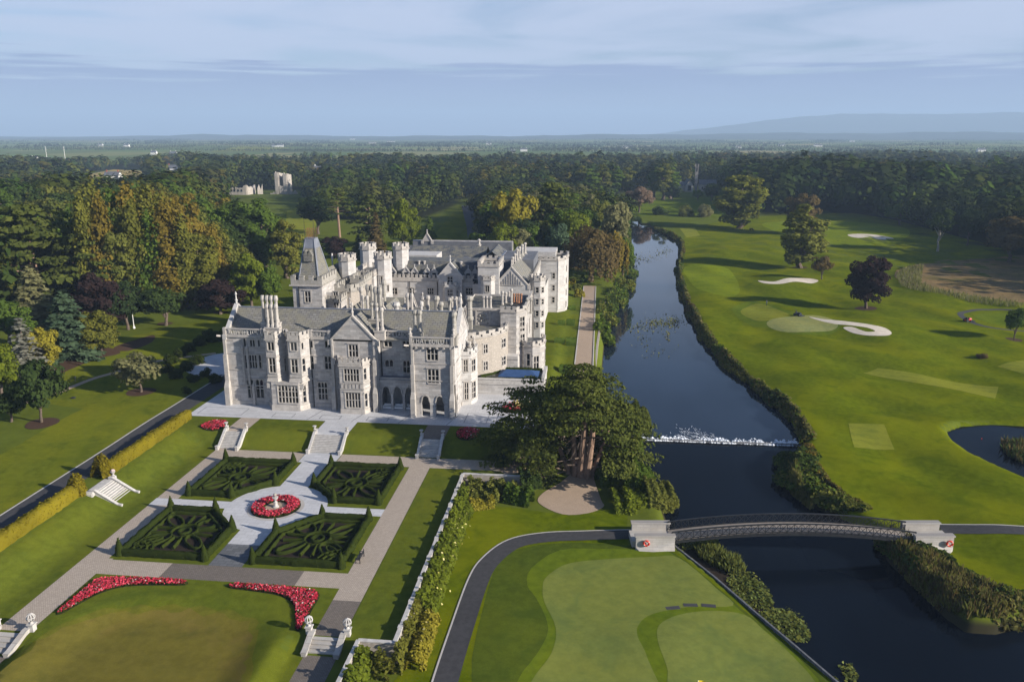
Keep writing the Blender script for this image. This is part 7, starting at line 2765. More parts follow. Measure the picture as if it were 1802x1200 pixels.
for sd in range(2):
 rng = np.random.default_rng(220 + sd)
 p, nr, s, limbs = cedar_cloud(rng, 22, 20, 46, size=0.5, dens=12)
 v, f = leaves(p, nr, s, rng, 1.2)
 b = MB()
 b.tube((0, 0, -0.4), (0, 0, 10), 0.9, 0.6, 9, False)
 b.tube((0, 0, 10), (0.3, 0.2, 20), 0.6, 0.12, 7, False)
 for l in limbs[::2]:
  b.tube((0, 0, l[2] * 0.85), l, 0.22, 0.07, 5, False)
 add_proto('cedar', mesh_np('crown', v, f, M['leaf_cedar']), b.mesh('trunk', M['bark_red']), 22, 20)
# scots pine: bare stem, flat tufts at the top
rng = np.random.default_rng(240)
p, nr, s, limbs = cedar_cloud(rng, 24, 12, 26, size=0.45, dens=14, zlo=0.5)
v, f = leaves(p, nr, s, rng)
b = MB()
b.tube((0, 0, -0.4), (0.3, 0, 14), 0.42, 0.3, 8, False)
b.tube((0.3, 0, 14), (0, 0.2, 23), 0.3, 0.06, 6, False)
for l in limbs:
 b.tube((0.2, 0, l[2] * 0.93), l, 0.12, 0.04, 5, False)
add_proto('pine', mesh_np('crown', v, f, M['leaf_cedar']), b.mesh('trunk', M['bark_red']), 24, 12)
# weeping tree: hanging curtains from arched limbs
rng = np.random.default_rng(250)
P, Nn, S = [], [], []
b = MB()
b.tube((0, 0, -0.4), (0, 0, 9), 0.7, 0.4, 8, False)
for i in range(120):
 a = rng.random() * 2 * math.pi
 r = 7.5 * math.sqrt(rng.random())
 zt_ = 15 - 0.09 * r * r + rng.normal(0, 0.9)
 ln = rng.uniform(4, 10) * (0.55 + 0.06 * r)
 m = int(ln * 7)
 q = rng.random(m)
 P.append(np.stack([math.cos(a) * r + rng.normal(0, 0.35, m), math.sin(a) * r + rng.normal(0, 0.35, m), np.maximum(0.3, zt_ - ln * q)], 1))
 Nn.append(np.stack([math.cos(a) + rng.normal(0, .4, m), math.sin(a) + rng.normal(0, .4, m), 0.5 * (1 - q)], 1))
 S.append(rng.uniform(0.2, 0.48, m))
 if i % 9 == 0:
  b.tube((0, 0, 8), (math.cos(a) * r, math.sin(a) * r, zt_), 0.2, 0.05, 5, False)
v, f = leaves(np.concatenate(P), np.concatenate(Nn), np.concatenate(S), rng, 1.0)
add_proto('weeping', mesh_np('crown', v, f, M['leaf_brown']), b.mesh('trunk', M['bark']), 15.5, 15.5)

KINDNAME = {'lime': 'lime_tree', 'broad': 'broadleaf_tree', 'tall': 'broadleaf_tree', 'poplar': 'poplar_tree', 'small': 'young_tree', 'bush': 'bush', 'dome': 'domed_tree', 'gnarl': 'old_tree',
   'conifer': 'conifer_tree', 'thin_conifer': 'conifer_tree', 'fat_conifer': 'conifer_tree', 'cedar': 'cedar_tree', 'pine': 'pine_tree', 'weeping': 'weeping_tree'}
rt_ = np.random.default_rng(77)
TREES = []          # every tree set by hand: (x, y) taken, radius
n_tree = [0]


def place_tree(kind, x, y, z, h, w, leaf, label, group=None, bark=None, parts=True):
 cr, tr, ph, pw = PROTO[kind][n_tree[0] % len(PROTO[kind])]
 n_tree[0] += 1
 r = empty(KINDNAME[kind], (x, y, z), rt_.random() * 6.28, label, 'bush' if kind == 'bush' else 'tree', group)
 r.scale = (w / pw, w / pw * rt_.uniform(0.92, 1.08), h / ph)
 for nm, me_, mt in (('crown', cr, M['leaf_' + leaf]), ('trunk', tr, M[bark] if bark else None)):
  o = D.objects.new(nm, me_)
  COL.objects.link(o)
  o.parent = r
  if mt:
   o.material_slots[0].link = 'OBJECT'
   o.material_slots[0].material = mt
 TREES.append((x, y, w / 2))
 return r


def tree_px(kind, u, vb, vt, wpx, leaf, label, group=None, bark=None, z=None):
 """a tree whose foot, top and breadth are read off the photograph"""
 x, y, zz = at(u, vb)
 h = XZ(u, vt, y)[1] - zz
 w = wpx * depth(x, y, zz + h / 2) / FPX
 return place_tree(kind, x, y, zz, h, w, leaf, label, group, bark)


HAND = [
 ('tall', 1299, 402, 300, 98, 'plane', 'tall yellow green plane tree beside the river head, largest tree on the course'),
 ('tall', 1408, 472, 362, 102, 'olive', 'big olive brown tree with a pale trunk beside the long bunker'),
 ('dome', 1408, 412, 336, 66, 'brown', 'brownish domed tree rising behind the big olive tree'),
 ('small', 1446, 492, 450, 42, 'brown', 'small round brown tree right of the long bunker'),
 ('dome', 1524, 543, 444, 78, 'purple', 'dark purple beech standing alone on the golf course'),
 ('broad', 1583, 396, 360, 58, 'green', 'green spreading tree alone before the dark wood'),
 ('gnarl', 1650, 443, 368, 52, 'dark', 'gnarled half bare old tree with a thick trunk'),
 ('broad', 1775, 462, 376, 100, 'brown', 'broad rust brown tree at the right edge of the course'),
 ('broad', 1702, 432, 366, 50, 'deep', 'dark tree left of the broad brown tree'),
 ('small', 1785, 599, 541, 44, 'green', 'young green tree in a mulch bed at the right edge'),
 ('bush', 1728, 630, 621, 20, 'brown', 'low brown bush alone in a small mulch bed'),
 ('small', 73, 743, 638, 100, 'dark', 'young dark leaved tree in a mulch bed on the striped lawn'),
 ('small', 248, 690, 624, 84, 'pale', 'small pale olive tree in a mulch bed left of the house'),
 ('thin_conifer', 50, 668, 556, 86, 'silver', 'silvery drooping conifer at the left edge'),
 ('dome', 78, 652, 573, 66, 'yellow', 'golden yellow rounded bush behind the silvery conifer'),
 ('fat_conifer', 125, 630, 508, 112, 'blue', 'blue green full skirted conifer at the wood edge'),
 ('dome', 178, 622, 543, 84, 'rust_green', 'golden brown rounded bush tree at the wood edge'),
 ('broad', 6, 700, 604, 84, 'bright', 'bright green tree cut off by the left edge'),
 ('bush', 70, 690, 650, 70, 'dark', 'dark low bush under the silvery conifer'),
 ('broad', 20, 742, 690, 70, 'dark', 'dark bush at the very left beside the striped lawn'),
 ('dome', 176, 588, 474, 104, 'purple', 'large dark purple beech inside the wood'),
 ('broad', 226, 580, 496, 78, 'deep', 'dark grey green tree beside the lamp post'),
 ('broad', 292, 573, 502, 84, 'dark', 'dark green tree with a pale foot at the wood edge'),
 ('dome', 388, 553, 488, 84, 'purple', 'copper beech at the wood edge by the house'),
 ('fat_conifer', 66, 575, 464, 92, 'pale', 'pale olive cypress at the left edge of the wood'),
 ('broad', 20, 610, 530, 90, 'green', 'green tree below the pale cypress at the left edge'),
 ('cedar', 70, 545, 362, 200, 'cedar', 'big layered cedar at the left edge of the wood'),
 ('cedar', 165, 545, 395, 150, 'cedar', 'layered cedar right of the biggest cedar in the wood'),
 ('dome', 443, 540, 440, 74, 'bright', 'bright yellow green tree left of the spire tower'),
 ('broad', 478, 538, 470, 60, 'green', 'green tree just left of the spire tower'),
 ('broad', 420, 520, 425, 70, 'olive', 'olive tree behind the bright tree near the spire tower'),
 ('tall', 466, 478, 352, 96, 'green', 'tall green tree with visible limbs behind the spire'),
 ('tall', 506, 490, 384, 66, 'rust_green', 'tall rusty green tree behind the spire tower'),
 ('pine', 598, 418, 333, 66, 'cedar', 'tall pine with a bare pale trunk behind the house'),
 ('broad', 560, 412, 340, 74, 'deep', 'dark spreading tree left of the tall pine'),
 ('cedar', 652, 432, 344, 84, 'cedar', 'layered cedar right of the tall pine'),
 ('conifer', 664, 458, 372, 48, 'brown', 'rusty brown conifer behind the battlemented towers'),
 ('broad', 712, 452, 352, 62, 'bright', 'yellow green tree right of the rusty conifer'),
 ('dome', 590, 455, 414, 54, 'purple', 'dark maroon tree behind the small turrets'),
 ('conifer', 632, 455, 412, 40, 'dark', 'dark small conifer beside the maroon tree'),
 ('conifer', 757, 438, 380, 36, 'green', 'green pointed tree on the avenue lawn'),
 ('small', 742, 452, 424, 32, 'orange', 'small round orange tree behind the north range'),
 ('broad', 835, 470, 405, 50, 'green', 'green tree behind the needle pinnacle'),
 ('broad', 812, 470, 424, 42, 'dark', 'dark green bush tree behind the north range'),
 ('dome', 905, 460, 326, 84, 'yellow', 'large yellow brown tree behind the east range'),
 ('dome', 862, 440, 350, 60, 'rust_green', 'rusty green tree on the right of the avenue'),
 ('cedar', 972, 450, 322, 120, 'cedar', 'dark layered cedar behind the east range'),
 ('broad', 884, 478, 388, 56, 'bright', 'bright green tree in front of the yellow brown tree'),
 ('broad', 1010, 470, 370, 70, 'bright', 'bright green tree right of the dark cedar'),
 ('broad', 985, 480, 395, 60, 'blue', 'grey green tree in front of the dark cedar'),
 ('weeping', 1040, 496, 398, 110, 'brown', 'brown weeping beech hanging over the end of the gravel walk'),
 ('weeping', 1075, 490, 408, 60, 'rust', 'smaller rusty weeping tree beside the river'),
 ('broad', 1082, 460, 352, 70, 'pale', 'pale grey green willow on the river bank'),
 ('broad', 1095, 492, 420, 44, 'green', 'green waterside tree below the pale willow'),
 ('dome', 1046, 440, 345, 70, 'olive', 'olive tree behind the weeping beech'),
 ('dome', 1183, 352, 318, 30, 'deep', 'dark rounded tree left of the abbey gable'),
 ('broad', 1252, 354, 322, 34, 'dark', 'dark tree right of the abbey gable'),
 ('small', 1228, 354, 334, 20, 'green', 'small tree right below the abbey gable'),
 ('bush', 1160, 378, 362, 30, 'dark', 'dark bush at the head of the river, left one'),
 ('bush', 1205, 380, 362, 34, 'olive', 'olive bush on the meadow edge left of the plane tree'),
 ('bush', 1238, 382, 358, 30, 'pale', 'pale bush on the meadow edge beside the plane tree'),
 ('broad', 1124, 374, 330, 56, 'pink', 'pinkish brown tree on the meadow beyond the river head'),
]
for h_ in HAND:
 tree_px(*h_)
# rusty limes in the left wood: two ranks
LIME = [(165, 548, 352), (196, 546, 342), (226, 545, 362), (252, 546, 356), (280, 545, 370), (306, 544, 362), (332, 543, 382), (356, 540, 392), (382, 534, 402), (404, 528, 420),
  (182, 520, 332), (214, 518, 338), (244, 518, 318), (272, 516, 330), (300, 512, 338), (330, 510, 350), (358, 505, 365), (386, 500, 385)]
for k, (u, vb, vt) in enumerate(LIME):
 lf = ('rust_green', 'rust', 'olive', 'rust_green', 'green', 'rust', 'rust_green')[k % 7]
 tree_px('tall' if k in (2, 7, 11, 15) else 'lime', u, vb, vt + (k * 7 % 5 - 2) * 4, 62 + k * 13 % 34, lf, 'tall autumn lime in the dense stand left of the house, ' + ('%s of its front rank' % ('leftmost', 'second', 'third', 'fourth', 'fifth', 'sixth', 'seventh', 'eighth', 'ninth', 'rightmost')[k] if k < 10 else
   '%s of its back rank' % ('leftmost', 'second', 'third', 'fourth', 'fifth', 'sixth', 'seventh', 'rightmost')[k - 10]), 'autumn limes left of the house')
POP = [(1022, 350, 288), (1040, 352, 292), (1060, 350, 286), (1082, 349, 288), (1104, 348, 292), (1150, 350, 290), (1166, 352, 284), (1180, 350, 290)]
for k, (u, vb, vt) in enumerate(POP):
 tree_px('poplar', u, vb, vt, 30, 'green' if k % 2 else 'olive', 'narrow upright poplar beyond the river head, ' + ('first', 'second', 'third', 'fourth', 'fifth', 'sixth', 'seventh', 'last')[k] + ' from the left of its row', 'poplars beyond the river head')
# dome shrubs in the shade beside the forecourt
for k, (u, v_, s) in enumerate(((300, 640, 26), (318, 628, 24), (335, 618, 22), (352, 608, 26), (372, 600, 30), (390, 598, 26), (312, 665, 24), (330, 652, 26), (350, 640, 24), (340, 672, 22), (296, 655, 20), (362, 662, 20), (378, 673, 24), (329, 692, 16))):
 x, y, z = at(u, v_)
 w = s * depth(x, y, z) / FPX
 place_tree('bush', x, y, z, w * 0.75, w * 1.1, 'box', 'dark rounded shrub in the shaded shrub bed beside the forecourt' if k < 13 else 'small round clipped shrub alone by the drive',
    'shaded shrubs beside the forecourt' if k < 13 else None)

# ------------------------------------------------------------------ the great cedar on the river bank
cx0, cy0, cz0 = at(1022, 838)
ced = empty('cedar_tree', (cx0, cy0, cz0), 0, 'great spreading cedar with several red brown trunks on the river bank', 'tree')
rng = np.random.default_rng(300)
top_z = XZ(1040, 652, cy0)[1] - cz0


def gap(a, t):
 # open towards the gravel apron: the trunks show
 d = (a - R(-92) + math.pi) % (2 * math.pi) - math.pi
 return abs(d) < 0.62 and t < 0.58


def hole(c, nr, s):
 """keep the hollow under the crown free where the photograph looks in at the trunks"""
 k = ~((np.abs(c[:, 0] + 0.2) < 3.4) & (c[:, 1] < 0.5) & (c[:, 2] < 0.56 * top_z))
 # and the low sun's way in to them
 k &= ~((np.abs(c[:, 1] + 0.314 * c[:, 0]) < 1.5) & (c[:, 0] > -2) & (c[:, 2] < 7.6 + 0.39 * c[:, 0]) & (c[:, 2] > 1.2 + 0.39 * c[:, 0]))
 return c[k], nr[k], s[k]


p1, n1, s1, l1 = cedar_cloud(rng, top_z, 21, 82, gap, 0.19, 46, 0.14, 9)
p2, n2, s2, l2 = cedar_cloud(rng, top_z * 0.80, 17, 50, None, 0.19, 46, 0.06, 7)
off2 = np.array([-8.2, 3.0, 0])
p3, n3, s3, l3 = cedar_cloud(rng, top_z * 0.70, 13, 36, None, 0.2, 42, 0.02, 8)
off3 = np.array([6.0, 1.5, -0.6])
p = np.concatenate([p1, p2 + off2, p3 + off3])
p, nr, s = hole(p, np.concatenate([n1, n2, n3]), np.concatenate([s1, s2, s3]))
v, f = leaves(p, nr, s, rng, 1.35)
np_obj('crown', v, f, M['leaf_cedar'], ced)
for k, (dx, dy, lx, ly, r, hh) in enumerate(((0.0, 0.0, 0.5, 0.3, 0.75, 0.8), (0.95, -0.3, 2.0, -0.2, 0.62, 0.74), (-0.9, 0.2, -1.6, 0.6, 0.55, 0.62), (-1.9, 0.8, -5.5, 2.0, 0.45, 0.5), (1.7, 0.6, 4.5, 1.5, 0.4, 0.5))):
 b = MB()
 m = Vector(((dx + lx) / 2 + 0.1, (dy + ly) / 2, hh * top_z * 0.5))
 b.tube((dx, dy, -0.6), (dx, dy, 0.5), r * 1.35, r, 10, False)
 b.tube((dx, dy, 0.5), m, r, r * 0.72, 10, False)
 b.tube(m, (lx, ly, hh * top_z), r * 0.72, r * 0.2, 8, False)
 b.build('trunk', M['bark_red'], ced, origin=(0, 0, 0))
b = MB()
for ll, of in ((l1, (0, 0, 0)), (l2, off2), (l3, off3)):
 for l in ll[::3]:
  b.tube((of[0] * 0.5, of[1] * 0.5, max(0.5, l[2] * 0.8)), (l[0] + of[0], l[1] + of[1], l[2] + of[2]), 0.16, 0.05, 5, False)
for k in range(16):                                 # dead pale twigs in the hollow
 x, z = rng.uniform(-3.2, 2.6), rng.uniform(2.5, 6.2)
 b.tube((x * 0.4, -0.3, z + 1.2), (x, -1.0 + rng.normal(0, 0.4), z - rng.uniform(0, 1.4)), 0.07, 0.02, 4, False)
b.build('limb', M['bark'], ced, origin=(0, 0, 0))
TREES.append((cx0, cy0, 14))

# shrubs on the bank below the cedar
rb_ = np.random.default_rng(310)
for k, (u, v_, rr, hh, lf, lab) in enumerate(((1085, 838, 3.2, 3.6, 'green', 'dense green shrub beside the cedar trunks'), (1112, 854, 3.8, 3.4, 'green', 'dark green bank shrub below the cedar'), (1150, 878, 3.2, 2.9, 'olive', 'olive green waterside shrub next to the bridge'),
            (1168, 900, 2.0, 2.0, 'olive', 'low olive shrub at the bridge abutment'), (1100, 800, 3.0, 4.6, 'green', 'tall green bank shrub under the right side of the cedar'), (1095, 886, 3.6, 1.9, 'bright', 'bright low growth in front of the bank shrubs'),
            (1060, 850, 1.6, 1.8, 'green', 'small green shrub right of the gravel apron'), (1120, 770, 2.6, 4.2, 'cedar', 'dark shrub hanging over the weir end'), (925, 850, 2.2, 2.6, 'dark', 'dark shrub at the end of the garden wall'), (880, 815, 1.8, 1.8, 'deep', 'dark low shrub in the cedar shade'))):
 x, y, z = at(u, v_)
 z = max(z, -3.2)
 leaf_mass('bank_shrub', [(x - rr * 0.4, y, x + rr * 0.4, y + 0.4, rr, z - 0.2, hh), (x + rr * 0.3, y + 0.8, x + rr * 0.7, y + 1.4, rr * 0.7, z - 0.2, hh * 0.8)], M['leaf_' + lf], rb_, 4600, lab, 'shrub', 0.17)

# ------------------------------------------------------------------ river banks
def bank_growth(name, px, zb, mats, width, hh, per_m, label, reed=0.5, size=0.28, seed=1, both=None):
 """continuous growth along a bank: tufts and upright reeds"""
 rng = np.random.default_rng(seed)
 pts = smooth_loop(Gs(px, zb), 6, False)
 cs, ns, ss, asp, mi = [], [], [], [], []
 acc = 0.
 for (x0_, y0_), (x1_, y1_) in zip(pts[:-1], pts[1:]):
  ln = math.hypot(x1_ - x0_, y1_ - y0_)
  if ln < 1e-6:
   continue
  nx, ny = -(y1_ - y0_) / ln, (x1_ - x0_) / ln
  m = rng.poisson(ln * per_m)
  t = rng.random(m)
  o_ = rng.uniform(-0.5, 0.5, m) * width * (1 + 0.45 * math.sin(acc * 0.23 + seed) + 0.3 * math.sin(acc * 0.71))
  hloc = hh * (0.3 + 0.5 * abs(math.sin(acc * 0.27 + seed)) ** 1.5 + 0.45 * abs(math.sin(acc * 0.77 + 1)) ** 2) * np.sqrt(np.clip(1 - (2 * o_ / (width * 1.5)) ** 2, 0.08, 1))
  x, y = x0_ + (x1_ - x0_) * t + nx * o_, y0_ + (y1_ - y0_) * t + ny * o_
  gz_ = np.maximum(height(x, y), zb - 0.1)
  z = gz_ + hloc * rng.uniform(0.15, 1.0, m)
  cs.append(np.stack([x, y, z], 1))
  ns.append(np.stack([rng.normal(0, .7, m) + nx * np.sign(o_) * 0.4, rng.normal(0, .7, m) + ny * np.sign(o_) * 0.4, rng.uniform(0.2, 1.1, m)], 1))
  ss.append(size * rng.uniform(0.5, 1.4, m))
  mi.append(rng.choice(len(mats), m) if int(acc / 9) % 2 else np.where(rng.random(m) < 0.7, int(acc / 9) % len(mats), rng.choice(len(mats), m)))
  acc += ln
 c, nn, s = np.concatenate(cs), np.concatenate(ns), np.concatenate(ss)
 v, f = leaves(c, nn, s, rng)
 o = np_obj(name, v, f, [M['leaf_' + q] for q in mats], mi=np.concatenate(mi))
 tag(o, label, 'vegetation', kind='stuff')
 return o


def reeds(name, px, zb, n, hh, label, mats=('reed', 'olive'), seed=1):
 """upright blades standing in a patch"""
 rng = np.random.default_rng(seed)
 poly = Gs(px, zb)
 xs, ys = [q[0] for q in poly], [q[1] for q in poly]
 x, y = rng.uniform(min(xs), max(xs), n * 4), rng.uniform(min(ys), max(ys), n * 4)
 k = sdist(poly, x, y) < 0
 x, y = x[k][:n], y[k][:n]
 m = len(x)
 z0 = np.maximum(height(x, y), zb - 0.2)
 h = hh * rng.uniform(0.55, 1.15, m) * (0.8 + 0.25 * np.sin(x * 1.3) * np.cos(y * 1.1))
 a = rng.random(m) * 2 * math.pi
 lx, ly = rng.normal(0, 0.22, m) * h, rng.normal(0, 0.22, m) * h
 wd = rng.uniform(0.05, 0.11, m)
 dx, dy = np.cos(a) * wd, np.sin(a) * wd
 v = np.stack([np.stack([x - dx, y - dy, z0], 1), np.stack([x + dx, y + dy, z0], 1), np.stack([x + lx * 0.5 + dx * 1.3, y + ly * 0.5 + dy * 1.3, z0 + h * 0.65], 1), np.stack([x + lx, y + ly, z0 + h], 1)], 1)
 o = np_obj(name, v.reshape(-1, 3), np.arange(4 * m).reshape(m, 4), [M['leaf_' + q] for q in mats], mi=rng.choice(len(mats), m))
 return tag(o, label, 'reeds', kind='stuff')


bank_growth('bank_vegetation', [(1150, 402), (1190, 422), (1200, 440), (1194, 468), (1196, 495), (1209, 538), (1234, 585), (1268, 630), (1328, 682), (1380, 722), (1410, 760), (1420, 785)], -3.0, ('olive', 'reed', 'green', 'brown', 'rust_green', 'reed', 'dark'), 2.3, 1.5, 100, 'continuous shrubby growth along the right bank of the river', seed=401)
bank_growth('bank_vegetation', [(1400, 800), (1402, 830), (1412, 858), (1440, 878), (1480, 895), (1525, 908)], -3.0, ('dark', 'green', 'olive', 'green'), 5.0, 1.0, 220, 'low dark green growth on the bank between weir and bridge', seed=402)
bank_growth('bank_vegetation', [(1420, 790), (1428, 820), (1452, 850), (1490, 878), (1530, 898)], -2.4, ('rust', 'brown', 'olive'), 1.5, 0.8, 90, 'rusty brown fringe along the top of the bank', seed=403, size=0.2)
bank_growth('bank_vegetation', [(1062, 610), (1072, 560), (1094, 525), (1108, 492), (1104, 445), (1102, 405)], -3.0, ('green', 'dark', 'olive'), 4.0, 3.0, 130, 'bushes overhanging the left bank of the upper river', seed=404, size=0.34)
bank_growth('bank_vegetation', [(1560, 950), (1580, 985), (1640, 1035), (1700, 1070), (1760, 1085), (1830, 1075)], -3.2, ('green', 'olive', 'reed', 'rust'), 3.0, 0.9, 170, 'rough growth on the right bank below the bridge', seed=405, size=0.22)
bank_growth('bank_vegetation', [(1600, 962), (1650, 985), (1700, 1020), (1760, 1055), (1820, 1066)], -2.2, ('dark', 'olive', 'green'), 2.4, 1.1, 130, 'dark fringe between the bank reeds and the golf lawn', seed=406, size=0.22)
bank_growth('bank_vegetation', [(1118, 388), (1060, 372), (1112, 392)], -2.4, ('dark', 'green'), 3, 2, 40, 'dark growth at the head of the river', seed=409)
reeds('reed_bed', [(1558, 950), (1600, 975), (1650, 1010), (1690, 1040), (1750, 1068), (1800, 1085), (1750, 1108), (1700, 1106), (1650, 1075), (1600, 1028), (1562, 985)], WZ, 5200, 1.5, 'tall brown and green reeds along the right bank below the bridge', ('reed', 'olive', 'brown'), 411)
reeds('reed_bed', [(1388, 822), (1405, 850), (1412, 880), (1440, 890), (1425, 898), (1392, 870), (1380, 845)], WZ, 1500, 1.4, 'pale reeds at the waterside between weir and bridge', ('reed', 'olive'), 412)
reeds('reed_bed', [(1232, 962), (1262, 966), (1300, 985), (1312, 1005), (1290, 1012), (1250, 995), (1228, 980)], WZ, 1500, 1.7, 'bright green reed clump left of the bridge shadow', ('weed', 'olive'), 413)
reeds('reed_bed', [(1762, 783), (1790, 778), (1840, 785), (1850, 822), (1800, 818), (1770, 802)], -2.7, 1800, 2.2, 'dark reed clump in the golf pond', ('brown', 'dark'), 414)
reeds('reed_bed', [(1576, 484), (1598, 470), (1625, 468), (1620, 500), (1660, 515), (1720, 524), (1800, 535), (1800, 542), (1700, 532), (1620, 518), (1582, 500)], -1.8, 2600, 1.8, 'grey green reeds along the edge of the dry marsh', ('olive', 'pale'), 415)


def lily_patch(px, n, label, seed, mats=('weed', 'olive')):
 rng = np.random.default_rng(seed)
 poly = smooth_loop(Gs(px, WZ), 4)
 xs, ys = [q[0] for q in poly], [q[1] for q in poly]
 x, y = rng.uniform(min(xs), max(xs), n * 3), rng.uniform(min(ys), max(ys), n * 3)
 d = sdist(poly, x, y) + rng.normal(0, 0.35, n * 3)
 k = d < 0
 x, y = x[k][:n], y[k][:n]
 c = np.stack([x, y, WZ + 0.04 + np.abs(rng.normal(0, 0.13, len(x)))], 1)
 v, f = leaves(c, rng.normal(0, 0.35, (len(x), 3)) + np.array([0, 0, 1]), rng.uniform(0.08, 0.24, len(x)), rng)
 o = np_obj('water_weed', v, f, [M['leaf_' + q] for q in mats], mi=rng.choice(len(mats), len(x)))
 return tag(o, label, 'water plants', kind='stuff')


lily_patch([(1195, 950), (1250, 944), (1262, 955), (1225, 968), (1200, 965)], 900, 'floating weed beside the left abutment', 421)
lily_patch([(1288, 1012), (1318, 1010), (1345, 1035), (1362, 1062), (1340, 1074), (1300, 1064), (1284, 1040)], 1700, 'floating leafy weed beside the near edging wall', 422)
lily_patch([(1340, 1080), (1375, 1072), (1405, 1090), (1425, 1115), (1400, 1130), (1375, 1112), (1345, 1100)], 1300, 'lower patch of floating leafy weed by the edging wall', 423)
lily_patch([(1480, 1175), (1500, 1170), (1505, 1195), (1490, 1200)], 160, 'small floating weed near the bottom edge', 424)
lily_patch([(1445, 1192), (1470, 1196), (1475, 1206), (1450, 1204)], 120, 'small floating weed at the corner of the edging wall', 425)
rng = np.random.default_rng(430)
cs = []
for u, v_, s_, n in ((1160, 570, 30, 260), (1185, 566, 12, 120), (1120, 577, 20, 60), (1175, 590, 6, 30), (1125, 455, 9, 50), (1160, 448, 8, 40), (1172, 443, 10, 60), (1142, 455, 10, 60), (1130, 600, 20, 30), (1150, 620, 30, 30)):
 for _ in range(n):
  x, y = G(u + rng.normal(0, s_ * 0.6), v_ + rng.normal(0, 4 + s_ * 0.08), WZ_UP)
  cs.append((x, y, WZ_UP + 0.03 + abs(rng.normal(0, 0.18))))
c = np.array(cs)
v, f = leaves(c, rng.normal(0, .6, (len(c), 3)) + np.array([0, 0, 0.5]), rng.uniform(0.08, 0.3, len(c)), rng)
tag(np_obj('water_weed', v, f, [M['leaf_olive'], M['leaf_pale']], mi=rng.choice(2, len(c))), 'scattered weed tufts on the upper river', 'water plants', kind='stuff')

# ------------------------------------------------------------------ ruins, church and houses among the woods
def jag_wall(b, A, B, z0, hs, th=1.2):
 """broken wall from A to B whose top follows hs"""
 n = len(hs) - 1
 for i in range(n):
  p = (A[0] + (B[0] - A[0]) * i / n, A[1] + (B[1] - A[1]) * i / n)
  q = (A[0] + (B[0] - A[0]) * (i + 1) / n, A[1] + (B[1] - A[1]) * (i + 1) / n)
  ln = math.hypot(q[0] - p[0], q[1] - p[1])
  nx, ny = -(q[1] - p[1]) / ln * th / 2, (q[0] - p[0]) / ln * th / 2
  vs = [(p[0] - nx, p[1] - ny, z0), (q[0] - nx, q[1] - ny, z0), (q[0] + nx, q[1] + ny, z0), (p[0] + nx, p[1] + ny, z0),
    (p[0] - nx, p[1] - ny, z0 + hs[i]), (q[0] - nx, q[1] - ny, z0 + hs[i + 1]), (q[0] + nx, q[1] + ny, z0 + hs[i + 1]), (p[0] + nx, p[1] + ny, z0 + hs[i])]
  b.add(vs, [(0, 1, 5, 4), (2, 3, 7, 6), (4, 5, 6, 7), (0, 4, 7, 3), (1, 2, 6, 5)])


M['ruin'] = mat_stone('ruin_limestone', (0.50, 0.455, 0.40), (0.38, 0.345, 0.30), (0.25, 0.22, 0.19), 1.2, 0.5, 0.5)
M['render'] = mat_plain('white_render', (0.78, 0.76, 0.72), (0.7, 0.68, 0.64), 0.5)
M['roof_grey'] = mat_plain('grey_tiles', (0.12, 0.125, 0.14), None, 0.5)
M['roof_red'] = mat_plain('red_brick', (0.42, 0.13, 0.08), None, 0.5)
rr_ = np.random.default_rng(501)
x, y, z = at(404, 343)
ru = empty('castle_ruin', (x, y, z), 0, 'broad broken castle hall ruin left of the tall ruined keep', 'castle ruin')
k = depth(x, y) / FPX
wd = 32 * k
b = MB()
hh = 16 * k
jag_wall(b, (x, y), (x + wd, y), z - 1, [hh * q for q in (0.9, 1.0, 0.8, 0.95, 0.85, 0.9, 0.8, 1.15, 1.2)])
jag_wall(b, (x + wd, y), (x + wd, y + 16), z - 1, [hh * q for q in (1.2, 0.9, 1.0, 0.7, 1.1)])
jag_wall(b, (x, y), (x, y + 16), z - 1, [hh * q for q in (0.9, 0.7, 0.8, 0.6)])
jag_wall(b, (x, y + 16), (x + wd, y + 16), z - 1, [hh * q for q in (0.6, 0.8, 0.7, 1.1)])
fix_normals(b.build('curtain_wall', M['ruin'], ru))
b = MB()
for q in (0.12, 0.3, 0.5, 0.7):
 b.box(x + wd * q, x + wd * q + 1.1, y - 0.9, y - 0.56, z + hh * 0.35, z + hh * 0.6)
b.build('window', M['glass'], ru)
x, y, z = at(486, 342)
k = depth(x, y) / FPX
ru = empty('castle_ruin', (x, y, z), 0, 'tall ruined castle keep with two jagged pale towers', 'castle ruin')
for q, w_, h_ in ((0, 6 * k, 41 * k), (15 * k, 6 * k, 39 * k), (7 * k, 7 * k, 17 * k)):
 b = MB()
 p0 = (x + q, y)
 jag_wall(b, p0, (p0[0] + w_, p0[1]), z - 1, [h_ * j for j in (0.92, 1.0, 0.9, 0.97)], 1.5)
 jag_wall(b, (p0[0] + w_, p0[1]), (p0[0] + w_, p0[1] + 9), z - 1, [h_ * j for j in (0.97, 0.93, 0.9)], 1.5)
 jag_wall(b, p0, (p0[0], p0[1] + 9), z - 1, [h_ * j for j in (0.92, 0.9, 0.86)], 1.5)
 fix_normals(b.build('keep_wall', M['ruin'], ru))
b = MB()
jag_wall(b, (x + 24 * k, y), (x + 34 * k, y + 6), z - 1, [h * k for h in (13, 7, 5, 8, 4)])
jag_wall(b, (x - 32 * k, y - 2), (x - 24 * k, y), z - 1, [h * k for h in (12, 19, 10, 20)])
jag_wall(b, (x - 10 * k, y), (x - 1 * k, y), z - 1, [h * k for h in (4, 3, 6, 5)])
fix_normals(b.build('curtain_wall', M['ruin'], ru))

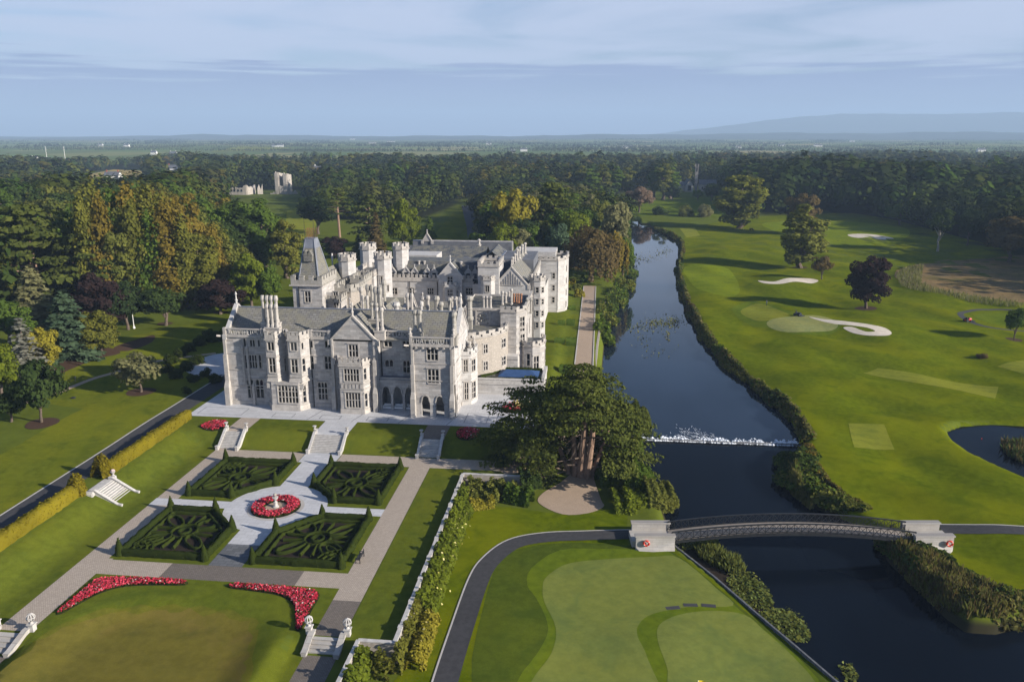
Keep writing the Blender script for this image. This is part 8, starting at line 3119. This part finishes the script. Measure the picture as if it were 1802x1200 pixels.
x, y, z = at(1218, 338)
k = depth(x, y) / FPX
ch = empty('abbey_church', (x, y, z), 0, 'grey abbey church with a slim square tower and pale gable among the trees', 'church')
b, r_, g = MB(), MB(), MB()
def nave(x0_, x1_, y0_, y1_, h, hr, ax):
 b.box(x0_, x1_, y0_, y1_, z - 1, z + h)
 gable_roof(r_, x0_ - 0.3, x1_ + 0.3, y0_ - 0.3, y1_ + 0.3, z + h, z + hr, ax)
 if ax == 'y':
  b.add([(x0_, y0_, z + h), (x1_, y0_, z + h), ((x0_ + x1_) / 2, y0_, z + hr - .2)], [(0, 1, 2)])
 else:
  b.add([(x1_, y0_, z + h), (x1_, y1_, z + h), (x1_, (y0_ + y1_) / 2, z + hr - .2)], [(0, 1, 2)])
nave(x - 12 * k, x + 2 * k, y, y + 26, 10 * k, 21 * k, 'y')
nave(x - 38 * k, x - 12.1 * k, y + 6, y + 16, 10 * k, 17 * k, 'x')
nave(x + 14 * k, x + 44 * k, y + 8, y + 18, 12 * k, 20 * k, 'x')
tb = MB()
xt = x + 8.5 * k
tb.box(xt - 2.6 * k, xt + 2.6 * k, y + 10, y + 10 + 5.2 * k, z - 1, z + 42 * k)
for sx in (-2.4, 2.4):
 for sy in (0.3, 5.0):
  tb.box(xt + sx * k - 0.5, xt + sx * k + 0.5, y + 10 + sy * k - 0.5, y + 10 + sy * k + 0.5, z + 42.01 * k, z + 47 * k)
M['abbey'] = mat_stone('abbey_limestone', (0.30, 0.28, 0.26), (0.22, 0.205, 0.19), (0.16, 0.15, 0.14), 1.0, 0.4, 0.5)
tb.build('tower', M['abbey'], ch)
g.box(x - 8 * k, x - 2 * k, y - 0.12, y - 0.02, z + 2 * k, z + 11 * k)
g.box(xt - k, xt + k, y + 9.85, y + 9.98, z + 34 * k, z + 41 * k)
for q in (18, 25, 32, 39):
 g.box(x + q * k, x + (q + 2) * k, y + 7.85, y + 7.98, z + 3 * k, z + 8 * k)
b.build('wall', M['ruin'], ch)
r_.build('roof', M['roof_grey'], ch)
g.build('window', M['glass'], ch)


def house(u, v_, wpx, label, roof='roof_grey', wall='render', chim=None, ang=0.1, hf=0.42):
 x, y, z = at(u, v_)
 k = depth(x, y) / FPX
 w_ = max(7., wpx * k)
 d_ = min(w_ * 0.6, 11)
 h = max(3.2, min(6, w_ * hf))
 r = empty('farm_house', (x, y, z), ang, label, 'house')
 b = MB()
 b.box(-w_ / 2, w_ / 2, 0, d_, -1.5, h)
 b.add([(-w_ / 2, 0, h), (-w_ / 2, d_, h), (-w_ / 2, d_ / 2, h * 1.7)], [(2, 1, 0)])
 b.add([(w_ / 2, 0, h), (w_ / 2, d_, h), (w_ / 2, d_ / 2, h * 1.7)], [(0, 1, 2)])
 o = b.build('wall', M[wall])
 o.parent = r
 b = MB()
 gable_roof(b, -w_ / 2 - 0.3, w_ / 2 + 0.3, -0.4, d_ + 0.4, h - 0.1, h * 1.75, 'x')
 o = b.build('roof', M[roof])
 o.parent = r
 b = MB()
 for q in (-0.38, 0.38):
  b.box(w_ * q - 0.5, w_ * q + 0.5, d_ / 2 - 0.5, d_ / 2 + 0.5, h * 1.5, h * 1.75 + 1.6)
 c = b.build('chimney', M[chim or 'render'])
 c.parent = o
 c.location = (0, 0, 0)
 b = MB()
 for q in (-0.3, 0.0, 0.3):
  b.box(w_ * q - 0.5, w_ * q + 0.5, -0.05, 0.04, 1.0, 2.4)
 o = b.build('window', M['glass'])
 o.parent = r


for q in ((305, 305, 24, 'white house with red chimneys in the left woods', 'roof_grey', 'render', 'roof_red'), (196, 320, 26, 'low house with a dark roof beside the hay field', 'roof_grey', 'render', 'roof_red'),
   (562, 307, 22, 'white gabled house behind the castle ruins', 'roof_grey'), (1104, 262, 17, 'white farmhouse on the far green rise', 'roof_grey'), (1376, 258, 12, 'small white house in the right distance'),
   (1440, 259, 14, 'white house beside the dark hedge in the right distance'), (488, 259, 20, 'pale farm buildings in the left distance'), (270, 273, 10, 'tiny white house in the left farmland'), (304, 275, 12, 'tiny white house nearest the hay field'),
   (922, 267, 12, 'white house over the central woods'), (903, 270, 8, 'small white shed over the central woods'), (688, 251, 14, 'far pale barn in the centre distance'), (655, 254, 12, 'far white cottage left of the pale barn'),
   (1634, 245, 12, 'tiny far house at the right'), (1748, 240, 10, 'tiny far house under the long hill'), (1728, 268, 14, 'white house above the right wood'), (222, 259, 9, 'far white house over the left farmland'), (176, 258, 8, 'second far white house over the left farmland'),
   (620, 246, 9, 'very far white house in the centre left'), (1300, 262, 9, 'tiny white house above the poplars'), (1500, 250, 8, 'tiny white house in the hazy right farmland'), (860, 255, 9, 'tiny white house in the hazy centre farmland'), (24, 300, 14, 'grey house at the far left edge'), (60, 283, 10, 'small white house left of the masts')):
 house(*q)
for u, nm in ((83, 'left'), (115, 'right')):
 x, y, z = at(u, 282)
 b = MB()
 b.tube((x, y, z), (x, y, z + 26), 0.5, 0.3, 5)
 for q in (20, 23, 25.5):
  b.box(x - 2, x + 2, y - 0.2, y + 0.2, z + q, z + q + 0.4)
 tag(b.build('pylon', M['white_paint']), 'thin pale pylon in the left farmland, the %s one of two' % nm, 'pylon')
fpx = [(140, 324), (160, 307), (200, 299), (252, 302), (248, 315), (200, 322)]
sheet('hay_field', ats(fpx), M['field'], 0.5, True, 'tan hay field among the left woods', 'field')
for px_, lab in (([(985, 266), (1000, 261), (1040, 260), (1072, 263), (1060, 267)], 'pale green field on the far rise'), ([(1075, 265), (1180, 268), (1170, 263), (1100, 262)], 'second pale field on the far rise'),
     ([(370, 268), (460, 266), (520, 260), (420, 258)], 'wide pale field in the left distance')):
 sheet('field', ats(px_), M['tee'], 0.6, True, lab, 'field')

# avenue behind the house
av = [at(u, v_)[:2] for u, v_ in ((842, 440), (838, 420), (834, 400), (828, 380), (822, 362))]
strip_sheet('road', av, 8, M['asphalt'], 0.06, 'long dark avenue behind the house', 'road')
sheet('lawn', ats([(735, 452), (830, 452), (832, 400), (818, 370), (800, 372), (775, 400)]), M['park'], 0.03, True, 'sunlit avenue lawn behind the house', 'lawn')
sheet('lawn', ats([(500, 430), (545, 430), (562, 378), (530, 362), (505, 372)]), M['tee'], 0.03, True, 'pale lawn glimpsed between the trees left of the pine', 'lawn')
sheet('lawn', ats([(378, 432), (432, 425), (440, 395), (420, 380), (385, 395)]), M['tee'], 0.03, True, 'pale lawn glimpsed behind the lime stand', 'lawn')
sheet('lawn', ats([(1106, 379), (1200, 381), (1290, 384), (1296, 360), (1250, 348), (1170, 350), (1110, 356)]), M['collar'], 0.03, True, 'pale meadow in front of the abbey', 'meadow')

# ------------------------------------------------------------------ the woods
def zone_pts(px, spacing, rng, clear=(), jitter=0.45):
 poly = Gs(px, 0)
 xs, ys = [q[0] for q in poly], [q[1] for q in poly]
 gx_, gy_ = np.meshgrid(np.arange(min(xs), max(xs), spacing), np.arange(min(ys), max(ys), spacing))
 x = (gx_ + (np.arange(gx_.shape[0]) % 2)[:, None] * spacing / 2).ravel()
 y = gy_.ravel()
 x = x + rng.uniform(-jitter, jitter, len(x)) * spacing
 y = y + rng.uniform(-jitter, jitter, len(y)) * spacing
 k = sdist(poly, x, y) < 0
 for c in clear:
  k &= sdist(c, x, y) > 0
 # keep to the view, with a margin
 d = np.stack([x, y, np.zeros(len(x))], 1) - CAM
 dep = d @ FW
 u = 901 + FPX * (d @ RT) / dep
 k &= (dep > 20) & (u > -330) & (u < 2130)
 return x[k], y[k]


CLEAR = [Gs(q, 0) for q in (
 [(125, 362), (150, 307), (200, 297), (262, 300), (268, 362), (200, 366)], [(386, 378), (515, 372), (545, 362), (556, 336), (400, 336)],
 [(375, 440), (440, 430), (448, 392), (425, 372), (380, 390)], [(498, 432), (548, 432), (566, 376), (532, 358), (502, 368)],
 [(1104, 385), (1300, 390), (1300, 352), (1255, 346), (1170, 348), (1108, 352)], [(1160, 352), (1285, 352), (1274, 330), (1166, 330)], [(285, 330), (330, 330), (330, 300), (288, 300)], [(180, 346), (230, 346), (222, 316), (182, 316)], [(728, 458), (850, 458), (846, 400), (832, 355), (808, 360), (775, 395)],
 [(285, 312), (330, 312), (325, 300), (288, 300)], [(180, 330), (225, 330), (222, 318), (182, 318)], [(545, 315), (580, 315), (578, 305), (548, 305)],
 [(975, 270), (1190, 272), (1180, 260), (990, 258)], [(360, 272), (470, 270), (530, 262), (410, 256)], [(690, 362), (730, 362), (735, 345), (700, 345)])]
CLEAR += [RIVER, [(-80, 60), (2, 60), (2, 262), (-50, 240), (-80, 200)]]
rw = np.random.default_rng(600)
ZONES = [
 ('left', 8.4, (17, 27), [(-300, 660), (-60, 605), (20, 578), (140, 566), (225, 552), (330, 528), (425, 502), (445, 470), (420, 440), (375, 420), (350, 395), (-320, 395)],
  ('rust', 'rust_green', 'dark', 'green', 'olive', 'cedar', 'dark', 'deep'), 'the wood left of the house'),
 ('left back', 10.5, (14, 22), [(-320, 395), (350, 395), (395, 375), (520, 366), (520, 345), (400, 345), (330, 335), (-320, 335)],
  ('dark', 'green', 'olive', 'deep', 'rust_green', 'brown'), 'the wood in front of the castle ruins'),
 ('centre', 9.5, (15, 24), [(548, 398), (600, 396), (690, 398), (750, 388), (770, 380), (808, 362), (812, 345), (760, 335), (560, 345), (535, 362)],
  ('dark', 'cedar', 'deep', 'green', 'olive'), 'the wood behind the tall pine'),
 ('behind', 8.8, (13, 22), [(848, 450), (862, 482), (950, 486), (1035, 480), (1098, 462), (1096, 395), (1060, 362), (960, 352), (860, 362), (842, 400)],
  ('dark', 'olive', 'deep', 'green', 'pale', 'rust_green'), 'the grove between the house and the river head'),
 ('right', 11.0, (20, 31), [(1296, 378), (1360, 376), (1450, 371), (1560, 386), (1620, 403), (1720, 420), (1830, 452), (2140, 540), (2200, 420), (2100, 345), (1130, 338), (1180, 330), (1272, 330)],
  ('deep', 'dark', 'dark', 'deep', 'green', 'olive'), 'the dark wood beyond the golf course'),
 ('band', 13.0, (14, 25), [(-340, 335), (330, 335), (480, 345), (560, 345), (760, 335), (812, 345), (860, 358), (960, 350), (1060, 350), (1110, 343), (1150, 336), (1200, 330), (1272, 330), (1130, 338), (2100, 345), (2150, 300), (1700, 296), (900, 296), (-340, 300)],
  ('dark', 'green', 'olive', 'deep', 'dark', 'rust_green', 'deep', 'rust', 'dark'), 'the far belt of woods'),
 ('far band', 17.0, (10, 17), [(-340, 300), (900, 296), (1700, 296), (2150, 300), (2150, 276), (1500, 278), (1200, 279), (900, 284), (700, 288), (600, 284), (300, 283), (180, 293), (-340, 295)],
  ('dark', 'green', 'olive', 'deep'), 'the farthest belt of woods'),
]
cand = []
hx = np.array([t[0] for t in TREES])
hy = np.array([t[1] for t in TREES])
hr = np.array([t[2] for t in TREES])
for zi, (zn, sp, (h0, h1), px_, lf, lab) in enumerate(ZONES):
 x, y = zone_pts(px_, sp, rw, CLEAR)
 n = len(x)
 if zn in ('left', 'behind', 'centre', 'right'):
  dd = np.hypot(x[:, None] - hx[None], y[:, None] - hy[None]) - hr[None] * (0.75 if zn != 'right' else 0.6)
  k = dd.min(1) > 0
  x, y = x[k], y[k]
 if zn == 'far band':
  k = np.sin(x * 0.006 + 1) * np.cos(y * 0.005) + rw.uniform(-0.8, 0.8, len(x)) > -0.25
  x, y = x[k], y[k]
 if zn == 'band':
  k = np.sin(x * 0.019 + 0.3) * np.cos(y * 0.013 + x * 0.006) + 0.5 * np.sin(x * 0.047 + y * 0.031) + rw.uniform(-0.5, 0.5, len(x)) > -0.55
  x, y = x[k], y[k]
 grow = np.sin(x * 0.021 + zi) * np.cos(y * 0.017 + 2 * zi)
 h = (h0 + (h1 - h0) * rw.beta(1.6, 1.6, len(x))) * (1 + 0.2 * grow)
 for a, b_, c in zip(x, y, h):
  cand.append((float(np.hypot(a, b_)), zi, a, b_, c))
cand.sort()
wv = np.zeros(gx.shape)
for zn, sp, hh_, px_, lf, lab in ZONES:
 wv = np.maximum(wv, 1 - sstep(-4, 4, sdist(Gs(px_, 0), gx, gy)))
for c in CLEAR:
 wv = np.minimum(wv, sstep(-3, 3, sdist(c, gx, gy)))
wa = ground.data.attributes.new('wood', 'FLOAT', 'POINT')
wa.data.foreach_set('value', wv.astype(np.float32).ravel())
print('wood trees', len(cand), 'hand', len(TREES))
QUOTA = 225
made = 0
rest = []
LEAFWORD = {'rust': 'rust coloured', 'rust_green': 'rusty green', 'dark': 'dark green', 'green': 'mid green', 'olive': 'olive', 'cedar': 'dull green', 'deep': 'very dark', 'pale': 'grey green', 'brown': 'brownish'}
for d_, zi, x, y, h in cand:
 zn, sp, hh, px_, lf, lab = ZONES[zi]
 u = proj(x, y, h / 2)[0]
 r1 = rw.random()
 leaf = lf[int(((math.sin(x * 0.045 + zi) + math.cos(y * 0.05) + 2) / 4 * 0.55 + r1 * 0.45) * len(lf)) % len(lf)]
 if made < QUOTA and -40 < u < 1842 and zn in ('left', 'behind', 'centre', 'right', 'left back'):
  kind = 'cedar' if leaf == 'cedar' else ('broad', 'tall', 'dome', 'tall', 'broad', 'conifer' if zn == 'left' else 'tall')[rw.integers(6)]
  wd = h * (0.62 if kind in ('tall', 'conifer') else 0.78) * rw.uniform(0.85, 1.1)
  kn = {'conifer': 'pointed conifer', 'cedar': 'layered cedar', 'dome': 'rounded tree', 'tall': 'tall broadleaf tree', 'broad': 'spreading broadleaf tree'}[kind]
  place_tree(kind, x, y, zat(x, y) - 0.2, h, wd, leaf, '%s %s standing in %s' % (LEAFWORD[leaf], kn, lab), '%s %ss in %s' % (LEAFWORD[leaf], kn, lab))
  made += 1
 else:
  rest.append((d_, x, y, h, leaf, zi))


def cheap_crown(n, seed):
 rng = np.random.default_rng(seed)
 k = 9
 sh = seed % 5
 lc = unit(rng.normal(size=(k, 3))) * np.array([(0.26, 0.31, 0.15, 0.22, 0.27)[sh]] * 2 + [(0.24, 0.16, 0.36, 0.3, 0.22)[sh]]) + np.array([0, 0, 0.56])
 if sh == 3:
  lc[:, :2] *= (1.25 - lc[:, 2:3])
 w_ = rng.integers(0, k, n)
 ld = unit(rng.normal(size=(n, 3)) + np.array([0, 0, 0.35]))
 p = lc[w_] + ld * rng.uniform(0.15, 0.22, (n, 1)) * np.array([1, 1, 1.0])
 nr = ld * 0.8 + (p - np.array([0, 0, 0.45])) * 2.6 + rng.normal(0, 0.08, (n, 3))
 s = rng.uniform(0.6, 1.3, n) * 0.62 / math.sqrt(n)
 v, _ = leaves(p, nr, s * 1.12, rng, 1.0, 0.1)
 return v


LOD = {n: [cheap_crown(n, 700 + 10 * n + q) for q in range(5)] for n in (340, 150, 60, 26)}


def merge_trees(name, lst, label, cat, kind='stuff'):
 V, T = [], []
 for d_, x, y, h, leaf, zi in lst:
  n = 340 if d_ < 520 else 150 if d_ < 900 else 60 if d_ < 1500 else 26
  c = LOD[n][rw.integers(5)]
  a = rw.random() * 6.28
  w_ = h * rw.uniform(0.95, 1.35)
  ca, sa = math.cos(a) * w_, math.sin(a) * w_
  v = np.stack([c[:, 0] * ca - c[:, 1] * sa + x, c[:, 0] * sa + c[:, 1] * ca + y, c[:, 2] * h * 1.02 + zat(x, y) - 0.3], 1)
  V.append(v)
  A, B = LEAF[leaf]
  t = rw.uniform(0.2, 0.9)
  col = [(p_ * (1 - t) + q_ * t) * g for p_, q_, g in zip(A, B, rw.uniform(0.62, 0.9, 3))]
  T.append(np.tile(np.array([*col, 1.0]), (len(v), 1)))
 v = np.concatenate(V)
 me_ = mesh_np(name, v, np.arange(len(v)).reshape(-1, 4), M['forest'])
 at_ = me_.color_attributes.new('tint', 'FLOAT_COLOR', 'POINT')
 at_.data.foreach_set('color', np.concatenate(T).astype(np.float32).ravel())
 o = D.objects.new(name, me_)
 COL.objects.link(o)
 return tag(o, label, cat, kind=kind)


merge_trees('woodland', rest, 'far woods stretching behind the house and the golf course as one dark mass', 'woodland')
# hedgerows and copses of the farmland beyond
far = []
for _ in range(430):
 dd = 2250 * math.exp(rw.random() * 1.6)
 th = rw.uniform(-0.68, 0.58)
 x0_, y0_ = dd * math.tan(th), dd
 a = rw.choice([0.05, 0.12, 1.4, -0.08, 0.3]) + rw.normal(0, 0.08)
 ln = rw.uniform(120, 620) * (dd / 2200) ** 0.5
 st = 7.5 * (dd / 2000) ** 0.6
 for s in np.arange(0, ln, st):
  far.append((2000, x0_ + math.cos(a) * s + rw.normal(0, 1.5), y0_ + math.sin(a) * s + rw.normal(0, 1.5), rw.uniform(3.5, 7.5), ('dark', 'green', 'deep', 'olive')[rw.integers(4)], 0))
for _ in range(110):
 dd = 2250 * math.exp(rw.random() * 1.5)
 th = rw.uniform(-0.68, 0.58)
 x0_, y0_ = dd * math.tan(th), dd
 for q in range(rw.integers(15, 60)):
  far.append((2000, x0_ + rw.normal(0, 75), y0_ + rw.normal(0, 22), rw.uniform(7, 13), ('dark', 'deep')[rw.integers(2)], 0))
merge_trees('farmland_hedgerows', far, 'hedgerows and copses dividing the far farmland', 'hedgerows')
print('stuff trees', len(rest), len(far))

# ------------------------------------------------------------------ far hills
M['hill'] = mat_plain('wooded_hill', (0.085, 0.105, 0.085), (0.06, 0.08, 0.065), 0.01, 1.0, 0.0)


def ridge(name, pts, dep_, label, seed, mat):
 """pts: (u, v) of the crest; a ridge of real height at the distance dep_"""
 rng = np.random.default_rng(seed)
 xs, hs = [], []
 for u, v_ in pts:
  x, z = XZ(u, v_, dep_)
  xs.append(x)
  hs.append(z)
 X_ = np.linspace(xs[0], xs[-1], 140)
 Hh = np.interp(X_, xs, hs)
 Hh = Hh + sum(np.sin(X_ * f_ + rng.random() * 6) * a_ for f_, a_ in ((0.004, 5), (0.011, 3), (0.03, 1.6)))
 rows = []
 for t, dz in ((-1, -0.02), (-0.6, 0.3), (-0.25, 0.78), (0, 1), (0.4, 0.8), (1, -0.02)):
  rows.append(np.stack([X_, np.full(140, dep_ + t * 1300) + 60 * np.sin(X_ * 0.006 + t * 4), np.maximum(Hh, 3) * dz + (rng.normal(0, 3, 140) if 0 < dz < 1 else 0)], 1))
 v = np.concatenate(rows)
 n = 140
 f = np.array([(r * n + i, r * n + i + 1, (r + 1) * n + i + 1, (r + 1) * n + i) for r in range(5) for i in range(n - 1)])
 o = D.objects.new(name, mesh_np(name, v, f, mat, smooth=True))
 COL.objects.link(o)
 return tag(o, label, 'hills', kind='structure')


ridge('hills', [(1150, 237), (1240, 226), (1310, 217), (1400, 207), (1480, 200), (1540, 201), (1620, 201), (1700, 200), (1802, 198), (1950, 205), (2100, 225)], 13000, 'long blue hill on the right horizon', 1, M['hill'])
ridge('hills', [(-200, 240), (0, 242), (200, 241), (310, 239), (350, 235), (400, 238), (520, 239), (760, 240), (1000, 238), (1200, 236), (1500, 234), (1900, 232)], 7800, 'low blue rise along the horizon', 2, M['hill'])

# ------------------------------------------------------------------ haze in the air
hb = MB()
hb.box(-18500, 18500, -300, 19500, -8.5, 560)
m, o = new_mat('haze_air')
pv = N('ShaderNodeVolumePrincipled')
pv.inputs['Color'].default_value = (0.54, 0.745, 1.0, 1)
pv.inputs['Density'].default_value = 0.00014
pv.inputs['Anisotropy'].default_value = 0.0
pv.inputs['Density Attribute'].default_value = ''
pv.inputs['Color Attribute'].default_value = ''
pv.inputs['Temperature Attribute'].default_value = ''
L(pv.outputs[0], o.inputs['Volume'])
m.cycles.homogeneous_volume = True
hz_ = hb.build('haze', m)
tag(hz_, 'pale blue haze lying over the whole countryside', 'haze', kind='stuff')
print('objects', len(COL.objects))
